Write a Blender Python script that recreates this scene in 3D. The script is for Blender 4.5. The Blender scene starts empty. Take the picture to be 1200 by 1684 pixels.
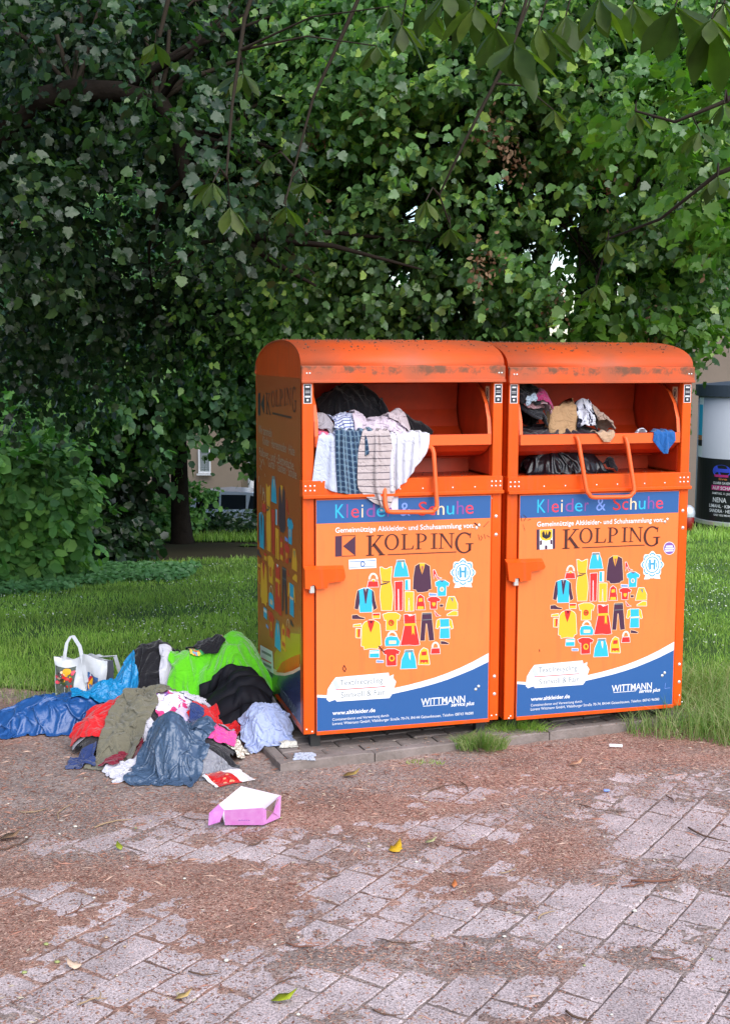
import bpy, math, random
import numpy as np
from mathutils import Vector, Matrix
random.seed(7); RNG = np.random.default_rng(11)
SC = bpy.context.scene; COL = SC.collection
R = math.radians
# ---------------------------------------------------------------- camera
FPX, PIT, ROLL, CH = 2059.53, 0.12444, 0.00142, 2.0419
_cp, _sp, _cr, _sr = math.cos(PIT), math.sin(PIT), math.cos(ROLL), math.sin(ROLL)
FW = np.array([0, _cp, -_sp]); _up = np.array([0, _sp, _cp]); _rt = np.array([1., 0, 0])
RT = _cr*_rt + _sr*_up; UP = -_sr*_rt + _cr*_up
CP = np.array([0, 0, CH])
cam = bpy.data.objects.new('camera', bpy.data.cameras.new('camera')); COL.objects.link(cam)
cam.matrix_world = Matrix(((RT[0], UP[0], -FW[0], 0), (RT[1], UP[1], -FW[1], 0), (RT[2], UP[2], -FW[2], CH), (0, 0, 0, 1)))
cam.data.sensor_fit = 'HORIZONTAL'; cam.data.sensor_width = 36; cam.data.lens = FPX/1200*36
cam.data.clip_end = 1500; cam.data.clip_start = .05
SC.camera = cam
# ---------------------------------------------------------------- light
SUN_EL, SUN_AZ = 44, 152      # azimuth from +Y clockwise: behind the camera, to the right
w = bpy.data.worlds.new('World'); SC.world = w; w.use_nodes = True
nt = w.node_tree; nt.nodes.clear()
sky = nt.nodes.new('ShaderNodeTexSky'); sky.sky_type = 'NISHITA'; sky.sun_disc = False
sky.sun_elevation = R(SUN_EL); sky.sun_rotation = R(SUN_AZ); sky.dust_density = 1.0; sky.ozone_density = 1.0
bg = nt.nodes.new('ShaderNodeBackground'); bg.inputs[1].default_value = 0.15
wo = nt.nodes.new('ShaderNodeOutputWorld')
nt.links.new(sky.outputs[0], bg.inputs[0]); nt.links.new(bg.outputs[0], wo.inputs[0])
sl = bpy.data.lights.new('sun', 'SUN'); sl.energy = 2.4; sl.angle = R(70); sl.color = (1, .965, .92)
so = bpy.data.objects.new('sun', sl); COL.objects.link(so)
_d = Vector((math.sin(R(SUN_AZ))*math.cos(R(SUN_EL)), math.cos(R(SUN_AZ))*math.cos(R(SUN_EL)), math.sin(R(SUN_EL))))
so.rotation_euler = _d.to_track_quat('Z', 'Y').to_euler()
vs = SC.view_settings; vs.view_transform = 'Standard'; vs.look = 'None'; vs.exposure = 0.83; vs.gamma = 1
SC.cycles.max_bounces = 8; SC.cycles.transparent_max_bounces = 12

# ---------------------------------------------------------------- helpers
def s2l(c): return tuple(((x/12.92) if x <= .04045 else ((x+.055)/1.055)**2.4) for x in [v/255 for v in c])
def mat(name, col, rough=.6, spec=.5, metal=0, bump=0, bscale=40, var=0, vscale=5, vcol=None, coat=0, sheen=0):
    m = bpy.data.materials.new(name); m.use_nodes = True; n = m.node_tree; b = n.nodes['Principled BSDF']
    b.inputs['Base Color'].default_value = (*col, 1); b.inputs['Roughness'].default_value = rough
    b.inputs['Specular IOR Level'].default_value = spec; b.inputs['Metallic'].default_value = metal
    if coat: b.inputs['Coat Weight'].default_value = coat; b.inputs['Coat Roughness'].default_value = .12
    if sheen: b.inputs['Sheen Weight'].default_value = sheen
    tc = n.nodes.new('ShaderNodeTexCoord')
    if var:
        t = n.nodes.new('ShaderNodeTexNoise'); t.inputs['Scale'].default_value = vscale; t.inputs['Detail'].default_value = 6; t.inputs['Roughness'].default_value = .65
        r = n.nodes.new('ShaderNodeMapRange'); r.inputs[1].default_value = .35; r.inputs[2].default_value = .65; r.inputs[3].default_value = 0; r.inputs[4].default_value = var
        x = n.nodes.new('ShaderNodeMix'); x.data_type = 'RGBA'
        x.inputs[6].default_value = (*col, 1); x.inputs[7].default_value = (*(vcol or tuple(c*.4 for c in col)), 1)
        n.links.new(tc.outputs['Object'], t.inputs['Vector']); n.links.new(t.outputs[0], r.inputs[0]); n.links.new(r.outputs[0], x.inputs[0]); n.links.new(x.outputs[2], b.inputs['Base Color'])
    if bump:
        t2 = n.nodes.new('ShaderNodeTexNoise'); t2.inputs['Scale'].default_value = bscale; t2.inputs['Detail'].default_value = 5
        bp = n.nodes.new('ShaderNodeBump'); bp.inputs['Strength'].default_value = bump; bp.inputs['Distance'].default_value = .01
        n.links.new(tc.outputs['Object'], t2.inputs['Vector']); n.links.new(t2.outputs[0], bp.inputs['Height']); n.links.new(bp.outputs[0], b.inputs['Normal'])
    return m
def tag(o, label=None, cat=None, group=None, kind=None):
    if label: o['label'] = label
    if cat: o['category'] = cat
    if group: o['group'] = group
    if kind: o['kind'] = kind
    return o
def empty(name, loc=(0, 0, 0), rz=0, parent=None):
    o = bpy.data.objects.new(name, None); COL.objects.link(o); o.location = loc; o.rotation_euler = (0, 0, rz); o.parent = parent; o.empty_display_size = .1
    return o
class MB:
    def __init__(s): s.v = []; s.f = []; s.m = []; s.mats = []
    def mi(s, mt):
        if mt not in s.mats: s.mats.append(mt)
        return s.mats.index(mt)
    def add(s, vs_, fs, mt=None):
        o = len(s.v); s.v += [tuple(v) for v in vs_]; s.f += [tuple(i+o for i in f) for f in fs]
        s.m += [s.mi(mt) if mt else 0]*len(fs); return s
    def box(s, x0, x1, y0, y1, z0, z1, mt=None, b=0):
        if b <= 0:
            vs_ = [(x, y, z) for z in (z0, z1) for y in (y0, y1) for x in (x0, x1)]
            return s.add(vs_, [(0, 2, 3, 1), (4, 5, 7, 6), (0, 1, 5, 4), (2, 6, 7, 3), (0, 4, 6, 2), (1, 3, 7, 5)], mt)
        # chamfered box: 24 vertices
        X, Y, Z = (x0, x1), (y0, y1), (z0, z1); V = []; idx = {}
        for i in (0, 1):
            for j in (0, 1):
                for k in (0, 1):
                    sx, sy, sz = (1, -1)[i]*b, (1, -1)[j]*b, (1, -1)[k]*b
                    for a, p in (('x', (X[i], Y[j]+sy, Z[k]+sz)), ('y', (X[i]+sx, Y[j], Z[k]+sz)), ('z', (X[i]+sx, Y[j]+sy, Z[k]))):
                        idx[(i, j, k, a)] = len(V); V.append(p)
        F = []
        for i in (0, 1):
            F.append([idx[(i, j, k, 'x')] for j, k in ((0, 0), (1, 0), (1, 1), (0, 1))])
            F.append([idx[(j, i, k, 'y')] for j, k in ((0, 0), (1, 0), (1, 1), (0, 1))])
            F.append([idx[(j, k, i, 'z')] for j, k in ((0, 0), (1, 0), (1, 1), (0, 1))])
        for a in (0, 1):
            for c in (0, 1):
                F.append([idx[(a, c, 0, 'x')], idx[(a, c, 1, 'x')], idx[(a, c, 1, 'y')], idx[(a, c, 0, 'y')]])
                F.append([idx[(a, 0, c, 'x')], idx[(a, 1, c, 'x')], idx[(a, 1, c, 'z')], idx[(a, 0, c, 'z')]])
                F.append([idx[(0, a, c, 'y')], idx[(1, a, c, 'y')], idx[(1, a, c, 'z')], idx[(0, a, c, 'z')]])
        for i in (0, 1):
            for j in (0, 1):
                for k in (0, 1): F.append([idx[(i, j, k, a)] for a in 'xyz'])
        cx = Vector(((x0+x1)/2, (y0+y1)/2, (z0+z1)/2)); G = []
        for f in F:
            p = [Vector(V[i]) for i in f]; nn = (p[1]-p[0]).cross(p[2]-p[0])
            c = sum(p, Vector())/len(p)
            G.append(f if nn.dot(c-cx) > 0 else f[::-1])
        return s.add(V, G, mt)
    def tube(s, pts, rad, n=8, mt=None, cap=True):
        P = [Vector(p) for p in pts]
        if not hasattr(rad, '__len__'): rad = [rad]*len(P)
        V = []; F = []; ref = None
        for i, p in enumerate(P):
            t = (P[min(i+1, len(P)-1)]-P[max(i-1, 0)]).normalized()
            if ref is None: ref = t.orthogonal().normalized()
            ref = (ref-t*ref.dot(t)).normalized(); bb = t.cross(ref)
            for k in range(n):
                a = 2*math.pi*k/n; V.append(p+(ref*math.cos(a)+bb*math.sin(a))*rad[i])
        for i in range(len(P)-1):
            for k in range(n): F.append((i*n+k, i*n+(k+1) % n, (i+1)*n+(k+1) % n, (i+1)*n+k))
        if cap: F += [tuple(range(n))[::-1], tuple((len(P)-1)*n+k for k in range(n))]
        return s.add(V, F, mt)
    def prism(s, poly, a, b, fn, mt=None):
        """closed prism: poly in 2-D, fn(u, v, w) -> xyz, w from a to b"""
        n = len(poly); V = [fn(u, v, a) for u, v in poly]+[fn(u, v, b) for u, v in poly]
        ar = sum(poly[i][0]*poly[(i+1) % n][1]-poly[(i+1) % n][0]*poly[i][1] for i in range(n))
        F = [tuple(range(n)), tuple(range(2*n-1, n-1, -1))]+[(i, i+n, (i+1) % n+n, (i+1) % n) for i in range(n)]
        A, B_, C_ = Vector(fn(0, 0, a)), Vector(fn(1, 0, a)), Vector(fn(0, 1, a)); W_ = Vector(fn(0, 0, b))-A
        if ((B_-A).cross(C_-A)).dot(W_)*ar > 0: F = [f[::-1] for f in F]
        return s.add(V, F, mt)
    def flat(s, poly, fn, mt=None, flip=False):
        n = len(poly); F = tuple(range(n))
        ar = sum(poly[i][0]*poly[(i+1) % n][1]-poly[(i+1) % n][0]*poly[i][1] for i in range(n))
        if (ar < 0) != flip: F = F[::-1]
        return s.add([fn(u, v) for u, v in poly], [F], mt)
    def build(s, name, m=None, parent=None, smooth=False, loc=None):
        me = bpy.data.meshes.new(name); me.from_pydata(s.v, [], s.f)
        for k in (s.mats or [m]): me.materials.append(k)
        if s.mats and len(s.m): me.polygons.foreach_set('material_index', s.m)
        if smooth: me.polygons.foreach_set('use_smooth', [True]*len(me.polygons))
        me.update(); o = bpy.data.objects.new(name, me); COL.objects.link(o); o.parent = parent
        if loc: o.location = loc
        return o
def npmesh(name, V, F, m, parent=None, smooth=False, uv=None, att=None):
    """V (n,3), F (k,c) numpy arrays"""
    me = bpy.data.meshes.new(name); V = np.ascontiguousarray(V, np.float32); F = np.ascontiguousarray(F, np.int32)
    me.vertices.add(len(V)); me.vertices.foreach_set('co', V.ravel())
    me.loops.add(F.size); me.loops.foreach_set('vertex_index', F.ravel())
    me.polygons.add(len(F)); c = F.shape[1]
    me.polygons.foreach_set('loop_start', np.arange(0, F.size, c, dtype=np.int32)); me.polygons.foreach_set('loop_total', np.full(len(F), c, np.int32))
    if smooth: me.polygons.foreach_set('use_smooth', [True]*len(F))
    me.update(calc_edges=True)
    if uv is not None:
        l = me.uv_layers.new(name='UVMap'); l.data.foreach_set('uv', uv[F.ravel()].astype(np.float32).ravel())
    if att is not None:
        for k, a in att.items():
            at = me.attributes.new(k, 'FLOAT', 'POINT'); at.data.foreach_set('value', np.ascontiguousarray(a, np.float32).ravel())
    me.materials.append(m); me.validate()
    o = bpy.data.objects.new(name, me); COL.objects.link(o); o.parent = parent
    return o
def vn(x, y, seed=0, octv=4):
    """value noise in numpy, 0..1"""
    x = np.asarray(x, float); y = np.asarray(y, float); o = np.zeros(np.broadcast(x, y).shape); a = .5; tot = 0
    for k in range(octv):
        xi = np.floor(x).astype(np.int64); yi = np.floor(y).astype(np.int64); fx = x-xi; fy = y-yi
        fx = fx*fx*(3-2*fx); fy = fy*fy*(3-2*fy)
        def h(i, j):
            n = (i*374761393+j*668265263+(seed+k)*1274126177) & 0x7fffffff; n = (n ^ (n >> 13))*1103515245 & 0x7fffffff
            return ((n ^ (n >> 16)) & 0xffff)/65535.
        o = o+a*((h(xi, yi)*(1-fx)+h(xi+1, yi)*fx)*(1-fy)+(h(xi, yi+1)*(1-fx)+h(xi+1, yi+1)*fx)*fy)
        tot += a; a *= .5; x = x*2.03+17.3; y = y*2.03+9.1
    return o/tot
def zg(x, y):
    """terrain height: level round the containers, then falling away behind"""
    y = np.asarray(y, float)
    z = -.06*np.maximum(y-7.5, 0)-.11*np.clip(y-20, 0, 15)+.06*np.maximum(y-35, 0)
    return z+0*np.asarray(x, float)
def ray(px, py):
    d = FW+RT*(px-600)/FPX+UP*(842-py)/FPX; return d/d[1]
def at(px, py, Y): return CP+ray(px, py)*Y
def G(px, py, hf=None):
    d = ray(px, py); a, b = 2., 60.
    f = (lambda t: (CP+d*t)[2]-float((hf or zg)((CP+d*t)[0], (CP+d*t)[1])))
    ts = np.linspace(2, 60, 1200); prev = ts[0]
    for t in ts:
        if f(t) < 0: a, b = prev, t; break
        prev = t
    for _ in range(25):
        c = (a+b)/2
        if f(c) > 0: a = c
        else: b = c
    p = CP+d*a; return p
# container frames
OA = np.array([-.3099, 6.1679, 0.]); YA = .26317; W0 = 1.05; DEP = 1.2773; Z0 = .1296; ZP = 1.9116; ZR = 2.12; ZM = 1.3412
YB = YA+.00886
_ex = np.array([math.cos(YA), math.sin(YA), 0]); _ey = np.array([-math.sin(YA), math.cos(YA), 0])
OB = OA+(W0+.0381)*_ex+.0133*_ey+np.array([0, 0, -.0085])
def FP(px, py, which='A', yp=0.):
    """pixel -> (x, z) on the plane y=yp of a container's frame"""
    o, ya = (OA, YA) if which == 'A' else (OB, YB)
    ex = np.array([math.cos(ya), math.sin(ya), 0]); ey = np.array([-math.sin(ya), math.cos(ya), 0])
    d = ray(px, py); t = (yp-(CP-o)@ey)/(d@ey); P = CP+d*t-o
    return P@ex, P[2]
def SP(px, py):
    """pixel -> (y, z) on the left side plane of container A"""
    d = ray(px, py); t = (0-(CP-OA)@_ex)/(d@_ex); P = CP+d*t-OA
    return P@_ey, P[2]
def text2d(s, extrude=0, shear=0, bold=0):
    c = bpy.data.curves.new('t', 'FONT'); c.body = s; c.resolution_u = 3; c.offset = bold; c.shear = shear
    o = bpy.data.objects.new('t', c); COL.objects.link(o)
    dg = bpy.context.evaluated_depsgraph_get(); me = bpy.data.meshes.new_from_object(o.evaluated_get(dg))
    V = [(v.co.x, v.co.y) for v in me.vertices]; F = [tuple(p.vertices) for p in me.polygons]
    bpy.data.objects.remove(o); bpy.data.curves.remove(c); bpy.data.meshes.remove(me)
    return V, F
def put_text(mb, s, x0, x1, zb, h, fn, mt, bold=0, shear=0, cap=.73, fit=True):
    """text from x0 to x1 on baseline zb, h = capital height, fn(u,v)->xyz"""
    V, F = text2d(s, bold=bold, shear=shear)
    if not V: return
    a = min(v[0] for v in V); b = max(v[0] for v in V)
    sx = (x1-x0)/max(b-a, 1e-4); sz = h/cap
    mb.add([fn(x0+(u-a)*sx, zb+v*sz) for u, v in V], F, mt)
# ---------------------------------------------------------------- clothing containers
def streaks(m, lo=.62, sc=7., a=.50, b_=.72):
    n = m.node_tree; b = n.nodes['Principled BSDF']; src = b.inputs['Base Color'].links[0].from_socket; tc = n.nodes.new('ShaderNodeTexCoord'); mp = n.nodes.new('ShaderNodeMapping'); mp.inputs['Scale'].default_value = (sc, sc, sc*.09)
    t = n.nodes.new('ShaderNodeTexNoise'); t.inputs['Scale'].default_value = 3; t.inputs['Detail'].default_value = 8; t.inputs['Roughness'].default_value = .65; n.links.new(tc.outputs['Object'], mp.inputs[0]); n.links.new(mp.outputs[0], t.inputs['Vector'])
    t2 = n.nodes.new('ShaderNodeTexNoise'); t2.inputs['Scale'].default_value = 45; t2.inputs['Detail'].default_value = 6; n.links.new(tc.outputs['Object'], t2.inputs['Vector'])
    r = n.nodes.new('ShaderNodeMapRange'); r.inputs[1].default_value = a; r.inputs[2].default_value = b_; r.inputs[3].default_value = 0; r.inputs[4].default_value = 1; n.links.new(t.outputs[0], r.inputs[0])
    r2 = n.nodes.new('ShaderNodeMapRange'); r2.inputs[1].default_value = .66; r2.inputs[2].default_value = .72; r2.inputs[4].default_value = .7; n.links.new(t2.outputs[0], r2.inputs[0]); mx = n.nodes.new('ShaderNodeMath'); mx.operation = 'MAXIMUM'; n.links.new(r.outputs[0], mx.inputs[0]); n.links.new(r2.outputs[0], mx.inputs[1])
    x = n.nodes.new('ShaderNodeMix'); x.data_type = 'RGBA'; x.inputs[7].default_value = (.33, .10, .045, 1); sc_ = n.nodes.new('ShaderNodeMath'); sc_.operation = 'MULTIPLY'; sc_.inputs[1].default_value = 1-lo; n.links.new(mx.outputs[0], sc_.inputs[0]); n.links.new(sc_.outputs[0], x.inputs[0]); n.links.new(src, x.inputs[6]); n.links.new(x.outputs[2], b.inputs['Base Color']); return m
def mat_orange(name='orange_paint', col=(.84, .10, .006), dirt=.35, rough=.32):
    m = mat(name, col, rough, .3, var=dirt, vscale=3.5, vcol=(.42, .045, .008), bump=.05, bscale=14)
    return m
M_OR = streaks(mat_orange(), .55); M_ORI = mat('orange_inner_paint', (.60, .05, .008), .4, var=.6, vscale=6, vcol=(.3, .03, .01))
M_ORH = mat('orange_handle_paint', (.84, .125, .025), .35, .35)
M_SIDE = mat('side_poster_orange_shaded', (.52, .11, .03), .22, .6, var=.25, vscale=3, vcol=(.4, .09, .03))  # poster orange darkened: the shade on this side is put into the colour
M_POST = mat('poster_orange', (.86, .20, .045), .38, .5, var=.25, vscale=2.5, vcol=(.8, .15, .03))
streaks(M_POST, .72)
def flatm(name, c, r=.4): return mat(name, s2l(c), r)
M_NAVY = flatm('poster_blue', (38, 88, 148)); M_WHITE = flatm('print_white', (232, 232, 236)); M_BROWN = flatm('print_dark_brown', (72, 32, 30))
M_CY = flatm('print_cyan', (40, 175, 215)); M_YE = flatm('print_yellow', (238, 178, 40)); M_RE = flatm('print_red', (208, 42, 38)); M_PU = flatm('print_purple', (70, 36, 62))
M_PK = flatm('print_pink', (205, 90, 130)); M_CR = flatm('print_cream', (232, 205, 170)); M_LV = flatm('print_lavender', (120, 150, 225)); M_PP = flatm('print_mauve', (135, 75, 150)); M_GREY = flatm('print_grey', (120, 130, 132))
M_BLK = flatm('sticker_black', (28, 30, 44)); M_STEEL = mat('zinc', (.75, .75, .72), .3, metal=.6); M_DARKSTEEL = mat('dark_steel', (.03, .03, .03), .6)
M_SIDENAVY = mat('side_navy', s2l((50, 58, 92)), .2); M_SY = mat('side_yellow', s2l((205, 160, 30)), .2); M_SG = mat('side_green', s2l((70, 130, 50)), .2)
flat_shade = flatm('ribbon_fold', (190, 196, 222)); M_PK2 = flatm('print_rose', (215, 60, 80)); M_RE2 = flatm('print_coral', (220, 60, 85)); M_LV2 = flatm('print_sky', (110, 140, 205)); M_SCR = flatm('print_faded_white', (178, 160, 138))
M_PP2 = flatm('print_violet', (130, 90, 165)); M_SEAL = flatm('print_teal', (60, 150, 190)); M_DIRTC = mat('crumb_dirt', (.10, .055, .035), .9)
def rust_mat():
    m = mat('roof_orange_weathered', (.80, .09, .012), .5, .3, bump=.12, bscale=18); n = m.node_tree; b = n.nodes['Principled BSDF']
    tc = n.nodes.new('ShaderNodeTexCoord'); sep = n.nodes.new('ShaderNodeSeparateXYZ'); n.links.new(tc.outputs['Object'], sep.inputs[0])
    t = n.nodes.new('ShaderNodeTexNoise'); t.inputs['Scale'].default_value = 16; t.inputs['Detail'].default_value = 9; t.inputs['Roughness'].default_value = .7; t.inputs['Distortion'].default_value = .4
    n.links.new(tc.outputs['Object'], t.inputs['Vector'])
    mr = n.nodes.new('ShaderNodeMapRange'); mr.inputs[1].default_value = 1.928; mr.inputs[2].default_value = 1.958; mr.inputs[3].default_value = 0; mr.inputs[4].default_value = .21   # rust along the fascia
    n.links.new(sep.outputs[2], mr.inputs[0])
    mr2 = n.nodes.new('ShaderNodeMapRange'); mr2.inputs[1].default_value = 1.988; mr2.inputs[2].default_value = 2.0; mr2.inputs[3].default_value = 0; mr2.inputs[4].default_value = .15
    n.links.new(sep.outputs[2], mr2.inputs[0])
    a = n.nodes.new('ShaderNodeMath'); a.operation = 'SUBTRACT'; n.links.new(mr.outputs[0], a.inputs[0]); n.links.new(mr2.outputs[0], a.inputs[1])
    s = n.nodes.new('ShaderNodeMath'); s.operation = 'ADD'; n.links.new(a.outputs[0], s.inputs[0]); n.links.new(t.outputs[0], s.inputs[1])
    r = n.nodes.new('ShaderNodeMapRange'); r.inputs[1].default_value = .66; r.inputs[2].default_value = .80; n.links.new(s.outputs[0], r.inputs[0])
    t3 = n.nodes.new('ShaderNodeTexNoise'); t3.inputs['Scale'].default_value = 2.2; t3.inputs['Detail'].default_value = 8; n.links.new(tc.outputs['Object'], t3.inputs['Vector'])
    r3 = n.nodes.new('ShaderNodeMapRange'); r3.inputs[1].default_value = .36; r3.inputs[2].default_value = .62; r3.inputs[4].default_value = .9; n.links.new(t3.outputs[0], r3.inputs[0])
    x0 = n.nodes.new('ShaderNodeMix'); x0.data_type = 'RGBA'; x0.inputs[6].default_value = (.70, .095, .018, 1); x0.inputs[7].default_value = (.36, .10, .05, 1); n.links.new(r3.outputs[0], x0.inputs[0])
    x = n.nodes.new('ShaderNodeMix'); x.data_type = 'RGBA'; x.inputs[7].default_value = (.20, .085, .05, 1)
    n.links.new(x0.outputs[2], x.inputs[6]); n.links.new(r.outputs[0], x.inputs[0]); n.links.new(x.outputs[2], b.inputs['Base Color'])
    rr = n.nodes.new('ShaderNodeMapRange'); rr.inputs[3].default_value = .5; rr.inputs[4].default_value = .85; n.links.new(r.outputs[0], rr.inputs[0]); n.links.new(rr.outputs[0], b.inputs['Roughness'])
    return m
M_ROOF = rust_mat()
def arch(n=26, dz=0.):
    P = []; c = DEP/2
    for i in range(n+1):
        a = math.pi*i/n; y = c-c*math.cos(a); base = 1.99-.05*(y/DEP)
        P.append((y, base+(ZR-1.965)*max(math.sin(a), 0)**.9+dz))
    return P
ZPX = lambda X, Y: (500+X/3.6364, 800+Y/3.6364)          # zoomed sheet coordinates of container A
IPX = lambda X, Y: (560+X/5.4545, 900+Y/5.4545)
KPX = lambda X, Y: (520+X/4., 840+Y/4.)
def q(f, pts): return [FP(*f(*p)) for p in pts]
def ell(cx, cy, rx, ry, n=20, a0=0, a1=360): return [(cx+rx*math.cos(R(a0+(a1-a0)*i/n)), cy+ry*math.sin(R(a0+(a1-a0)*i/n))) for i in range(n if abs(a1-a0) >= 360 else n+1)]
def arcring(cx, cy, ro, ri, a0, a1, n=16):
    """list of quads: outer (rx,ry) / inner (rx,ry)"""
    O = ell(cx, cy, ro[0], ro[1], n, a0, a1); I = ell(cx, cy, ri[0], ri[1], n, a0, a1)
    if abs(a1-a0) >= 360: O.append(O[0]); I.append(I[0])
    return [[O[i], O[i+1], I[i+1], I[i]] for i in range(n)]
LET = {
 'K': [[(.13, 0), (.30, 0), (.30, 1), (.13, 1)], [(.0, .95), (.44, .95), (.44, 1), (0, 1)], [(0, 0), (.44, 0), (.44, .05), (0, .05)],
       [(.29, .44), (.36, .42), (.86, .96), (.75, .96)], [(.60, .955), (.98, .955), (.98, 1), (.60, 1)], [(.34, .54), (.47, .64), (1.0, .03), (.78, .03)], [(.70, 0), (1.06, 0), (1.06, .05), (.70, .05)]],
 'O': arcring(.5, .5, (.5, .51), (.34, .45), 0, 360, 24),
 'L': [[(.15, 0), (.33, 0), (.33, 1), (.15, 1)], [(0, .95), (.48, .95), (.48, 1), (0, 1)], [(0, 0), (.93, 0), (.95, .06), (0, .06)], [(.82, .05), (.93, 0), (1, .27), (.95, .27)]],
 'P': [[(.15, 0), (.35, 0), (.35, 1), (.15, 1)], [(0, .95), (.3, .95), (.3, 1), (0, 1)], [(0, 0), (.52, 0), (.52, .05), (0, .05)]]+arcring(.4, .715, (.58, .285), (.38, .235), -90, 90, 12)+[[(.3, .95), (.42, .95), (.42, 1), (.3, 1)], [(.3, .43), (.42, .43), (.42, .48), (.3, .48)]],
 'I': [[(.34, 0), (.68, 0), (.68, 1), (.34, 1)], [(0, .95), (1, .95), (1, 1), (0, 1)], [(0, 0), (1, 0), (1, .05), (0, .05)]],
 'N': [[(.13, 0), (.20, 0), (.20, .95), (.13, .95)], [(0, 0), (.34, 0), (.34, .05), (0, .05)], [(0, .95), (.26, .95), (.26, 1), (0, 1)], [(.08, .98), (.26, 1), (.90, .0), (.84, -.03)], [(.82, .0), (.89, 0), (.89, .97), (.82, .97)], [(.68, .95), (1.02, .95), (1.02, 1), (.68, 1)]],
 'G': arcring(.52, .5, (.52, .52), (.37, .45), 48, 318, 20)+[[(.76, .06), (.91, .12), (.91, .44), (.76, .44)], [(.60, .42), (1.03, .42), (1.03, .47), (.60, .47)], [(.82, .72), (.87, .72), (.90, .97), (.84, .97)]]}
def glyphs(mb, boxes, fn, mt):
    for ch, x0, x1, z0, z1 in boxes:
        for poly in LET[ch]: mb.flat([(x0+u*(x1-x0), z0+v*(z1-z0)) for u, v in poly], fn, mt)
C_, Y_, E_, P_, W_, N_ = M_CY, M_YE, M_RE, M_PU, M_WHITE, M_NAVY
def ring2(cx, cy, rx, ry, t, a0=180, a1=360): return [[(p[0], p[1]) for p in qd] for qd in arcring(cx, cy, (rx, ry), (rx-t, ry-t), a0, a1, 8)]
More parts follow.
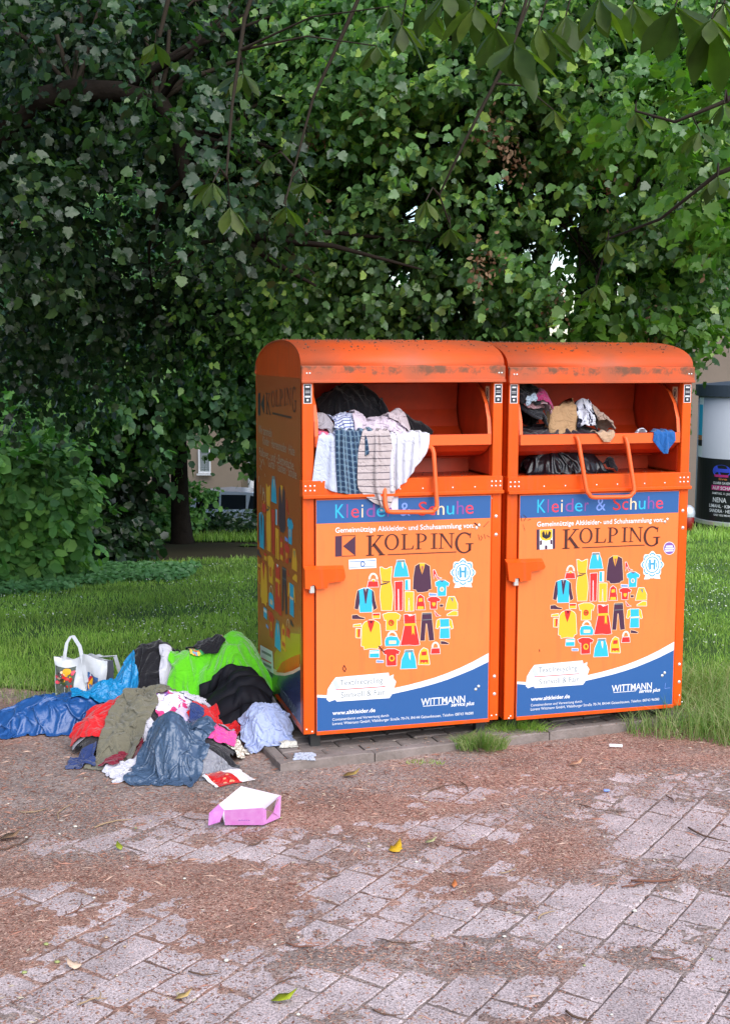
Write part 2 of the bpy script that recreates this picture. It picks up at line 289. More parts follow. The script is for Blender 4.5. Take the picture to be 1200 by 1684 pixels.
ICONS = [  # (outline polygon, colour); traced garment prints, y down
 ([(243, 300), (325, 300), (332, 350), (232, 352)], E_), ([(275, 285), (297, 285), (297, 305), (275, 305)], Y_),
 ([(345, 175), (365, 175), (385, 190), (405, 190), (430, 176), (450, 172), (448, 230), (440, 290), (455, 370), (460, 440), (450, 560), (360, 562), (345, 440), (350, 370), (362, 320), (350, 240)], Y_),
 ([(497, 128), (565, 125), (585, 170), (603, 258), (468, 262), (480, 180)], C_), ([(497, 112), (565, 110), (567, 127), (495, 130)], M_GREY),
 ([(660, 165), (700, 140), (745, 140), (790, 165), (805, 370), (780, 375), (775, 390), (725, 398), (680, 398), (665, 375), (640, 372), (645, 260)], P_),
 ([(822, 200), (835, 200), (860, 262), (890, 272), (860, 280), (838, 235), (825, 280)], E_),
 ([(840, 310), (875, 292), (925, 292), (965, 318), (955, 345), (938, 338), (935, 430), (862, 432), (860, 345), (845, 345)], C_),
 ([(155, 378), (200, 362), (240, 362), (275, 380), (275, 575), (165, 578)], C_), ([(143, 385), (157, 380), (165, 480), (150, 555), (118, 545), (130, 450)], P_), ([(273, 380), (290, 395), (300, 470), (318, 540), (290, 560), (272, 480)], P_),
 ([(478, 305), (548, 300), (545, 560), (520, 562), (513, 370), (505, 370), (505, 562), (483, 562)], E_),
 ([(572, 290), (612, 288), (612, 378), (570, 378)], C_),
 ([(568, 395), (645, 395), (645, 565), (612, 568), (607, 450), (600, 450), (598, 568), (570, 568)], Y_),
 ([(680, 440), (705, 420), (735, 440), (750, 555), (668, 555)], E_),
 ([(785, 408), (850, 412), (850, 430), (785, 430)], M_LV),
 ([(770, 455), (800, 440), (850, 440), (885, 460), (875, 485), (855, 478), (852, 548), (795, 548), (792, 480), (775, 480)], E_),
 ([(880, 508), (910, 508), (910, 528), (880, 528)], P_),
 ([(958, 440), (1010, 438), (1038, 500), (1038, 552), (930, 555), (940, 500)], Y_),
 ([(95, 605), (140, 600), (165, 620), (208, 628), (205, 640), (95, 638)], P_),
 ([(280, 590), (345, 587), (345, 632), (280, 632)], Y_),
 ([(370, 598), (420, 582), (490, 582), (528, 605), (515, 650), (497, 640), (495, 738), (400, 740), (400, 645), (385, 650)], Y_),
 ([(945, 598), (1000, 567), (1038, 570), (1038, 608), (945, 608)], Y_),
 ([(560, 600), (590, 597), (625, 612), (660, 597), (662, 680), (668, 700), (700, 868), (660, 875), (610, 870), (530, 875), (565, 700), (565, 680)], E_),
 ([(722, 585), (805, 580), (830, 828), (785, 832), (765, 680), (755, 680), (745, 832), (705, 832)], P_),
 ([(205, 670), (250, 648), (290, 648), (330, 668), (345, 690), (358, 870), (335, 880), (325, 905), (265, 900), (205, 912), (200, 885), (178, 880), (185, 700)], Y_),
 ([(130, 725), (172, 725), (168, 808), (130, 805)], Y_), ([(110, 690), (175, 682), (175, 705), (108, 708)], Y_),
 ([(400, 805), (440, 792), (500, 800), (522, 840), (515, 878), (395, 880), (390, 840)], C_),
 ([(880, 640), (965, 637), (965, 700), (968, 810), (880, 812), (885, 720)], C_), ([(855, 650), (880, 637), (885, 690), (862, 725), (845, 720)], Y_), ([(963, 637), (985, 650), (1000, 720), (985, 728), (965, 690)], Y_),
 ([(890, 835), (925, 840), (960, 855), (955, 865), (888, 862)], P_),
 ([(835, 568), (860, 600), (885, 610), (850, 612), (838, 590)], E_),
 ([(808, 902), (878, 900), (882, 948), (800, 950)], E_),
 ([(255, 922), (338, 917), (338, 983), (252, 983)], C_),
 ([(370, 925), (410, 907), (480, 907), (522, 927), (510, 955), (492, 950), (492, 1055), (405, 1058), (402, 955), (385, 955)], E_),
 ([(570, 935), (640, 930), (660, 990), (672, 1080), (530, 1085), (540, 1000)], C_), ([(568, 918), (642, 914), (643, 932), (568, 937)], M_GREY),
 ([(710, 920), (735, 897), (770, 912), (790, 1040), (785, 1048), (690, 1046), (695, 960)], Y_),
 ([(315, 1008), (375, 1012), (375, 1028), (315, 1028)], M_LV)]
DETAIL = [
 ([(697, 140), (748, 140), (738, 185), (722, 240), (705, 185)], Y_), ([(712, 165), (735, 165), (722, 240)], M_PK),
 ([(195, 366), (242, 366), (220, 500), (212, 500)], P_), ([(205, 366), (228, 366), (216, 400)], W_),
 ([(233, 650), (297, 650), (285, 700), (262, 762), (240, 700)], E_), ([(252, 655), (280, 655), (266, 690)], P_),
 ([(562, 680), (664, 675), (667, 697), (562, 701)], Y_), ([(628, 690), (648, 690), (655, 785), (642, 760), (630, 780)], Y_),
 ([(588, 596), (634, 596), (612, 616)], W_), ([(875, 292), (925, 292), (900, 305)], P_),
 ([(535, 128), (555, 128), (553, 190), (542, 165)], M_CR), ([(598, 940), (620, 940), (616, 1010), (606, 985)], M_CR),
 ([(690, 455), (722, 450), (728, 480), (690, 485)], Y_), ([(682, 525), (735, 525), (738, 552), (678, 552)], Y_),
 ([(718, 932), (760, 928), (760, 962), (716, 965)], E_), ([(703, 1005), (775, 1003), (770, 1035), (755, 1020), (735, 1032), (720, 1020), (708, 1038)], E_),
 ([(425, 832), (490, 832), (488, 860), (425, 862)], M_CR), ([(278, 590), (345, 588), (340, 605), (285, 607)], E_),
 ([(810, 490), (842, 490), (842, 510), (826, 528), (810, 510)], Y_), ([(888, 710), (965, 706), (965, 720), (888, 724)], M_CR),
 ([(148, 728), (168, 728), (165, 800), (148, 798)], E_), ([(255, 930), (338, 927), (338, 945), (255, 948)], W_),
 ([(350, 285), (380, 300), (435, 300), (435, 306), (380, 308)], P_), ([(350, 325), (390, 315), (435, 306), (400, 325), (350, 335)], P_),
 ([(975, 450), (1000, 448), (998, 490), (985, 470)], M_GREY), ([(595, 292), (612, 290), (612, 376), (598, 376)], W_),
 ([(722, 590), (806, 585), (808, 592), (722, 597)], M_GREY), ([(725, 645), (812, 640), (812, 645), (725, 650)], M_GREY)]
def circ_polys(cx, cy, r, mt): return [(ell(cx, cy, r, r, 12), mt)]
for _c in ((445, 672, 26, E_, Y_), (450, 990, 26, Y_, E_), (898, 372, 20, M_CR, C_)):
    DETAIL += [(ell(_c[0], _c[1], _c[2], _c[2]*1.1, 14), _c[3]), (ell(_c[0], _c[1], _c[2]*.62, _c[2]*.7, 12), _c[4]), (ell(_c[0], _c[1], _c[2]*.3, _c[2]*.35, 8), _c[3])]
RINGS = [(285, 285, 38, 55, 8), (455, 800, 42, 50, 7), (842, 895, 32, 48, 7)]
def offset_poly(P, d):
    n = len(P); ar = sum(P[i][0]*P[(i+1) % n][1]-P[(i+1) % n][0]*P[i][1] for i in range(n)); s = 1 if ar > 0 else -1; O = []
    for i in range(n):
        a, b, c = Vector(P[i-1]), Vector(P[i]), Vector(P[(i+1) % n])
        n1 = Vector(((b-a).y, -(b-a).x)).normalized()*s; n2 = Vector(((c-b).y, -(c-b).x)).normalized()*s
        m = (n1+n2); m = m/max(m.length_squared/1., .35) * 1.0 if m.length > 1e-6 else n1
        O.append((b.x+m.x*d, b.y+m.y*d))
    return O
def icons(fnl, parent, white=True, ms=None):
    """fnl(layer)-> fn(X,Y)->xyz in icon sheet coordinates"""
    mb = MB(); mt = (lambda m: (ms or {}).get(m, m))
    if white:
        for P, m in ICONS: mb.flat(offset_poly(P, 8), fnl(0), M_WHITE if m is not P_ else M_CR, flip=True)
        for r in RINGS:
            for qd in ring2(*[r[0], r[1], r[2]+5, r[3]+5, r[4]+9]): mb.flat(qd, fnl(0), M_WHITE, flip=True)
    for P, m in ICONS: mb.flat(P, fnl(1), mt(m), flip=True)
    for r in RINGS:
        for qd in ring2(*r): mb.flat(qd, fnl(1), mt(M_CR), flip=True)
    for P, m in DETAIL: mb.flat(P, fnl(2), mt(m), flip=True)
    mb.build('clothing_print', None, parent)
YD = -.014
def dome(root, x, z, y, r=.008, mt=None, h=.6):
    mb = MB()
    V = [(x, y-r*h, z)]; F = []; n = 8
    for k, (rr, hh) in enumerate(((.7, .45), (1, 0))):
        for i in range(n): V.append((x+r*rr*math.cos(2*math.pi*i/n), y-r*hh*h*1.3, z+r*rr*math.sin(2*math.pi*i/n)))
    for i in range(n): F.append((0, 1+i, 1+(i+1) % n)); F.append((1+i, 1+n+i, 1+n+(i+1) % n, 1+(i+1) % n))
    mb.add(V, F).build('bolt', M_STEEL, root, smooth=True)
def make_container(which, label):
    o, ya = (OA, YA) if which == 'A' else (OB, YB)
    root = empty('clothing_container', tuple(o), ya); tag(root, label, 'clothes bank', 'orange clothing containers')
    W, D = W0, DEP; A = arch()
    # shell: side, back, bottom
    prof = [(0, Z0), (0, 1.99)]+A[1:-1]+[(D, 1.94), (D, Z0)]
    for x0, x1 in ((0, .006), (W-.006, W)):
        mb = MB(); mb.prism(prof, x0, x1, lambda u, v, w_: (w_, u, v)); mb.build('side_panel', M_OR, root)
    MB().box(.0065, W-.0065, D-.008, D, Z0, 1.938).build('back_panel', M_OR, root)
    MB().box(.0065, W-.0065, .03, D-.009, Z0+.005, Z0+.012).build('floor_panel', M_DARKSTEEL, root)
    # roof: curved sheet with overhang
    mb = MB(); n = len(A); xs = [-.006, W+.006]; V = []; F = []
    for x in xs:
        for (y, z) in A: V.append((x, y, z+.003))
        for (y, z) in A: V.append((x, y, z-.004))
    N2 = 2*n
    for i in range(n-1):
        F.append((i, N2+i, N2+i+1, i+1)); F.append((n+i+1, N2+n+i+1, N2+n+i, n+i))
        F.append((i+1, n+i+1, n+i, i)); F.append((N2+i, N2+n+i, N2+n+i+1, N2+i+1))
    mb.add(V, F); ob = mb.build('roof', M_ROOF, root, smooth=False)
    for p in ob.data.polygons:
        if len(p.vertices) == 4 and abs(p.normal.x) < .5: p.use_smooth = True
    mb = MB(); mb.box(-.006, W+.006, -.022, -.001, 1.912, 1.992, b=.004); mb.box(-.007, W+.007, -.028, -.0225, 1.908, 1.922, b=.002); mb.build('fascia', M_ROOF, root)
    # posts
    mb = MB(); mb.box(0, .058, -.004, .035, Z0, 1.911, b=.003); mb.build('post', M_OR, root)
    mb = MB(); mb.box(W-.052, W, -.004, .035, Z0, 1.911, b=.003); mb.build('post', M_OR, root)
    # door with recessed gaps left and right
    MB().box(.005, W-.005, .014, .02, Z0+.01, ZM-.004).build('door_backing', M_DARKSTEEL, root)
    mb = MB(); mb.box(.064, W-.055, -.012, .012, Z0-.002, ZM-.004, b=.003); mb.box(.064, W-.055, -.020, -.0125, Z0-.004, Z0+.016, b=.002); mb.build('door', M_OR, root)
    # beam
    mb = MB(); mb.box(-.003, W+.003, -.016, .05, ZM, ZM+.086, b=.003); mb.box(-.004, W+.004, -.034, -.0165, ZM-.004, ZM+.014, b=.003); mb.build('cross_beam', M_OR, root)
    # interior: shelf, side cheeks, back plate
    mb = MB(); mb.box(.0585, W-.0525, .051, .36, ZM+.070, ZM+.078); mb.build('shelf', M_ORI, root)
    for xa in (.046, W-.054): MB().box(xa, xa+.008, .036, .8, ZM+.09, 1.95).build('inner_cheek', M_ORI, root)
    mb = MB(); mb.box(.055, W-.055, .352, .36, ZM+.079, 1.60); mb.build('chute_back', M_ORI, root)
    # tipping tray: lip, drum underside, floor, back wall, side plates
    tr = MB(); x0, x1 = .066, W-.062; ZL = 1.588
    tr.box(x0, x1, -.006, .006, ZL, ZL+.056, b=.003)
    prof = [(.006, ZL+.004), (.06, ZL-.035), (.14, ZL-.062), (.24, ZL-.075), (.34, ZL-.072)]
    V = [(x, y, z) for x in (x0, x1) for y, z in prof]; k = len(prof); tr.add(V, [(i, i+1, k+i+1, k+i) for i in range(k-1)])
    tr.box(x0, x1, .010, .42, ZL-.002, ZL+.004)
    prof2 = [(.42, ZL+.004), (.50, ZL+.07), (.54, ZL+.16), (.52, ZL+.30), (.50, ZL+.33)]
    V = [(x, y, z) for x in (x0, x1) for y, z in prof2]; k = len(prof2); tr.add(V, [(i, i+1, k+i+1, k+i) for i in range(k-1)])
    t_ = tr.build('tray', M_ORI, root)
    sidep = [(0, ZL+.003), (.001, ZL+.056), (.012, ZL+.13), (.05, ZL+.21), (.11, ZL+.27), (.2, ZL+.31), (.36, ZL+.31), (.42, ZL)]
    for xa, xb in ((x0-.004, x0-.001), (x1+.001, x1+.004)): MB().prism(sidep, xa, xb, lambda u, v, w_: (w_, u, v)).build('tray_side', M_ORI, t_)
    arcp = [(0, ZL+.02), (.001, ZL+.056), (.012, ZL+.13), (.05, ZL+.21), (.11, ZL+.27), (.2, ZL+.31)]
    for xa, xb in ((x0-.001, x0+.016), (x1-.016, x1+.001)):
        mb = MB()
        for i in range(len(arcp)-1):
            (ya_, za), (yb_, zb) = arcp[i], arcp[i+1]
            mb.add([(xa, ya_-.001, za), (xb, ya_-.001, za), (xb, yb_-.001, zb), (xa, yb_-.001, zb)], [(0, 1, 2, 3)])
        mb.build('tray_flange', M_ORH, t_)
    mb = MB(); mb.box(x0+.001, x1-.001, -.0085, -.0065, ZL+.002, ZL+.054); mb.build('tray_lip', M_ORH, t_)
    mb = MB(); mb.tube([(x0+.0, .30, ZL-.085), (x1, .30, ZL-.085)], .006, 6); mb.build('hinge_rod', M_ORI, t_)
    # handle
    if which == 'A': hp = [(632, 733, .0), (632, 742, -.008), (632, 800, -.02), (633, 824, -.05), (636, 837, -.068), (645, 842, -.07), (704, 842, -.07), (714, 838, -.07), (718, 826, -.066), (713, 745, -.03), (704, 736, .0)]
    else: hp = [(943, 718, .0), (951, 726, -.025), (963, 800, -.066), (968, 812, -.07), (978, 818, -.07), (1029, 817, -.07), (1039, 812, -.07), (1042, 800, -.066), (1031, 728, -.025), (1024, 718, .0)]
    P = []
    for a, b, y in hp: x, z = FP(a, b, which, y); P.append(Vector((x, y, z)))
    Q = []
    for i in range(len(P)-1):
        for t in (0, .25, .5, .75):
            p0, p1, p2, p3 = P[max(i-1, 0)], P[i], P[i+1], P[min(i+2, len(P)-1)]
            Q.append(.5*((2*p1)+(-p0+p2)*t+(2*p0-5*p1+4*p2-p3)*t*t+(-p0+3*p1-3*p2+p3)*t**3) if (p2-p1).length < .05 else p1.lerp(p2, t))
    Q.append(P[-1]); MB().tube(Q, .0115, 10).build('handle', M_ORH, root, smooth=True)
    # lock cover
    if which == 'A': lp = [FP(500+X/3.6364, 800+Y/3.6364, 'A', -.04) for X, Y in [(3, 500), (238, 495), (246, 540), (235, 565), (142, 577), (138, 608), (72, 612), (66, 592), (50, 588), (36, 600), (36, 616), (5, 612)]]
    else: lp = [FP(820+X/3.6364, 800+Y/3.6364, 'B', -.04) for X, Y in [(48, 458), (265, 452), (276, 480), (266, 495), (190, 508), (190, 560), (126, 568), (122, 550), (108, 545), (96, 552), (94, 572), (60, 564)]]
    mb = MB(); mb.prism(lp, -.013, -.046, lambda u, v, w_: (u, w_, v))
    x_, z_ = lp[0]; x2, z2 = lp[1]
    mb.add([(x_, -.0465, z_), (x2, -.0465, z2), (x2+.002, -.0125, z2+.016), (x_-.002, -.0125, z_+.016), (x_, -.0125, z_-.002), (x2, -.0125, z2-.002)], [(0, 1, 2, 3), (0, 3, 4), (1, 5, 2), (2, 5, 4, 3), (0, 4, 5, 1)])
    lk = mb.build('lock_cover', M_OR, root)
    lx, lz = (lp[8]); mb = MB(); mb.box(lx-.014, lx+.012, -.036, -.014, lz-.045, lz-.004, b=.003); mb.build('padlock', M_STEEL, lk)
    # bolts and rivets
    mb = MB()
    if which == 'A':
        B1 = [(1147, 178), (1147, 288), (1137, 1137), (1137, 1242)]; B2 = [(1030, 248), (1045, 232), (1025, 1214), (1042, 1196)]; B3 = [(15, 1455), (48, 1468), (1120, 1372), (1148, 1368), (15, 495), (1120, 70)]
        f = lambda X, Y, yp: FP(500+X/3.6364, 800+Y/3.6364, 'A', yp)
    else:
        B1 = [(1100, 145), (1100, 247), (1080, 1065), (1078, 1170)]; B2 = [(992, 212), (1007, 196), (976, 1132), (991, 1116)]; B3 = [(70, 1375), (60, 1388), (1080, 1250), (1095, 1290), (68, 458)]
        f = lambda X, Y, yp: FP(820+X/3.6364, 800+Y/3.6364, 'B', yp)
    for b in B1: x, z = f(*b, -.004); dome(root, x, z, -.004, .0095)
    for b in B2: x, z = f(*b, YD); dome(root, x, z, YD-.0012, .0085)
    for b in B3: x, z = f(*b, -.004); dome(root, x, z, -.004, .005)
    for xx in (.012, .036, .058, W-.058, W-.036, W-.012):
        for zz in (ZM+.035, ZM+.058): dome(root, xx, zz, -.0165, .0055)
    for xx in (.2, .32, .5, .62, .78, .9): dome(root, xx, ZM+.032, -.0165, .0045)
    for xx in (.02, .035, W-.03, W-.015): dome(root, xx, 1.955, -.0225, .005)
    for i, (xx, yy) in enumerate(((.05, .06), (W-.1, .06), (.05, D-.1), (W-.1, D-.1))):
        MB().box(xx, xx+.05, yy, yy+.05, .045 if which == 'A' else .053, Z0-.001).build('foot', M_DARKSTEEL, root)
    # ---- poster
    px0 = FP(*ZPX(68, 400))[0]; px1 = FP(*ZPX(1107, 400))[0]; pz1 = FP(*ZPX(600, 64))[1]; pz0 = FP(*ZPX(600, 1424))[1]
    ps = MB().box(px0, px1, YD+.0015, YD, pz0, pz1, M_POST).build('poster', M_POST, root)
    L = lambda k: (lambda u, v: (u, YD-.0007*k, v))
    fz = lambda k: (lambda X, Y: (lambda p: (p[0], YD-.0007*k, p[1]))(FP(*ZPX(X, Y))))
    zband = FP(*ZPX(600, 203))[1]
    mb = MB(); mb.flat([(px0+.002, zband), (px1-.002, zband), (px1-.002, pz1-.002), (px0+.002, pz1-.002)], L(1), M_NAVY); mb.build('title_band', None, ps); mb = MB()
    up_ = [(70, 1243), (130, 1245), (300, 1240), (430, 1225), (530, 1203), (620, 1183), (700, 1162), (775, 1140), (850, 1113), (925, 1082), (1000, 1046), (1100, 993)]
    lo_ = [(1100, 1045), (1000, 1092), (925, 1123), (850, 1152), (775, 1176), (700, 1197), (620, 1216), (530, 1236), (430, 1252), (300, 1265), (130, 1262), (70, 1258)]
    fl = lambda pts: [FP(*ZPX(X, Y)) for X, Y in pts]
    U, Lw = fl(up_), fl(lo_); Lr = Lw[::-1]
    cl = lambda p: (min(max(p[0], px0+.002), px1-.002), p[1]); U = [cl(p) for p in U]; Lr = [cl(p) for p in Lr]
    for i in range(len(U)-1):
        mb.flat([Lr[i], Lr[i+1], U[i+1], U[i]], L(1.5), M_WHITE)
        mb.flat([(Lr[i][0], pz0+.002), (Lr[i+1][0], pz0+.002), Lr[i+1], Lr[i]], L(1), M_NAVY)
    rb = fl([(165, 1162), (185, 1138), (500, 1110), (505, 1132), (530, 1120), (528, 1142), (545, 1165), (520, 1240), (505, 1262), (190, 1283), (180, 1272), (145, 1284), (130, 1270), (136, 1210)])
    mb.flat(rb, L(2), M_WHITE)
    for P in ([(165, 1162), (185, 1150), (215, 1200), (185, 1215)], [(182, 1215), (190, 1283), (183, 1272), (178, 1220)], [(500, 1112), (506, 1134), (512, 1200), (500, 1150)]): mb.flat(fl(P), L(2.5), M_LV if 0 else flat_shade)
    a, b = FP(*ZPX(185, 1213)), FP(*ZPX(480, 1184)); mb.flat([(a[0], a[1]-.002), (b[0], a[1]-.002), (b[0], a[1]+.002), (a[0], a[1]+.002)], L(3), M_RE)
    mb.build('poster_print', None, ps)
    lt = MB(); dx = 0
    def T(s, xa, xb, ya_, yb_, hpx, m, bold=0, sh=0):
        za = (FP(*ZPX(xa, ya_))[1]+FP(*ZPX(xb, yb_))[1])/2; put_text(lt, s, FP(*ZPX(xa, ya_))[0], FP(*ZPX(xb, yb_))[0], za, hpx/3.6364/308*1.0, L(3), m, bold, sh)
    zb = FP(*ZPX(600, 174))[1]
    for ch, xa, xb, m in [('K', 182, 236, M_CY), ('l', 249, 257, M_PP), ('e', 276, 323, M_PK2), ('i', 338, 348, M_CR), ('d', 366, 418, M_PP), ('e', 428, 478, M_CY), ('r', 492, 518, M_PP), ('&', 568, 630, M_LV), ('S', 678, 728, M_RE), ('c', 738, 778, M_PK2), ('h', 790, 832, M_CR), ('u', 846, 890, M_CY), ('h', 905, 948, M_PP), ('e', 958, 1006, M_RE2)]:
        put_text(lt, ch, FP(*ZPX(xa, 150))[0], FP(*ZPX(xb, 150))[0], zb, .074, L(2.5), m, bold=0)
    T('Gemeinnützige Altkleider- und Schuhsammlung von:', 182, 1008, 268, 250, 30, M_WHITE, .012)
    T('Textilrecycling', 210, 465, 1188, 1170, 36, M_GREY)
    T('Sinnvoll & Fair', 216, 478, 1262, 1240, 36, M_GREY)
    T('www.altkleider.de', 165, 420, 1362, 1345, 24, M_WHITE, .02)
    T('Containerdienst und Verwertung durch', 165, 500, 1396, 1374, 16, M_WHITE)
    T('Lorenz Wittmann GmbH, Vilsbiburger Straße 70-74, 84144 Geisenhausen, Telefon: 08743 96080', 165, 1005, 1420, 1362, 17, M_WHITE)
    T('WITTMANN', 693, 955, 1306, 1288, 44, M_WHITE, .008); T('service plus', 872, 1010, 1312, 1303, 24, M_WHITE, .02, .2)
    a, b = FP(*ZPX(705, 1310)), FP(*ZPX(852, 1298)); lt.flat([(a[0], a[1]-.002), (b[0], a[1]-.002), (b[0], a[1]+.001), (a[0], a[1]+.001)], L(3), M_WHITE)
    # scratches and a burn mark
    sm_ = MB()
    def scr(pts, m, wd=.0012):
        P_ = [FP(*ZPX(*p)) for p in pts]
        for (xa, za), (xb, zb_) in zip(P_, P_[1:]):
            d_ = math.hypot(xb-xa, zb_-za) or 1; nx, nz_ = -(zb_-za)/d_*wd, (xb-xa)/d_*wd; sm_.flat([(xa-nx, za-nz_), (xb-nx, zb_-nz_), (xb+nx, zb_+nz_), (xa+nx, za+nz_)], L(3.4), m)
    if which == 'A':
        scr([(1035, 285), (1042, 318)], M_BROWN); scr([(1050, 290), (1058, 305), (1048, 322)], M_BROWN); scr([(1070, 282), (1075, 310)], M_BROWN); scr([(1085, 290), (1105, 302)], M_BROWN); scr([(1065, 240), (1098, 205)], M_BROWN); scr([(1010, 215), (1035, 232)], M_BROWN, .003)
        scr([(235, 1065), (226, 1085), (238, 1105), (246, 1088), (235, 1065)], M_BROWN, .002); scr([(440, 950), (475, 990)], M_BROWN, .003); scr([(470, 955), (450, 985)], M_BROWN); scr([(560, 797), (720, 797)], M_BROWN, .0005)
    else:
        scr([(75, 205), (82, 240)], M_BROWN); scr([(90, 200), (110, 215), (95, 240)], M_BROWN); scr([(120, 235), (140, 228)], M_BROWN); scr([(90, 260), (105, 300)], M_BROWN, .0008); scr([(215, 1040), (216, 1055)], M_BROWN, .002); scr([(1045, 1250), (1040, 1285), (1075, 1280)], M_LV)
    tag(sm_.build('scratches', None, ps), kind='stuff')
    # KOLPING word with its logo / coat of arms
    kb = [('K', 322, 440, 158, 292), ('O', 443, 538, 150, 255), ('L', 552, 636, 150, 252), ('P', 646, 722, 146, 250), ('I', 746, 790, 146, 247), ('N', 797, 898, 145, 245), ('G', 905, 1022, 140, 275)]
    zr = lambda yy, X=640: FP(*KPX(X, yy))[1]
    if which == 'A': gx = lambda X: FP(*KPX(X, 220))[0]
    else: gx = lambda X: FP(*KPX(X, 220))[0]-.012
    boxes = [(c, gx(a), gx(b), zr(z1, (a+b)/2), zr(z0, (a+b)/2)) for c, a, b, z0, z1 in kb]
    glyphs(lt, boxes, L(2.5), M_BROWN)
    lt.flat([(gx(465), zr(282)), (gx(915), zr(282)), (gx(915), zr(276)), (gx(465), zr(276))], L(2.5), M_BROWN)
    lt.build('lettering', None, ps)
    st = MB()
    if which == 'A':
        K = lambda pts: [FP(*KPX(X, Y)) for X, Y in pts]
        st.flat(K([(120, 165), (163, 162), (163, 296), (120, 299)]), L(2.5), M_PU); st.flat(K([(172, 230), (252, 163), (252, 293)]), L(2.5), M_PU)
        for P in ([(163, 160), (254, 158), (254, 162), (163, 164)], [(163, 294), (254, 291), (254, 295), (163, 298)]): st.flat(K(P), L(2.2), M_BROWN)
        st.build('logo', None, ps)
        st = MB(); Z = lambda pts: [FP(*ZPX(X, Y)) for X, Y in pts]
        st.flat(Z([(262, 436), (425, 427), (427, 484), (264, 493)]), L(2.5), M_WHITE)
        for P in ([(266, 446), (422, 437), (422, 442), (266, 451)], [(266, 480), (422, 471), (422, 475), (266, 484)], [(270, 465), (325, 462), (325, 464), (270, 467)], [(368, 459), (418, 456), (418, 458), (368, 461)]): st.flat(Z(P), L(3.2), M_LV2)
        for qd in arcring(345, 461, (15, 17), (9, 11), 0, 360, 10): st.flat(Z(qd), L(3.2), M_NAVY, flip=True)
        st.build('white_sticker', None, ps)
    else:
        st = MB(); gg = lambda X, Y: FP(820+X/3.6364, 800+Y/3.6364, 'B'); Z = lambda pts: [gg(*p) for p in pts]
        st.flat(Z([(219, 255), (329, 250), (329, 370), (219, 376)]), L(2.5), M_PU); st.flat(Z([(236, 256), (314, 252), (314, 371), (236, 375)]), L(2.9), M_WHITE)
        st.flat(Z([(238, 258), (312, 254), (312, 300), (300, 318), (275, 322), (250, 318), (238, 300)]), L(3.2), M_YE)
        st.flat(Z([(250, 275), (262, 262), (270, 290), (276, 262), (284, 290), (292, 262), (304, 272), (300, 300), (275, 312), (252, 300)]), L(3.6), M_BLK)
        st.flat(Z([(238, 322), (250, 318), (250, 345), (238, 350)]), L(3.2), M_PU); st.flat(Z([(300, 316), (312, 318), (312, 345), (300, 342)]), L(3.2), M_PU)
        st.flat(Z([(268, 350), (282, 350), (282, 372), (268, 373)]), L(3.2), M_PU)
        st.build('coat_of_arms_sticker', None, ps)
        st = MB(); st.flat(Z(ell(1010, 367, 35, 39, 24)), L(2.5), M_WHITE, flip=True); st.flat(Z(ell(1010, 367, 32, 36, 24)), L(2.8), M_PP2, flip=True)
        for yy, a_, b_ in ((352, 990, 1030), (365, 984, 1036), (378, 986, 1034)): st.flat(Z([(a_, yy), (b_, yy-2), (b_, yy+7), (a_, yy+9)]), L(3.3), M_WHITE)
        st.build('round_sticker', None, ps)
    # seal
    sx = lambda X, Y: FP(*ZPX(X, Y))
    st = MB(); sc = []; cx, cy = 943, 512
    for i in range(48): a = 2*math.pi*i/48; r_ = 70+7*math.cos(8*a); sc.append((cx+r_*math.cos(a), cy+r_*1.12*math.sin(a)))
    st.flat([sx(*p) for p in sc], L(2.5), M_WHITE, flip=True)
    st.flat([sx(X, Y) for X, Y in [(905, 560), (985, 560), (998, 600), (960, 598), (942, 592), (922, 602), (890, 604)]], L(2.3), M_WHITE, flip=True)
    for k in range(8):
        a = 2*math.pi*k/8
        for qd in arcring(cx+46*math.cos(a), cy+50*math.sin(a), (22, 24), (15, 17), math.degrees(a)-70, math.degrees(a)+70, 6): st.flat([sx(*p) for p in qd], L(3), M_SEAL, flip=True)
    for qd in arcring(cx, cy, (46, 52), (40, 46), 0, 360, 24): st.flat([sx(*p) for p in qd], L(3.2), M_SEAL, flip=True)
    for P in ([(920, 480), (932, 478), (936, 540), (922, 545)], [(952, 478), (964, 480), (962, 545), (950, 540)], [(934, 500), (952, 500), (952, 512), (934, 512)], [(912, 500), (918, 500), (918, 530), (912, 530)], [(968, 500), (974, 500), (974, 530), (968, 530)]): st.flat([sx(*p) for p in P], L(3.2), M_SEAL, flip=True)
    st.build('seal_sticker', None, ps)
    icons(lambda k: (lambda X, Y: (lambda p: (p[0], YD-.0007*(2+k), p[1]))(FP(*IPX(X, Y)))), ps)
    # post stickers and the no-hand sign
    def dark_sticker(xc, zc):
        s = MB(); w_, h_ = .0205, .048; f3 = lambda k: (lambda u, v: (u, -.0045-.0006*k, v))
        s.flat([(xc-w_, zc-h_), (xc+w_, zc-h_), (xc+w_, zc+h_), (xc-w_, zc+h_)], f3(1), M_WHITE); w_ -= .003; h_ -= .003
        s.flat([(xc-w_, zc-h_), (xc+w_, zc-h_), (xc+w_, zc+h_), (xc-w_, zc+h_)], f3(2), M_BLK)
        for dz, hw in ((.030, .011), (.012, .012), (.004, .012), (-.018, .013)): s.flat([(xc-hw, zc+dz), (xc+hw, zc+dz), (xc+hw, zc+dz+(.008 if dz in (.03, -.018) else .002)), (xc-hw, zc+dz+(.008 if dz in (.03, -.018) else .002))], f3(3), M_WHITE)
        s.flat([(xc-.005, zc-.036), (xc+.005, zc-.036), (xc+.005, zc-.026), (xc-.005, zc-.026)], f3(3), M_WHITE)
        s.build('post_sticker', None, root)
    dark_sticker(.027, 1.855); dark_sticker(W-.026, 1.85)
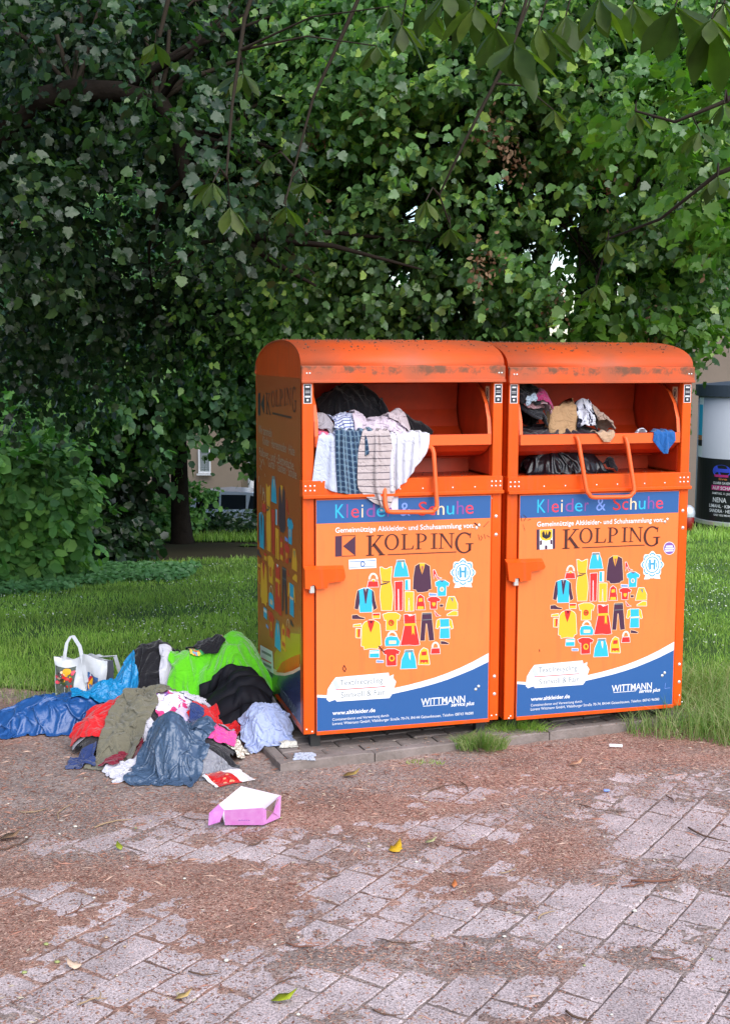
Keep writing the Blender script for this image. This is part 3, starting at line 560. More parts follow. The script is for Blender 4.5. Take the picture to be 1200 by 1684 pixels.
    s = MB(); xx = W-.0545; f4 = lambda k: (lambda u, v: (xx-.0006*k, u, v)); yc, zc = .075, 1.83
    s.flat([(yc-.028, zc-.055), (yc+.028, zc-.055), (yc+.028, zc+.055), (yc-.028, zc+.055)], f4(1), M_CR, flip=True)
    for qd in arcring(yc, zc+.018, (.022, .028), (.018, .023), 0, 360, 20): s.flat(qd, f4(2), M_BLK, flip=True)
    s.flat([(yc-.008, zc+.002), (yc+.008, zc+.002), (yc+.010, zc+.022), (yc+.004, zc+.036), (yc-.004, zc+.036), (yc-.009, zc+.022)], f4(2), M_BLK, flip=True)
    for dz in (-.025, -.033, -.041): s.flat([(yc-.022, zc+dz), (yc+.022, zc+dz), (yc+.022, zc+dz+.003), (yc-.022, zc+dz+.003)], f4(2), M_BLK, flip=True)
    s.build('hand_warning_sign', None, root)
    # crumbs of dirt on the ledge
    mb = MB(); rr = random.Random(5 if which == 'A' else 6)
    for _ in range(70):
        x = rr.uniform(.08, W-.08); y = rr.uniform(.02, .34); r_ = rr.uniform(.002, .006); z = ZM+.0865 if y < .05 else ZM+.0785
        mb.add([(x-r_, y, z), (x, y-r_, z), (x+r_, y, z), (x, y+r_, z), (x, y, z+r_*.8)], [(0, 1, 4), (1, 2, 4), (2, 3, 4), (3, 0, 4)])
    tag(mb.build('ledge_debris', M_DIRTC, root), kind='stuff')
    # old leaf litter lying on the roof
    mb = MB()
    for _ in range(260):
        x = rr.uniform(.0, W); t = rr.random()**.5*.5; i = t*(len(A)-1); j = int(i); f_ = i-j
        y = A[j][0]*(1-f_)+A[j+1][0]*f_; z = A[j][1]*(1-f_)+A[j+1][1]*f_+.004; r_ = rr.uniform(.002, .007)
        if y < .06: continue
        mb.add([(x-r_, y, z), (x, y-r_, z), (x+r_, y, z), (x, y+r_, z), (x, y, z+r_)], [(0, 1, 4), (1, 2, 4), (2, 3, 4), (3, 0, 4)])
    tag(mb.build('roof_debris', M_DIRTC, root), kind='stuff')
    return root


CA = make_container('A', 'orange clothes bank nearest the heap, with shirts spilling out of its hatch')
CB = make_container('B', 'orange clothes bank on the right, with a black bag lying behind its handle bar')
# left side poster of the near container
XS = -.0007
sp = MB(); SL = lambda k: (lambda u, v: (XS-.0007*k, u, v))
sa = lambda X, Y: SP(410+X/6.015, 560+Y/6.015); sb = lambda X, Y: SP(400+X/3.664, 800+Y/3.664)
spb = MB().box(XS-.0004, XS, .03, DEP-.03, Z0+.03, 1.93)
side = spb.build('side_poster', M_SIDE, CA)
sp = MB(); bxs = []
for ch, a, b, t, bt in [('K', 165, 213, 515, 735), ('O', 217, 256, 498, 662), ('L', 262, 296, 488, 655), ('P', 301, 335, 478, 650), ('I', 345, 362, 474, 645), ('N', 370, 416, 466, 640), ('G', 425, 466, 455, 710)]:
    y0, z1 = sa(a, t); y1, z0 = sa(b, bt); bxs.append((ch, y0, y1, z0, z1))
glyphs(sp, bxs, lambda u, v: (XS-.0014, u, v), M_BROWN)
a, b = sa(230, 718), sa(420, 706); sp.flat([(a[0], a[1]-.005), (b[0], a[1]-.005), (b[0], a[1]+.006), (a[0], a[1]+.006)], SL(2), M_BROWN)
for P in ([(90, 520), (112, 517), (112, 738), (90, 742)], [(116, 628), (150, 525), (150, 728)]): sp.flat([sa(*p) for p in P], SL(2), M_BLK)
for s, xa, xb, yb in [('Wir sammeln', 95, 225, 915), ('Kinder · Herrenmoden · Hüte', 138, 450, 1025), ('Pullover · und · Bettwäsche', 102, 440, 1135), ('Gürtel · Taschen · Schuhe', 190, 470, 1245)]:
    y0, z0 = sa(xa, yb); y1, _ = sa(xb, yb); put_text(sp, s, y0, y1, z0, .052, SL(2), M_SCR, .0)
rr = random.Random(3)
for k in range(9):
    X, Y = rr.uniform(80, 170), rr.uniform(1150, 1500); P = [sa(X, Y), sa(X+rr.uniform(-20, 25), Y+rr.uniform(20, 90))]
    sp.flat([(P[0][0], P[0][1]), (P[0][0]+.012, P[0][1]), (P[1][0]+.012, P[1][1]), (P[1][0], P[1][1])], SL(2), M_SCR)
y0, zt = sb(105, 0); sp_o = sp.build('side_lettering', None, side)
_l = SP(424, 950)[0]; _r = SP(489, 950)[0]; _t = SP(455, 785)[1]; _b = SP(455, 1066)[1]
icons(lambda k: (lambda X, Y: (XS-.0007*(1+k), _l+(X-95)/(1038-95)*(_r-_l), _t+(Y-110)/(1085-110)*(_b-_t))), side, False)
sp = MB()
curve = [(88, 1040), (120, 1075), (160, 1115), (200, 1138), (250, 1142), (300, 1130), (345, 1105)]
cp = [sb(*p) for p in curve]
sp.flat([(cp[0][0], Z0+.035), (cp[-1][0], Z0+.035)]+[(c[0], c[1]) for c in cp[::-1]], SL(1), M_SIDENAVY)
for i in range(len(cp)-1): sp.flat([(cp[i][0], cp[i][1]), (cp[i+1][0], cp[i+1][1]), (cp[i+1][0], cp[i+1][1]+.03), (cp[i][0], cp[i][1]+.03)], SL(2), M_CR)
sp.flat([sb(X, Y) for X, Y in [(185, 1115), (190, 1010), (230, 920), (290, 885), (345, 890), (345, 1040), (290, 1080), (240, 1120)]], SL(1.5), M_SY)
sp.flat([sb(X, Y) for X, Y in [(200, 1118), (235, 1060), (290, 1030), (344, 1010), (344, 1085), (300, 1110), (250, 1125)]], SL(2.5), M_OR)
sp.flat([sb(X, Y) for X, Y in [(165, 1150), (215, 1150), (205, 1190), (230, 1240), (165, 1265)]], SL(2), M_SG)
sp.flat([sb(X, Y) for X, Y in [(105, 955), (178, 995), (186, 1130), (104, 1072)]], SL(2.5), M_WHITE)
for t in (0, 1): sp.flat([sb(X, Y+t*70) for X, Y in [(114, 985), (172, 1015), (172, 1030), (114, 1000)]], SL(3.3), M_GREY)
sp.flat([sb(X, Y) for X, Y in [(110, 1030), (172, 1062), (172, 1070), (110, 1038)]], SL(3.3), M_RE)
y0, z0 = sb(225, 1265); y1, _ = sb(320, 1330); put_text(sp, 'WITTMANN', y0, y1, z0, .06, SL(3), M_GREY)
y0, z0 = sb(250, 1345); put_text(sp, 'service plus', y0+.1, y1, z0, .04, SL(3), M_GREY)
sp.build('side_print', None, side)
# ---------------------------------------------------------------- setting
def ramp_mat(name, cols, rough=.5, spec=.4, trans=0, bump=0, nz=0, tcol=None, nscale=.8):
    """colour picked per loose piece; trans = share of light let through"""
    m = bpy.data.materials.new(name); m.use_nodes = True; n = m.node_tree; b = n.nodes['Principled BSDF']
    g = n.nodes.new('ShaderNodeNewGeometry'); cr = n.nodes.new('ShaderNodeValToRGB'); e = cr.color_ramp.elements
    while len(e) < len(cols): e.new(.5)
    for i, c in enumerate(cols): e[i].position = i/(len(cols)-1) if len(c) < 4 else c[3]; e[i].color = (*c[:3], 1)
    n.links.new(g.outputs['Random Per Island'], cr.inputs[0]); src = cr.outputs[0]
    if nz:
        tc = n.nodes.new('ShaderNodeTexCoord'); t = n.nodes.new('ShaderNodeTexNoise'); t.inputs['Scale'].default_value = nscale; t.inputs['Detail'].default_value = 3
        n.links.new(tc.outputs['Object'], t.inputs['Vector']); r = n.nodes.new('ShaderNodeMapRange'); r.inputs[1].default_value = .35; r.inputs[2].default_value = .65; r.inputs[3].default_value = 1-nz; r.inputs[4].default_value = 1+nz
        x = n.nodes.new('ShaderNodeVectorMath'); x.operation = 'SCALE'; n.links.new(t.outputs[0], r.inputs[0]); n.links.new(src, x.inputs[0]); n.links.new(r.outputs[0], x.inputs['Scale']); src = x.outputs[0]
    n.links.new(src, b.inputs['Base Color']); b.inputs['Roughness'].default_value = rough; b.inputs['Specular IOR Level'].default_value = spec
    if trans:
        tr = n.nodes.new('ShaderNodeBsdfTranslucent'); mx = n.nodes.new('ShaderNodeMixShader'); mx.inputs[0].default_value = trans
        hv = n.nodes.new('ShaderNodeMix'); hv.data_type = 'RGBA'; hv.blend_type = 'MULTIPLY'; hv.inputs[0].default_value = 1; hv.inputs[7].default_value = (*(tcol or (1.25, 1.8, .5)), 1)
        n.links.new(src, hv.inputs[6]); n.links.new(hv.outputs[2], tr.inputs[0])
        out = n.nodes['Material Output']; n.links.new(b.outputs[0], mx.inputs[1]); n.links.new(tr.outputs[0], mx.inputs[2]); n.links.new(mx.outputs[0], out.inputs[0])
    return m
def grid(name, xs, ys, zf, m, keep=None, att=None, kind='structure', smooth=True):
    X, Y = np.meshgrid(xs, ys); Z = zf(X, Y); V = np.stack([X, Y, Z], -1).reshape(-1, 3); nx = len(xs); ny = len(ys)
    i = np.arange(ny-1)[:, None]*nx+np.arange(nx-1)[None]; F = np.stack([i, i+1, i+nx+1, i+nx], -1).reshape(-1, 4)
    if keep is not None:
        c = V[F].mean(1); F = F[keep(c[:, 0], c[:, 1])]
        u, inv = np.unique(F, return_inverse=True); V = V[u]; F = inv.reshape(F.shape)
        if att: att = {k: a.reshape(-1)[u] for k, a in att.items()}
    o = npmesh(name, V, F, m, smooth=smooth, att=att); tag(o, kind=kind); return o
# pavement / litter fields
def cover(x, y):
    t = (x-.30)*-.79+(y-4.15)*.61
    return np.clip(.57+.36*t, .12, .95)
def yedge(x): return 5.42+.225*(x+1.0)+.25*(vn(x*1.3, x*0+3.3, 5, 3)-.5)       # far edge of the paving
def litter(x, y):
    a = (vn(x*2.3, y*4.2, 21, 6)-.5)*9+(cover(x, y)-.5)*3.4
    k = np.clip((y-yedge(x))/.12+.3, 0, 1); return a*(1-k)+2.2*k
PD = R(57.4); pc, ps_ = math.cos(PD), math.sin(PD)
def soilh(x, y):
    l = litter(x, y); z = np.clip((l-.75)*.0021, -.008, .007)+(vn(x*24, y*24, 4, 4)-.5)*.011
    k = np.clip((y-yedge(x)-.1)/.3, 0, 1); z = z+k*((vn(x*2.2, y*2.2, 8, 4)-.5)*.035+.002)
    return z
def soil_mat():
    m = bpy.data.materials.new('soil_and_litter'); m.use_nodes = True; n = m.node_tree; b = n.nodes['Principled BSDF']; b.inputs['Roughness'].default_value = .93; b.inputs['Specular IOR Level'].default_value = .2
    tc = n.nodes.new('ShaderNodeTexCoord'); a = n.nodes.new('ShaderNodeAttribute'); a.attribute_name = 'red'
    t = n.nodes.new('ShaderNodeTexNoise'); t.inputs['Scale'].default_value = 55; t.inputs['Detail'].default_value = 8; t.inputs['Roughness'].default_value = .7
    t2 = n.nodes.new('ShaderNodeTexNoise'); t2.inputs['Scale'].default_value = 3.5; t2.inputs['Detail'].default_value = 6
    vo = n.nodes.new('ShaderNodeTexVoronoi'); vo.inputs['Scale'].default_value = 110
    for q_ in (t, t2, vo): n.links.new(tc.outputs['Object'], q_.inputs['Vector'])
    c1 = n.nodes.new('ShaderNodeValToRGB'); e = c1.color_ramp.elements; e[0].position = .36; e[0].color = (.16, .118, .105, 1); e[1].position = .66; e[1].color = (.37, .295, .27, 1)
    c2 = n.nodes.new('ShaderNodeValToRGB'); e = c2.color_ramp.elements; e[0].position = .35; e[0].color = (.18, .09, .068, 1); e[1].position = .68; e[1].color = (.46, .29, .235, 1)
    n.links.new(t.outputs[0], c1.inputs[0]); n.links.new(t.outputs[0], c2.inputs[0])
    x = n.nodes.new('ShaderNodeMix'); x.data_type = 'RGBA'; n.links.new(a.outputs['Fac'], x.inputs[0]); n.links.new(c1.outputs[0], x.inputs[6]); n.links.new(c2.outputs[0], x.inputs[7])
    sc = n.nodes.new('ShaderNodeVectorMath'); sc.operation = 'SCALE'; mr = n.nodes.new('ShaderNodeMapRange'); mr.inputs[1].default_value = .3; mr.inputs[2].default_value = .7; mr.inputs[3].default_value = .75; mr.inputs[4].default_value = 1.25
    n.links.new(t2.outputs[0], mr.inputs[0]); n.links.new(mr.outputs[0], sc.inputs['Scale']); n.links.new(x.outputs[2], sc.inputs[0]); ak = n.nodes.new('ShaderNodeAttribute'); ak.attribute_name = 'dk'; xd = n.nodes.new('ShaderNodeMix'); xd.data_type = 'RGBA'; xd.inputs[7].default_value = (.075, .055, .048, 1); n.links.new(ak.outputs['Fac'], xd.inputs[0]); n.links.new(sc.outputs[0], xd.inputs[6]); n.links.new(xd.outputs[2], b.inputs['Base Color'])
    bp = n.nodes.new('ShaderNodeBump'); bp.inputs['Strength'].default_value = .7; bp.inputs['Distance'].default_value = .006; ad = n.nodes.new('ShaderNodeMath'); n.links.new(t.outputs[0], ad.inputs[0]); n.links.new(vo.outputs['Distance'], ad.inputs[1])
    n.links.new(ad.outputs[0], bp.inputs['Height']); n.links.new(bp.outputs[0], b.inputs['Normal'])
    return m
def lawn(x, y):
    e = np.where(x < .2, 7.30+.35*(vn(x*2, x*0+1, 12, 3)-.5)+.25*np.clip(-x-1.2, -1, 1), 6.62-.35*np.clip(x-1.7, -1, 2)+.3*(vn(x*2.5, x*0, 13, 3)-.5))
    a = (x-OA[0])*_ex[0]+(y-OA[1])*_ex[1]; b = (x-OA[0])*_ey[0]+(y-OA[1])*_ey[1]
    box = (a > -.25) & (a < 2.18) & (b < 1.5) & (b > -1)
    dark = (x < -.6) & (y > 15.1+.3*(x+2.2)) & (y < 17.7) & (vn(x*2, y*1.0, 14, 3) > .22)
    return (y > e) & ~box & ~dark
M_SOIL = soil_mat()
M_GROUND = mat('under_grass_soil', (.055, .052, .030), .95, .1, var=.8, vscale=2.0, vcol=(.05, .04, .028), bump=.5, bscale=30)
M_FARG = mat('far_grass_ground', (.07, .11, .025), .95, .1, var=.8, vscale=.8, vcol=(.05, .06, .02))
# ground sheet out to the horizon
xs = np.concatenate([[-600, -200, -80, -40, -25], np.arange(-16, 16.1, .5), [25, 40, 80, 200, 600]]); ys = np.concatenate([[-60, -20, -5], np.arange(0, 60, .5), [70, 90, 130, 250, 600, 1200]])
grid('ground', xs, ys, lambda x, y: zg(x, y)-np.where(y > 8.6, .003, .03), M_GROUND)
xs = np.arange(-3.6, 3.9, .02); ys = np.arange(1.6, 8.2, .02)
X, Y = np.meshgrid(xs, ys)
red = np.clip(.55+(vn(X*1.6+3, Y*2.4, 33, 4)-.5)*4-.9*np.clip((Y-yedge(X))/.3+.25, 0, 1)*np.clip((.9-X)*.8, .2, 1), 0, 1)
lit = litter(X, Y); dk = np.clip((-.5-lit)/.8, 0, 1)*.6
grid('soil', xs, ys, lambda x, y: soilh(x, y)-.06*lawn(x, y), M_SOIL, att={'red': red, 'dk': dk})
# pavers
def paver_mat():
    m = ramp_mat('paver_concrete', [(.425, .345, .345), (.455, .37, .37), (.49, .405, .405)], .88, .3); n = m.node_tree; b = n.nodes['Principled BSDF']; tc = n.nodes.new('ShaderNodeTexCoord')
    src = b.inputs['Base Color'].links[0].from_socket
    t = n.nodes.new('ShaderNodeTexNoise'); t.inputs['Scale'].default_value = 130; t.inputs['Detail'].default_value = 4; t.inputs['Roughness'].default_value = .8
    t2 = n.nodes.new('ShaderNodeTexNoise'); t2.inputs['Scale'].default_value = 4; t2.inputs['Detail'].default_value = 8; t2.inputs['Roughness'].default_value = .7
    n.links.new(tc.outputs['Object'], t.inputs['Vector']); n.links.new(tc.outputs['Object'], t2.inputs['Vector'])
    mr = n.nodes.new('ShaderNodeMapRange'); mr.inputs[1].default_value = .38; mr.inputs[2].default_value = .62; mr.inputs[3].default_value = .45; mr.inputs[4].default_value = 1.45; n.links.new(t.outputs[0], mr.inputs[0])
    mr2 = n.nodes.new('ShaderNodeMapRange'); mr2.inputs[1].default_value = .35; mr2.inputs[2].default_value = .65; mr2.inputs[3].default_value = .72; mr2.inputs[4].default_value = 1.15; n.links.new(t2.outputs[0], mr2.inputs[0])
    mu = n.nodes.new('ShaderNodeMath'); mu.operation = 'MULTIPLY'; n.links.new(mr.outputs[0], mu.inputs[0]); n.links.new(mr2.outputs[0], mu.inputs[1])
    s = n.nodes.new('ShaderNodeVectorMath'); s.operation = 'SCALE'; n.links.new(src, s.inputs[0]); n.links.new(mu.outputs[0], s.inputs['Scale']); n.links.new(s.outputs[0], b.inputs['Base Color'])
    bp = n.nodes.new('ShaderNodeBump'); bp.inputs['Strength'].default_value = .5; bp.inputs['Distance'].default_value = .003; n.links.new(t.outputs[0], bp.inputs['Height']); n.links.new(bp.outputs[0], b.inputs['Normal'])
    return m
M_PAV = paver_mat()
def paver_box(mb, c, u, v, l, w_, top, th, tilt=(0, 0), b=.005):
    """slab with chamfered top edge; c centre, u/v unit axes"""
    V = []
    for (s, dz) in ((1, -th), (1, -b), (1-2*b/min(l, w_), 0)):
        for a, bb in ((-1, -1), (1, -1), (1, 1), (-1, 1)):
            p = c+u*(a*l/2*s)+v*(bb*w_/2*s); V.append((p[0], p[1], top+dz+tilt[0]*a*.5+tilt[1]*bb*.5))
    F = [(8, 9, 10, 11)]
    for k in (0, 4):
        for i in range(4): F.append((k+i, k+(i+1) % 4, k+4+(i+1) % 4, k+4+i))
    mb.add(V, F)
mb = MB(); rr = random.Random(9); u = Vector((pc, ps_)); v = Vector((-ps_, pc)); LA, RW = .287, .158
for i in range(-32, 36):
    off = (i % 2)*.5*LA+rr.uniform(-.015, .015)
    for j in range(-16, 26):
        c = Vector((.676, 3.63))+u*(j*LA+off)+v*((i+.5)*RW)
        if not (-3.2 < c.x < 3.6 and 1.7 < c.y < 7.2) or c.y > float(yedge(np.array(c.x)))+.15: continue
        paver_box(mb, c, u, v, LA-.005, RW-.0050, rr.uniform(-.0015, .0015), .05, (rr.uniform(-.002, .002), rr.uniform(-.002, .002)), .006)
tag(mb.build('paving', M_PAV), kind='structure')
# plinth under the containers
PO = Vector((-.415, 5.945)); pa = R(20.9); pu = Vector((math.cos(pa), math.sin(pa))); pv = Vector((-math.sin(pa), math.cos(pa)))
M_PLI = mat('plinth_stone', (.26, .215, .20), .9, .2, var=.7, vscale=7, vcol=(.12, .10, .085), bump=.4, bscale=60)
mb = MB()
for k in range(5): paver_box(mb, PO+pu*(.25+.5*k)+pv*.03, pu, pv, .494, .056, .052+rr.uniform(-.002, .002), .09, b=.006)
for k in range(4): paver_box(mb, PO+pu*.03+pv*(.31+.5*k), pu, pv, .056, .494, .052+rr.uniform(-.002, .002), .09, b=.006)
for i in range(18):
    for j in range(13):
        c = PO+pu*(.066+.1+.205*j-(.1 if i % 2 else 0))+pv*(.066+.0525+.105*i); l = .198
        if (c-PO).dot(pu) < .13: c = c+pu*.05; l = .10
        if (c-PO).dot(pu) > 2.45: continue
        paver_box(mb, c, pu, pv, l, .099, .047+rr.uniform(-.003, .003), .05, (rr.uniform(-.003, .003), rr.uniform(-.002, .002)), .005)
tag(mb.build('plinth_paving', M_PLI), kind='structure')
def on_plinth(x, y):
    a = (x-PO.x)*pu.x+(y-PO.y)*pu.y; b = (x-PO.x)*pv.x+(y-PO.y)*pv.y
    return (a > -.01) & (a < 2.5) & (b > -.01) & (b < 2.0)
# loose litter: bark crumbs, dry florets, needles
def chips(name, n, L0, L1, m, seed, dens, wr=.35, z=.001, kind='stuff', reg=(-2.6, 3.0, 2.9, 7.2)):
    r = np.random.default_rng(seed); x = r.uniform(reg[0], reg[1], n); y = r.uniform(reg[2], reg[3], n)
    k = r.random(n) < dens(x, y); x = x[k]; y = y[k]; n = len(x)
    zz = np.maximum(soilh(x, y), 0)+z; zz = np.where(on_plinth(x, y), .052, zz)
    a = r.uniform(0, 2*np.pi, n); L = r.uniform(L0, L1, n); w_ = L*wr*r.uniform(.5, 1.3, n); t = r.uniform(.2, 1, n)*.35
    ca, sa_ = np.cos(a), np.sin(a); V = np.zeros((n, 5, 3))
    for i, (p, q_, h) in enumerate(((-.5, 0, .0), (0, -.5, .1), (.5, 0, .25), (0, .5, .1), (.05, 0, .45))):
        V[:, i, 0] = x+ca*L*p-sa_*w_*q_; V[:, i, 1] = y+sa_*L*p+ca*w_*q_; V[:, i, 2] = zz+L*t*h
    F = (np.array([(0, 1, 4), (1, 2, 4), (2, 3, 4), (3, 0, 4)])[None]+np.arange(n)[:, None, None]*5).reshape(-1, 3)
    o = npmesh(name, V.reshape(-1, 3), F, m); tag(o, kind=kind); return o
M_CHIP = ramp_mat('litter_red', [(.13, .055, .04), (.31, .14, .10), (.43, .215, .16), (.54, .37, .29), (.19, .11, .085)], .85, .2)
M_CHIP2 = ramp_mat('litter_pale', [(.35, .25, .16), (.55, .48, .36), (.28, .13, .06), (.62, .56, .48)], .8, .2)
nobox = lambda x, y: ~((x-OA[0])*_ex[0]+(y-OA[1])*_ex[1] > -.02) | ~((x-OA[0])*_ey[0]+(y-OA[1])*_ey[1] > .1)
chips('leaf_litter', 230000, .007, .021, M_CHIP, 1, lambda x, y: np.clip(.20+(litter(x, y)+.3)*.36, .15+.12*np.clip((.6-x)/1.2, 0, 1), 1)*(.55+.9*vn(x*7, y*7, 91, 3))*np.where(y > yedge(x)+.2, np.where(x > .3, .7, .35), 1)*nobox(x, y)*np.where(on_plinth(x, y), .12, 1))
chips('leaf_litter', 2600, .012, .03, M_CHIP2, 2, lambda x, y: np.where(litter(x, y) > -1, .5, .15)*nobox(x, y), wr=.4)
M_CHIP3 = ramp_mat('crumbs_dark', [(.09, .06, .05), (.17, .11, .09), (.28, .17, .13), (.13, .09, .08)], .9, .2)
chips('crumbs', 42000, .005, .013, M_CHIP3, 4, lambda x, y: (.35+.65*vn(x*5, y*5, 95, 3))*nobox(x, y)*(y < yedge(x)+.3), wr=.55)
chips('needle_litter', 9000, .025, .07, M_CHIP, 3, lambda x, y: np.clip(.10+litter(x, y)*.3, .05, .6)*nobox(x, y)*(~on_plinth(x, y)), wr=.07)
# ---- leaves
TPL = {
 'oval': (np.array([(0, 0, 0), (.30, .27, .05), (.70, .23, .02), (1, 0, -.10), (.70, -.23, .02), (.30, -.27, .05), (.5, 0, -.02)]), np.array([(6, 0, 5), (6, 5, 4), (6, 4, 3), (6, 3, 2), (6, 2, 1), (6, 1, 0)])),
 'round': (np.array([(0, 0, 0), (.22, .34, .04), (.68, .38, .02), (1, 0, -.06), (.68, -.38, .02), (.22, -.34, .04), (.5, 0, -.04)]), np.array([(6, 0, 5), (6, 5, 4), (6, 4, 3), (6, 3, 2), (6, 2, 1), (6, 1, 0)])),
 'maple': (np.array([(0, 0, 0), (-.02, .24, .02), (.12, .42, -.02), (.31, .36, .02), (.46, .47, -.05), (.60, .30, .02), (.76, .24, -.03), (1, 0, -.14), (.76, -.24, -.03), (.60, -.30, .02), (.46, -.47, -.05), (.31, -.36, .02), (.12, -.42, -.02), (-.02, -.24, .02), (.40, 0, -.03)]), np.array([(14, (i+1) % 14, i) for i in range(14)])),
 'far': (np.array([(0, 0, 0), (.45, .36, .05), (1, 0, -.08), (.45, -.36, .05)]), np.array([(0, 3, 2), (0, 2, 1)])),
}
_a = []
def _leaflet(n=12):
    P = [(0, 0, 0)]; L_ = []
    for i in range(1, n):
        t = i/n; w_ = .205*math.sin(math.pi*t**1.5)**.9*(1 if t < .8 else 1)+(.008 if i % 2 else -.006); L_.append((t, max(w_, .012), .035*math.sin(math.pi*t)-.07*t*t))
    R_ = [(x, -y, z) for x, y, z in L_]; M_ = [(t, 0, .0-.07*t*t-.012) for t, _, _ in L_]
    V = [(0, 0, 0)]+L_+R_+M_+[(1.03, 0, -.085)]; k = n-1; F = [(0, 1+2*k, 1), (0, 1+k, 1+2*k)]
    for i in range(k-1):
        l, r_, m = 1+i, 1+k+i, 1+2*k+i; F += [(l, m, m+1), (l, m+1, l+1), (m, r_, r_+1), (m, r_+1, m+1)]
    l, r_, m, t = k, 2*k, 3*k, 3*k+1; F += [(l, m, t), (m, r_, t)]
    return np.array(V), np.array(F)
TPL['leaflet'] = _leaflet()
def unit(a): return a/np.maximum(np.linalg.norm(a, axis=-1, keepdims=True), 1e-9)
def leaves(name, kind, P, X, N, S, m, parent=None, smooth=False):
    T, F = TPL[kind]; X = unit(X); N = unit(N-X*(N*X).sum(-1, keepdims=True)); Y = np.cross(N, X)
    w_ = RNG.uniform(.8, 1.15, len(P))[:, None]
    V = P[:, None]+(X[:, None]*T[None, :, 0:1]+Y[:, None]*(T[None, :, 1:2]*w_[:, None])+N[:, None]*T[None, :, 2:3])*S[:, None, None]
    k = len(T); FF = (F[None]+np.arange(len(P))[:, None, None]*k).reshape(-1, 3)
    return npmesh(name, V.reshape(-1, 3), FF, m, parent, smooth)
def blob(px, py, d, rx, ry, rd): return (at(px, py, d), np.array([rx*d/FPX, rd, ry*d/FPX]))
def sprays(blobs, nclump, nspray, nleaf, L, S, seed, sig=.22, shell=.55, outw=.75, upw=.55, noise=.6, droop=.55, front=0., thin=0.):
    """leaf positions on little sprays gathered in clumps"""
    r = np.random.default_rng(seed); vol = np.array([b[1][0]*b[1][2] for b in blobs]); vol = vol/vol.sum(); P = []; X = []; N = []; C = []
    for b, f in zip(blobs, vol):
        nc = max(3, int(nclump*f)); d = unit(r.normal(size=(nc, 3))); d[:, 1] = np.where(r.random(nc) < front, -np.abs(d[:, 1]), d[:, 1])
        cen = b[0]+d*b[1]*(r.random(nc)[:, None]**(1/3.)*(1-shell)+shell); out = unit(d*np.array([1, 1, .6]))
        for c, o_ in zip(cen, out):
            C.append(c); ns = r.integers(int(nspray*.6), int(nspray*1.4)+1)
            sc = c+r.normal(size=(ns, 3))*sig*np.array([1.3, 1.1, .7]); so = unit(o_+r.normal(size=(ns, 3))*.6+np.array([0, 0, -.15]))
            t = r.uniform(0, 1, (ns, nleaf)); side = r.choice([-1, 1], (ns, nleaf))
            dr = so[:, None]*t[..., None]*L+np.array([0, 0, -1])*(t**2)[..., None]*L*droop*.6
            lat = unit(np.cross(so, np.array([0, 0, 1])))[:, None]*side[..., None]
            P.append((sc[:, None]+dr+lat*.02+r.normal(size=dr.shape)*S*.25).reshape(-1, 3))
            xx = so[:, None]*.6+lat*.7+np.array([0, 0, -1])*droop+r.normal(size=dr.shape)*.35
            nn = o_*outw+np.array([0, 0, 1])*upw+r.normal(size=dr.shape)*noise
            X.append(xx.reshape(-1, 3)); N.append(nn.reshape(-1, 3))
    P = np.concatenate(P); X = np.concatenate(X); N = np.concatenate(N); S_ = S*r.uniform(.5, 1.45, len(P))
    if thin: g = vn(P[:, 0]*1.5+P[:, 1]*.6+seed, P[:, 2]*1.9+P[:, 1]*.5, seed, 3); k = (g > thin) | (r.random(len(P)) < .12); P, X, N, S_ = P[k], X[k], N[k], S_[k]
    return P, X, N, np.array(C), S_
def carve(P, holes, seed=1):
    k = np.ones(len(P), bool); r = np.random.default_rng(seed)
    for (px, py, d, rx, ry, rd, kp) in holes:
        hc, hr = blob(px, py, d, rx, ry, rd); q_ = (P-hc)/hr; k &= ~(((q_*q_).sum(-1) < 1) & (r.random(len(P)) > kp))
    return k
GAP = [(348, 765, 17, 44, 82, 3., .05), (395, 800, 17, 36, 40, 3., .1), (262, 795, 17, 24, 50, 3., .1), (348, 765, 25, 60, 90, 5., 0), (270, 790, 25, 60, 60, 5., 0), (395, 790, 25, 40, 60, 5, 0)]
SKYPX = [(918, 440, 24, 46, .02), (938, 500, 22, 28, .03), (905, 395, 10, 12, .05), (968, 290, 16, 30, .06), (955, 340, 14, 14, .05), (900, 540, 12, 10, .03), (945, 545, 10, 8, .03), (815, 310, 14, 9, .05), (690, 172, 12, 10, .05), (728, 175, 8, 8, .05)]
_r = random.Random(31)
SKYPX += [(_r.uniform(640, 1190), _r.uniform(60, 560), _r.uniform(5, 13), _r.uniform(5, 12), .04) for _ in range(60)]
SKY = [(a, b, 27, c*1.1+26, d*1.1+26, 10, 0) for a, b, c, d, _ in SKYPX]+[(185, 65, 28, 32, 26, 9, .05), (205, 60, 28, 20, 20, 9, 0), (285, 190, 27, 20, 20, 9, 0), (200, 118, 27, 19, 19, 9, 0), (403, 236, 27, 19, 19, 9, 0), (467, 450, 27, 19, 20, 9, 0)]
GAPR = [(1182, 622, 8.9, 44, 46, 2, .03), (1204, 530, 8.9, 18, 90, 2, .1), (1180, 570, 26, 60, 130, 4, 0)]
M_BARK = mat('bark_dark', (.026, .020, .016), .95, .1, var=.6, vscale=9, bump=1.0, bscale=22)
M_TWIG = mat('twig_bark', (.032, .025, .018), .9, .1)
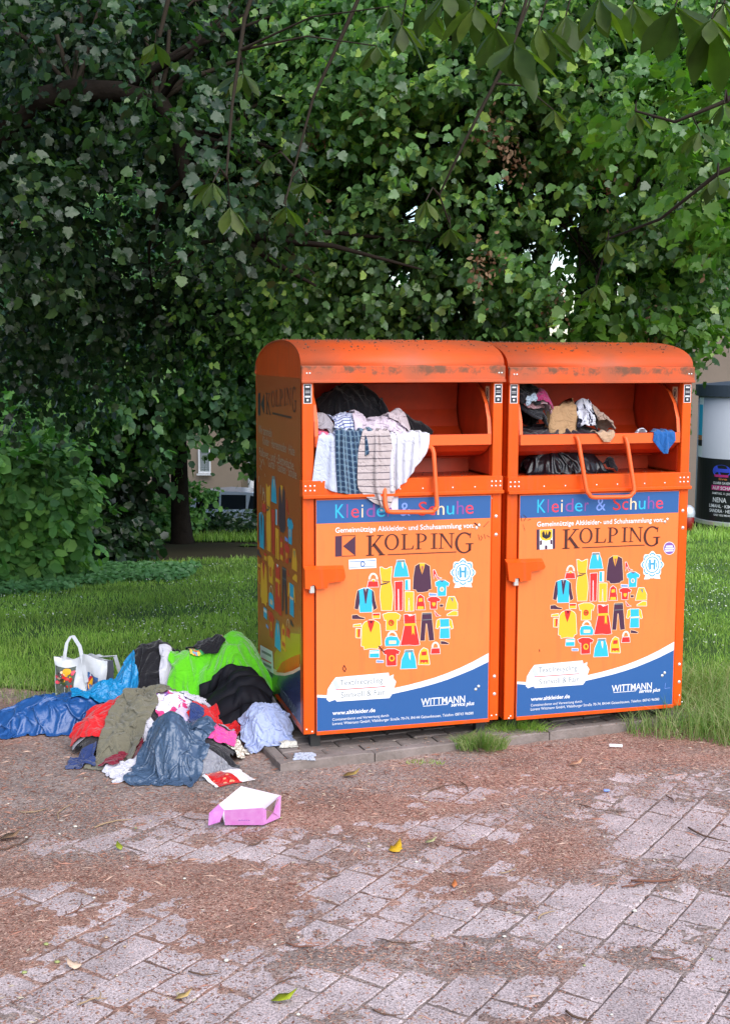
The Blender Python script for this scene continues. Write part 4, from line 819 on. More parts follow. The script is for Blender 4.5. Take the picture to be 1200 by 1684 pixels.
def limbs(name, root, targets, r0, m, parent, seed=0, sag=.12, nseg=6, tip=.006):
    rr = random.Random(seed); mb = MB(); root = Vector(root)
    for T in targets:
        T = Vector(T); n = nseg; P = []; Rr = []; L = (T-root).length; j = Vector((rr.uniform(-1, 1), rr.uniform(-1, 1), rr.uniform(-.3, 1)))*L*.10
        for i in range(n+1):
            t = i/n; p = root.lerp(T, t)+j*math.sin(math.pi*t)+Vector((0, 0, 1))*L*sag*math.sin(math.pi*t)
            p += Vector((rr.uniform(-1, 1), rr.uniform(-1, 1), rr.uniform(-1, 1)))*L*.015*(0 < i < n)
            P.append(p); Rr.append(r0*(1-t)**1.2+tip)
        mb.tube(P, Rr, 5, cap=False)
        for k in range(5):       # side twigs
            i = rr.randint(n//2, n-1); a = P[i].lerp(P[i+1], rr.random()); b = a+Vector((rr.uniform(-1, 1), rr.uniform(-1, 1), rr.uniform(-1, .3)))*L*.16
            mb.tube([a, a.lerp(b, .5)+Vector((0, 0, .01*L)), b], [tip*.9, tip*.7, tip*.4], 4, cap=False)
    return mb.build(name, m, parent, smooth=True)
def G4(*c): return c
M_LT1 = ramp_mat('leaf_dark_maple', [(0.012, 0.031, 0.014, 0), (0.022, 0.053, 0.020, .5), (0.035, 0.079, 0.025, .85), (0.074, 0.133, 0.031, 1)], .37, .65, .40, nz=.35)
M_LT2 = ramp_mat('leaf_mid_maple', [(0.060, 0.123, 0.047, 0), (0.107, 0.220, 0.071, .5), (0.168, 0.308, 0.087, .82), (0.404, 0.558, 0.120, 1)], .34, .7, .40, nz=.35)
M_LT3 = ramp_mat('leaf_small_tree', [(0.040, 0.096, 0.052, 0), (0.078, 0.184, 0.075, .6), (0.198, 0.344, 0.087, 1)], .46, .4, .4, nz=.3, nscale=.5)
M_LFAR = ramp_mat('leaf_far', [(0.032, 0.069, 0.035, 0), (0.062, 0.135, 0.052, .7), (0.111, 0.217, 0.058, 1)], .45, .4, .42, nz=.4, nscale=.35)
M_LBUSH = ramp_mat('leaf_bush', [(0.068, 0.175, 0.049, 0), (0.117, 0.274, 0.068, .6), (0.235, 0.430, 0.097, 1)], .55, .3, .25, nz=.3)
M_LCH = ramp_mat('leaf_chestnut', [(.035, .062, .014, 0), (.055, .09, .018, .6), (.09, .13, .024, 1)], .42, .35, .5, nz=.25, nscale=18, tcol=(1.5, 1.9, .4))
M_LYG = ramp_mat('leaf_yellow_green', [(.045, .12, .02), (.08, .18, .025), (.13, .25, .035)], .4, .4, .4)
M_SEED = ramp_mat('dry_seeds', [(.16, .10, .06), (.28, .18, .11), (.12, .05, .03)], .8, .2)
def tree(name, loc, label, cat='tree', group=None):
    t = empty(name, loc); tag(t, label, cat, group); return t
def sub(o, loc):      # keep geometry in world coordinates under a placed empty
    o.location = (-loc[0], -loc[1], -loc[2]); return o
# big dark tree reaching in from the left, with the arching limb
L1 = (-4.6, 9.6, float(zg(0, 9.6))); T1 = tree('broad_tree', L1, 'large dark tree whose thick limb arches in from the upper left edge')
mb = MB(); mb.tube([(L1[0]+.1, L1[1], L1[2]-.1), (L1[0], L1[1], 1), (-4.4, 9.5, 2.6), (-4.2, 9.4, 4.2), (-4.0, 9.3, 6.5)], [.34, .27, .25, .2, .12], 12); sub(mb.build('trunk', M_BARK, T1, True), L1)
lp = [(-4.35, 9.5, 2.7)]+[tuple(at(px, py, 7.9)) for px, py in ((-60, 262), (0, 212), (55, 165), (120, 148), (200, 150), (262, 165), (292, 215), (305, 290), (345, 345), (400, 392), (452, 432), (520, 470))]
mb = MB(); mb.tube(lp, [.14, .09, .083, .075, .068, .062, .056, .048, .042, .036, .028, .02, .008], 10)
for k, (px, py) in enumerate(((262, 165), (292, 215), (305, 290), (200, 150), (400, 392))):
    a = Vector(at(px, py, 7.9)); 
    for j in range(2):
        b = a+Vector((.5+.3*k % 3*.5, -.2+.4*j, [.5, -.3, -.6, .4, -.2][k]+.2*j)); mb.tube([a, a.lerp(b, .5)+Vector((0, 0, .05)), b], [.026, .016, .006], 6)
sub(mb.build('limb', M_BARK, T1, True), L1)
B1 = [(np.array([-4.9, 6.0, 4.3]), np.array([1.5, 2.6, 1.9])), (np.array([-4.7, 8.0, 2.4]), np.array([1.1, 1.8, 1.7])), (np.array([-4.4, 4.0, 4.9]), np.array([1.4, 1.9, 1.5])), blob(120, 60, 9.6, 330, 230, 1.5), blob(60, 420, 10.2, 220, 220, 1.2), blob(330, 110, 9.6, 260, 190, 1.1), blob(330, 430, 10.2, 190, 150, 1.0), blob(560, 120, 9.4, 180, 200, .9)]  # leading blobs stand out of view, added to keep light off the container's side
_P, _X, _N, _C, _S = sprays([blob(150, 60, 7.4, 190, 90, .4), blob(330, 260, 7.4, 120, 120, .4), blob(20, 330, 7.6, 90, 120, .4)], 46, 10, 8, .28, .058, 110, sig=.16)
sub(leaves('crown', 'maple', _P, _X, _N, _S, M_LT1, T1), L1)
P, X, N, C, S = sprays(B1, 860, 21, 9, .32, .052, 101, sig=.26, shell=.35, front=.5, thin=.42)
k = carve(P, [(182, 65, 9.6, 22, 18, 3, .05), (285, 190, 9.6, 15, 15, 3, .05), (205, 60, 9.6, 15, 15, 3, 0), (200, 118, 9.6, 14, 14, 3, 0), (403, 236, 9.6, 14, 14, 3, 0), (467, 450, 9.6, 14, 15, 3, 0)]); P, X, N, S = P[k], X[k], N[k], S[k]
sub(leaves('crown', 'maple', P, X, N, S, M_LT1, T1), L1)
for gi, pi in enumerate((2, 4, 6, 8, 10)):
    cand = [c for c in C if np.linalg.norm(c-np.array(lp[pi])) < 2.6 and min(range(len(lp)), key=lambda q_: np.linalg.norm(c-np.array(lp[q_]))) in (pi-1, pi, pi+1)]
    if cand: sub(limbs('branches', lp[pi], cand[::max(1, len(cand)//6)][:6], .012, M_TWIG, T1, 3+gi, sag=.04), L1)
sub(limbs('branches', (-3.9, 9.4, 5.8), [c for c in C[4::12] if c[2] > 3.2 and c[1] > 9], .03, M_TWIG, T1, 4), L1)
# tree behind the containers
L2 = (1.9, 10.6, float(zg(0, 10.6))); T2 = tree('broad_tree', L2, 'bushy mid green tree hanging low right behind the two orange containers')
mb = MB(); mb.tube([(L2[0], L2[1], L2[2]-.1), (1.9, 10.6, 1.2), (1.9, 10.4, 3.2), (1.8, 10.2, 5.8)], [.24, .2, .16, .08], 12); sub(mb.build('trunk', M_BARK, T2, True), L2)
B2 = [blob(820, 120, 8.8, 330, 230, 1.2), blob(1060, 250, 8.8, 190, 270, 1.0), blob(700, 380, 9.2, 220, 170, .9), blob(960, 470, 8.9, 150, 130, .8), blob(560, 500, 9.6, 150, 90, .7), blob(1070, 450, 8.6, 80, 110, .6), blob(800, 520, 9.6, 140, 70, .6)]
P, X, N, C, S = sprays(B2, 820, 21, 9, .30, .052, 102, sig=.24, shell=.35, front=.6, thin=.40)
hole = np.zeros(len(P), bool)
for (px, py, rx, ry, kp) in SKYPX:
    hc, hr = blob(px, py, 9, rx+14, ry+14, 3.); q_ = (P-hc)/hr; hole |= ((q_*q_).sum(-1)+(vn(P[:, 0]*9, P[:, 2]*9, 5, 2)-.5)*2.2 < 1) & (np.random.default_rng(int(px)).random(len(P)) > kp)
hole |= ~carve(P, GAPR); P, X, N, S = P[~hole], X[~hole], N[~hole], S[~hole]
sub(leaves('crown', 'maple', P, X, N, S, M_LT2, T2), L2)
sub(limbs('branches', (2.2, 10.3, 3.6), C[::10], .035, M_TWIG, T2, 5), L2)
sub(limbs('branches', tuple(at(520, -60, 9.3)), C[5::16], .03, M_TWIG, T2, 6, sag=.05), L2)
cs = np.array([at(px, py, d) for px, py, d in ((800, 200, 7.6), (812, 215, 7.6), (840, 255, 7.6), (850, 275, 7.7), (655, 160, 8), (800, 430, 7.8), (790, 450, 7.8), (915, 520, 7.9), (1000, 300, 7.7), (1160, 420, 7.6), (520, 215, 8.2), (420, 310, 8), (515, 370, 8.2), (1075, 535, 7.8), (930, 230, 7.8))])
r = np.random.default_rng(5); PP = (cs[:, None]+r.normal(size=(len(cs), 40, 3))*np.array([.05, .05, .08])).reshape(-1, 3)
tag(sub(leaves('seed_clusters', 'oval', PP, r.normal(size=PP.shape)+np.array([0, 0, -1]), r.normal(size=PP.shape), r.uniform(.02, .045, len(PP)), M_SEED, T2), L2), kind='stuff')
# smaller tree on the lawn, trunk in the gap on the left
b = G(297, 893); L3 = (float(b[0]), float(b[1]), float(b[2])); T3 = tree('broad_tree', L3, 'slim tree with a straight dark trunk standing on the lawn left of the containers')
tp = at(293, 700, L3[1]); mb = MB(); mb.tube([(L3[0]+.02, L3[1], L3[2]-.1), (L3[0]+.02, L3[1], L3[2]+.08), (L3[0]+.0, L3[1], L3[2]+.5), (tp[0], L3[1], tp[2]), (tp[0]-.1, L3[1], tp[2]+1.5), (tp[0]-.1, L3[1], tp[2]+3)], [.21, .16, .13, .11, .09, .05], 14); sub(mb.build('trunk', M_BARK, T3, True), L3)
B3 = [blob(280, 565, 16.6, 150, 80, 1.6), blob(130, 590, 15.8, 120, 85, 1.4), blob(408, 705, 16.8, 26, 55, .7), blob(225, 700, 17, 35, 45, .8), blob(430, 545, 16.5, 110, 70, 1.2), blob(300, 470, 16.6, 230, 115, 1.6)]
P, X, N, C, S = sprays(B3, 560, 17, 8, .36, .098, 103, sig=.26, shell=.5, front=.7, thin=.36)
k = carve(P, GAP); P, X, N, S = P[k], X[k], N[k], S[k]
sub(leaves('crown', 'maple', P, X, N, S, M_LT3, T3), L3)
sub(limbs('branches', (tp[0], L3[1], tp[2]+.6), C[::12], .04, M_TWIG, T3, 7), L3)
# background trees
def far_tree(px, py, d, rx, ry, rd, n, seed, label, trunkw=.22, S=.14, leafm=None, name='broad_tree', extra=()):
    c = at(px, py, d); z0 = float(zg(c[0], d)); L = (float(c[0]), float(d), z0); T = tree(name, L, label, group='trees behind the lawn')
    mb = MB(); mb.tube([(L[0], L[1], z0-.2), (L[0], L[1], z0+1), (L[0]+.1, L[1], float(c[2]))], [trunkw*1.3, trunkw, trunkw*.5], 10); sub(mb.build('trunk', M_BARK, T, True), L)
    P, X, N, C, S_ = sprays([blob(px, py, d, rx, ry, rd)]+[blob(*e) for e in extra], int(n*1.3), 24, 8, .7, S, seed, sig=.6, shell=.45, front=.7)
    k = carve(P, GAP+GAPR+SKY); P, X, N, S_ = P[k], X[k], N[k], S_[k]
    sub(leaves('crown', 'round', P, X, N, S_*1.15, leafm or M_LFAR, T), L)
    sub(limbs('branches', (L[0], L[1], float(c[2])-.8), C[::14], .07, M_TWIG, T, seed, tip=.02), L)
far_tree(-20, 440, 24, 230, 290, 2.2, 400, 201, 'dark wide tree filling the left edge behind the lawn', .24, extra=((100, 700, 22, 110, 90, 1.2),))
far_tree(430, 310, 26, 300, 250, 2.6, 420, 202, 'dense dark tree beyond the slim lawn tree')
far_tree(720, 360, 27, 150, 330, 2.6, 320, 203, 'tall dark tree seen behind the left orange container')
far_tree(1070, 200, 26, 95, 250, 2.0, 220, 204, 'tall tree behind the right orange container with bright gaps beside it')
far_tree(590, 560, 24, 130, 140, 1.4, 200, 205, 'low leafy tree right behind the left end of the containers')
far_tree(250, 60, 30, 420, 260, 3, 340, 206, 'highest background tree at the top left of the view')
far_tree(900, -60, 30, 420, 190, 3, 300, 207, 'highest background tree at the top right of the view')
# trunk glimpsed at far left
bx = at(48, 700, 17.5); Lt = (float(bx[0]), 17.5, float(zg(0, 17.5))); T = tree('broad_tree', Lt, 'reddish brown bare trunk glimpsed above the bright bush at far left')
mb = MB(); mb.tube([(Lt[0], Lt[1], Lt[2]-.1), (Lt[0], Lt[1], 1), (Lt[0]-.1, Lt[1], 4)], [.16, .12, .09], 10); sub(mb.build('trunk', mat('bark_reddish', (.06, .025, .02), .95), T, True), Lt)
# bushes and hedge
def bush(name, label, cat, blobs, n, ns, S, m, seed, kind='round', sig=.16, group=None, base=None, upw=.6):
    c = blobs[0][0]; L = base or (float(c[0]), float(c[1]), float(zg(c[0], c[1]))); T = tree(name, L, label, cat, group)
    P, X, N, C, S_ = sprays(blobs, n, ns, 7, .2, S, seed, sig=sig, shell=.55, front=.75, upw=upw)
    k = P[:, 2] > zg(P[:, 0], P[:, 1])+.01; P, X, N, S_ = P[k], X[k], N[k], S_[k]
    sub(leaves('foliage', kind, P, X, N, S_, m, T), L)
    sub(limbs('stems', (L[0], L[1], L[2]), C[::max(1, len(C)//14)], .02, M_TWIG, T, seed, sag=0), L); return T
bush('leafy_bush', 'bright green round leaved bush at the left edge of the lawn', 'bush', [blob(10, 800, 13.2, 80, 70, .9), blob(62, 795, 13.0, 42, 52, .6), blob(-5, 890, 13.3, 85, 55, .8), blob(90, 865, 13.3, 20, 48, .5), blob(10, 720, 13.8, 55, 35, .6)], 130, 15, .115, M_LBUSH, 301)
bush('leafy_bush', 'dark dense bush between the bright bush and the slim tree', 'bush', [blob(170, 800, 16.3, 40, 80, 1.0), blob(155, 885, 15.2, 45, 30, .7), blob(120, 750, 18.5, 55, 65, .8)], 110, 14, .11, M_LT1, 302)
bush('clipped_hedge', 'low dark clipped hedge in front of the parked silver car', 'hedge', [blob(385, 868, 19.3, 60, 10, .6), blob(340, 864, 19.3, 25, 13, .5), blob(440, 869, 19.4, 60, 10, .6)], 90, 16, .07, M_LT1, 303, 'far', .12)
bush('leafy_bush', 'pale green low shrub just left of the slim trunk', 'bush', [blob(245, 855, 18.6, 35, 22, .5), blob(270, 850, 19, 22, 25, .4)], 40, 14, .09, M_LBUSH, 304, 'round', .12)
bush('leafy_bush', 'thin sprouting shrub rising in front of the silver car roof', 'bush', [blob(328, 822, 18.9, 12, 24, .2), blob(318, 850, 18.9, 12, 20, .2)], 10, 9, .08, M_LBUSH, 305, 'round', .06)
# low leafy ground cover by the bush
def cover_pts(n, seed, box, test):
    r = np.random.default_rng(seed); x = r.uniform(box[0], box[1], n); y = r.uniform(box[2], box[3], n); k = test(x, y, r); return x[k], y[k]
x, y = cover_pts(15000, 8, (-3.8, -1.9, 11.6, 14.4), lambda x, y, r: (y-12.0 > (x+3.1)*1.0+(vn(x*2, y*2, 3, 3)-.5)*.7) & (y < 14.2+.0*x) & (x < -1.95+.2*vn(y*3, y*0, 2)))
n = len(x); P = np.stack([x, y, zg(x, y)+RNG.uniform(.01, .10, n)], -1); X = RNG.normal(size=(n, 3))*np.array([1, 1, .3])+np.array([0, 0, -.2]); N = RNG.normal(size=(n, 3))*.35+np.array([0, -.5, 1])
o = leaves('ground_cover', 'round', P, X, N, RNG.uniform(.035, .075, n), ramp_mat('leaf_cover', [(.07, .18, .06), (.11, .26, .08)], .45, .4, .2)); tag(o, kind='stuff')
# lawn sheet and blades
grid('lawn', np.arange(-7, 7, .12), np.arange(6.2, 26, .12), lambda x, y: zg(x, y)+.014+0*x, mat('lawn_green', (.07, .14, .03), .9, .1, var=.9, vscale=3, vcol=(.05, .08, .025), bump=.6, bscale=50), keep=lambda x, y: lawn(x, y))
M_GR = ramp_mat('grass_blades', [(.13, .25, .04), (.20, .37, .06), (.28, .46, .08), (.35, .48, .13)], .5, .35, .30, nz=.25, nscale=1.2, tcol=(1.8, 1.7, .6))
def blades(name, x, y, z, h, w_, m, seed, lean=.5, kind='stuff', parent=None):
    r = np.random.default_rng(seed); n = len(x); a = r.uniform(0, 2*np.pi, n); l = r.uniform(.1, 1, n)*lean; b = r.uniform(0, 2*np.pi, n)
    V = np.zeros((n, 5, 3)); ca, sa_ = np.cos(a)*w_/2, np.sin(a)*w_/2; lx, ly = np.cos(b)*l*h, np.sin(b)*l*h
    for i, (s, t) in enumerate(((-1, 0), (1, 0), (.75, .55), (-.75, .55), (0, 1))):
        V[:, i, 0] = x+ca*s+lx*t*t; V[:, i, 1] = y+sa_*s+ly*t*t; V[:, i, 2] = z+h*t*(1-.35*l*t)
    F = (np.array([(0, 1, 2), (0, 2, 3), (3, 2, 4)])[None]+np.arange(n)[:, None, None]*5).reshape(-1, 3)
    o = npmesh(name, V.reshape(-1, 3), F, m, parent)
    if kind: tag(o, kind=kind)
    return o
r = np.random.default_rng(77); n = 420000; y = 6.2+(r.random(n)**1.5)*14; x = r.uniform(-1, 1, n)*(.33*y+1.0)
k = lawn(x, y) & (r.random(n) < np.clip((10/y)**1.2, .1, 1)) & (np.clip(vn(x*1.2, y*1.2, 61, 4)*3-.6, .25, 1) > r.random(n))
pxx = 600+x/y*FPX; k &= ~((pxx > 560) & (pxx < 1060) & (y > 7.6) & (r.random(n) > .3)); x, y = x[k], y[k]; n = len(x)
hs = RNG.uniform(.03, .085, n)*np.where(y > 17.5, 2.2, 1)*(.6+.8*vn(x*2, y*2, 62, 3)); blades('grass', x, y, zg(x, y), hs, RNG.uniform(.003, .006, n)*np.clip(y/8, 1, 2.5), M_GR, 78, .8)
x, y = cover_pts(3600, 19, (-3.5, 4.5, 8.8, 14.3), lambda x, y, r: lawn(x, y) & (vn(x*.9, y*.9, 70, 3) > .47)); n = len(x)
P = np.stack([x, y, zg(x, y)+RNG.uniform(.05, .09, n)], -1); o = leaves('clover_flowers', 'far', P, RNG.normal(size=(n, 3))*np.array([1, 1, .2]), RNG.normal(size=(n, 3))*.4+np.array([0, -.6, 1]), RNG.uniform(.010, .02, n), mat('clover_white', (.55, .6, .5), .7)); tag(o, kind='stuff')
# dry seedy tufts and long grass round the plinth
M_DRY = ramp_mat('grass_dry', [(.12, .24, .045), (.20, .30, .08), (.36, .34, .18), (.12, .26, .04)], .6, .3, .25)
def tuft(px, py, n, rad, h, seed, label, m, lean=.9):
    c = G(px, py); r = np.random.default_rng(seed); a = r.uniform(0, 6.28, n); q_ = r.random(n)**.7*rad; x = c[0]+np.cos(a)*q_*1.6; y = c[1]+np.sin(a)*q_
    o = blades('grass_tuft', x-c[0], y-c[1], np.zeros(n), r.uniform(.4, 1, n)*h, np.full(n, .004), m, seed, lean, None); o.location = (c[0], c[1], .02); tag(o, label, 'grass tuft', 'tufts of grass beside the plinth')
tuft(790, 1236, 700, .085, .13, 1, 'green grass tuft rooted at the kerb under the left container corner', M_DRY)
tuft(850, 1212, 900, .11, .11, 2, 'bushy grass tuft in the gap between the two containers', M_GR)
tuft(700, 1262, 60, .06, .03, 4, 'tiny moss green sprout at the foot of the kerb', M_GR)
x, y = cover_pts(8500, 29, (1.35, 2.9, 6.2, 7.6), lambda x, y, r: (y > 6.52-.42*(x-1.55)+.25*(vn(x*3, y*3, 41, 3)-.5)) & ((x-OA[0])*_ex[0]+(y-OA[1])*_ex[1] > 1.78) & (((x-OA[0])*_ex[0]+(y-OA[1])*_ex[1] > 2.16) | ((x-OA[0])*_ey[0]+(y-OA[1])*_ey[1] < .05)))
n = len(x); o = blades('long_grass', x, y, zg(x, y), RNG.uniform(.10, .28, n)*np.where(x < 1.62, .7, 1), np.full(n, .0045), M_DRY, 31, 1.1)
x, y = cover_pts(2500, 39, (-2.6, -.5, 6.9, 7.7), lambda x, y, r: (y > 7.1+.3*(vn(x*3, y*3, 44, 3)-.5))); n = len(x); blades('long_grass', x, y, zg(x, y), RNG.uniform(.04, .12, n), np.full(n, .004), M_DRY, 32, 1.0)
# ---- near chestnut sprays overhead
LN = (-2.6, 2.2, 0.); TN = tree('chestnut_tree', LN, 'chestnut branches with big drooping leaves hanging close across the top')
mb = MB(); mb.tube([(-2.6, 2.2, -.1), (-2.6, 2.2, 1.5), (-2.4, 2.3, 3.2), (-1.9, 2.6, 4.2)], [.24, .2, .17, .1], 12); sub(mb.build('trunk', M_BARK, TN, True), LN)
mb = MB(); r = np.random.default_rng(9)
spots = [(845, 70, 3.0, .17), (885, 40, 3.2, .16), (815, 45, 3.1, .15), (780, 10, 3.3, .15), (930, 25, 3.3, .16), (985, -5, 3.1, .17), (1040, 5, 3.4, .15), (1110, 10, 3.0, .17), (1170, 30, 2.9, .18), (1190, 5, 3.1, .16), (660, 40, 3.9, .15), (640, 10, 4.2, .15), (700, 5, 3.8, .15), (620, 75, 4.4, .12), (735, -15, 3.4, .16),
         (350, 300, 4.3, .14), (378, 340, 4.5, .15), (470, 340, 4.8, .13), (505, 300, 5.0, .13), (400, 120, 4.6, .15), (255, 70, 4.8, .14), (440, 260, 5, .12), (700, 330, 5.0, .13), (740, 375, 5.2, .12), (1000, 395, 5.0, .13), (1045, 185, 4.6, .12), (910, 180, 5.0, .12), (1180, 290, 4.4, .14), (1150, 215, 4.6, .14), (1190, 170, 4.3, .14), (980, 470, 5.2, .12)]
P = []; X = []; N = []; S = []
main = [Vector((-1.9, 2.6, 4.0)), Vector((-.9, 3.2, 4.1)), Vector((.2, 3.4, 3.9)), Vector((1.1, 3.3, 3.6)), Vector((1.9, 3.0, 3.5))]
mb.tube(main, [.07, .055, .045, .03, .015], 8)
TW = [[(300, -330, 4.8), (640, -120, 4.9), (575, 30, 4.9), (515, 160, 4.9), (480, 290, 4.9), (468, 335, 4.8)], [(300, -330, 4.8), (450, -120, 4.6), (402, 30, 4.6), (382, 170, 4.5), (372, 290, 4.4)], [(500, -330, 5), (900, -120, 5.1), (842, 80, 5.1), (765, 230, 5.1), (722, 320, 5.1), (738, 365, 5.2)],
      [(1500, -150, 4.8), (1290, 90, 4.6), (1195, 165, 4.4), (1110, 200, 4.5), (1045, 182, 4.6)], [(1500, -150, 4.8), (1300, 240, 4.5), (1180, 285, 4.5), (1085, 360, 4.8), (1000, 392, 5.0), (980, 465, 5.2)], [(300, -330, 4.8), (300, -100, 4.8), (262, 60, 4.8)]]
TWP = []
for t in TW:
    V_ = [Vector(at(*p)) for p in t]; mb.tube([Vector((-1.9, 2.6, 4.1)), V_[0]]+V_[1:] if t[0][0] < 1400 else [main[-1]]+V_, [.04, .02]+[.010*(.62**k)+.002 for k in range(len(V_)-1)], 6, cap=False)
    TWP += [V_[k].lerp(V_[k+1], q_/8) for k in range(len(V_)-1) for q_ in range(9)]
MNP = [main[k].lerp(main[k+1], q_/10) for k in range(4) for q_ in range(11)]
for px, py, d, s in spots:
    c = Vector(at(px, py, d)); a = min((MNP if d < 4 else TWP), key=lambda p_: (p_-c).length)
    mid = a.lerp(c, .5)+Vector((0, 0, .04)); mb.tube([a, mid, c], [.006, .003, .0022], 5, cap=False)
    th0 = r.uniform(0, 6.28); nl = r.integers(5, 8)
    for i in range(nl):
        th = th0+(i-(nl-1)/2)*.8; dv = np.array([math.cos(th), math.sin(th)*.8, -.75-.5*r.random()]); dv += r.normal(size=3)*.2
        P.append(np.array(c)); X.append(dv); N.append(np.array([math.cos(th), math.sin(th), .9])+r.normal(size=3)*.35); S.append(.84*s*(1-.1*abs(i-(nl-1)/2))*r.uniform(.85, 1.1))
sub(mb.build('branches', M_TWIG, TN, True), LN)
sub(leaves('crown', 'leaflet', np.array(P), np.array(X), np.array(N), np.array(S), M_LCH, TN, True), LN)
# brighter sprays at the right edge
cs = [blob(1170, 200, 6.2, 45, 90, .3), blob(1185, 380, 7.2, 30, 60, .3), blob(1015, 510, 8.0, 45, 50, .25), blob(1130, 545, 8.0, 25, 35, .2), blob(1040, 190, 7.6, 60, 40, .3)]
P, X, N, C, S = sprays(cs, 30, 10, 7, .2, .068, 108, sig=.11); sub(leaves('young_leaves', 'maple', P, X, N, S, M_LYG, T2), L2)
# ---------------------------------------------------------------- background objects
M_WALL = mat('render_wall', (.30, .235, .175), .92, .2, var=.25, vscale=.5, bump=.2, bscale=8)
M_WALL2 = mat('render_wall_grey', (.23, .185, .15), .92, .2, var=.3, vscale=.4, bump=.2, bscale=8)
M_PVC = mat('window_frame_white', (.75, .75, .75), .4); M_BLIND = mat('roller_blind', (.22, .25, .25), .6, bump=.3, bscale=5); M_PLINTH = mat('wall_plinth', (.35, .30, .24), .9, var=.3)
def window(b, x0, x1, z0, z1, y):
    f = MB()
    t = .06
    for a in ((x0, x1, z1-t, z1), (x0, x1, z0, z0+t), (x0, x0+t, z0+t, z1-t), (x1-t, x1, z0+t, z1-t)): f.box(a[0], a[1], y-.06, y-.002, a[2], a[3])
    w_ = f.build('window', M_PVC, b)
    p = MB(); n = 9
    for k in range(n):
        za = z0+t+(z1-z0-2*t)*k/n; zb = z0+t+(z1-z0-2*t)*(k+1)/n; p.add([(x0+t, y-.03, za), (x1-t, y-.03, za), (x1-t, y-.018, zb), (x0+t, y-.018, zb)], [(0, 1, 2, 3)])
    p.build('blind', M_BLIND, w_); MB().box(x0-.05, x1+.05, y-.14, y-.061, z0-.07, z0-.01).build('sill', M_PVC, w_)
D1 = 45.; X0 = float(at(175, 700, D1)[0]); X1 = float(at(395, 700, D1)[0]); zb = -3.3
B = empty('apartment_building', (0, 0, 0)); tag(B, 'beige rendered building with a small blind covered window behind the silver car', 'building')
MB().box(X0-9, X1, D1, D1+9, zb, 7.5).build('wall', M_WALL, B)
wx0, wz1 = at(326, 739, D1)[0], at(326, 739, D1)[2]; wx1, wz0 = at(347, 778, D1)[0], at(347, 778, D1)[2]
for dx, dz in ((0, 0), (0, 2.9), (-3, 2.9), (-6, 0), (-6, 2.9)): window(B, wx0+dx, wx1+dx, wz0+dz, wz1+dz, D1)
MB().box(X1+.001, X1+1.0, D1+.3, D1+9, zb, 7.4).build('wall_recess', mat('render_wall_light', (.42, .36, .28), .9, var=.2), B)
x_ = float(at(413, 800, D1)[0]); MB().tube([(x_, D1+.1, zb), (x_, D1+.1, 7.2)], .12, 10).build('downpipe', M_PVC, B)
MB().box(X0-9.2, X1+1.2, D1-.3, D1+9.3, 7.501, 7.8, b=.05).build('roof', mat('roof_dark', (.08, .06, .05), .8), B)
D2 = 42.; X2 = float(at(1105, 600, D2)[0])
B = empty('apartment_building', (0, 0, 0)); tag(B, 'grey brown building rising behind the advertising column at the right edge', 'building')
MB().box(X2, X2+14, D2, D2+9, -3.3, 6.5).build('wall', M_WALL2, B)
MB().box(X2-.2, X2+14.2, D2-.3, D2+9.3, 6.501, 6.8, b=.05).build('roof', mat('roof_brown', (.07, .05, .045), .8), B)
for dx in (4.5, 7.5, 10.5): window(B, X2+dx, X2+dx+1.2, .2, 1.6, D2); window(B, X2+dx, X2+dx+1.2, 3.0, 4.4, D2)
# road where the car stands
xs = np.arange(-30, 31, 2.); grid('road', xs, np.arange(30, 40.1, .5), lambda x, y: zg(x, y)+.012, mat('asphalt', (.05, .05, .052), .9, bump=.4, bscale=60))
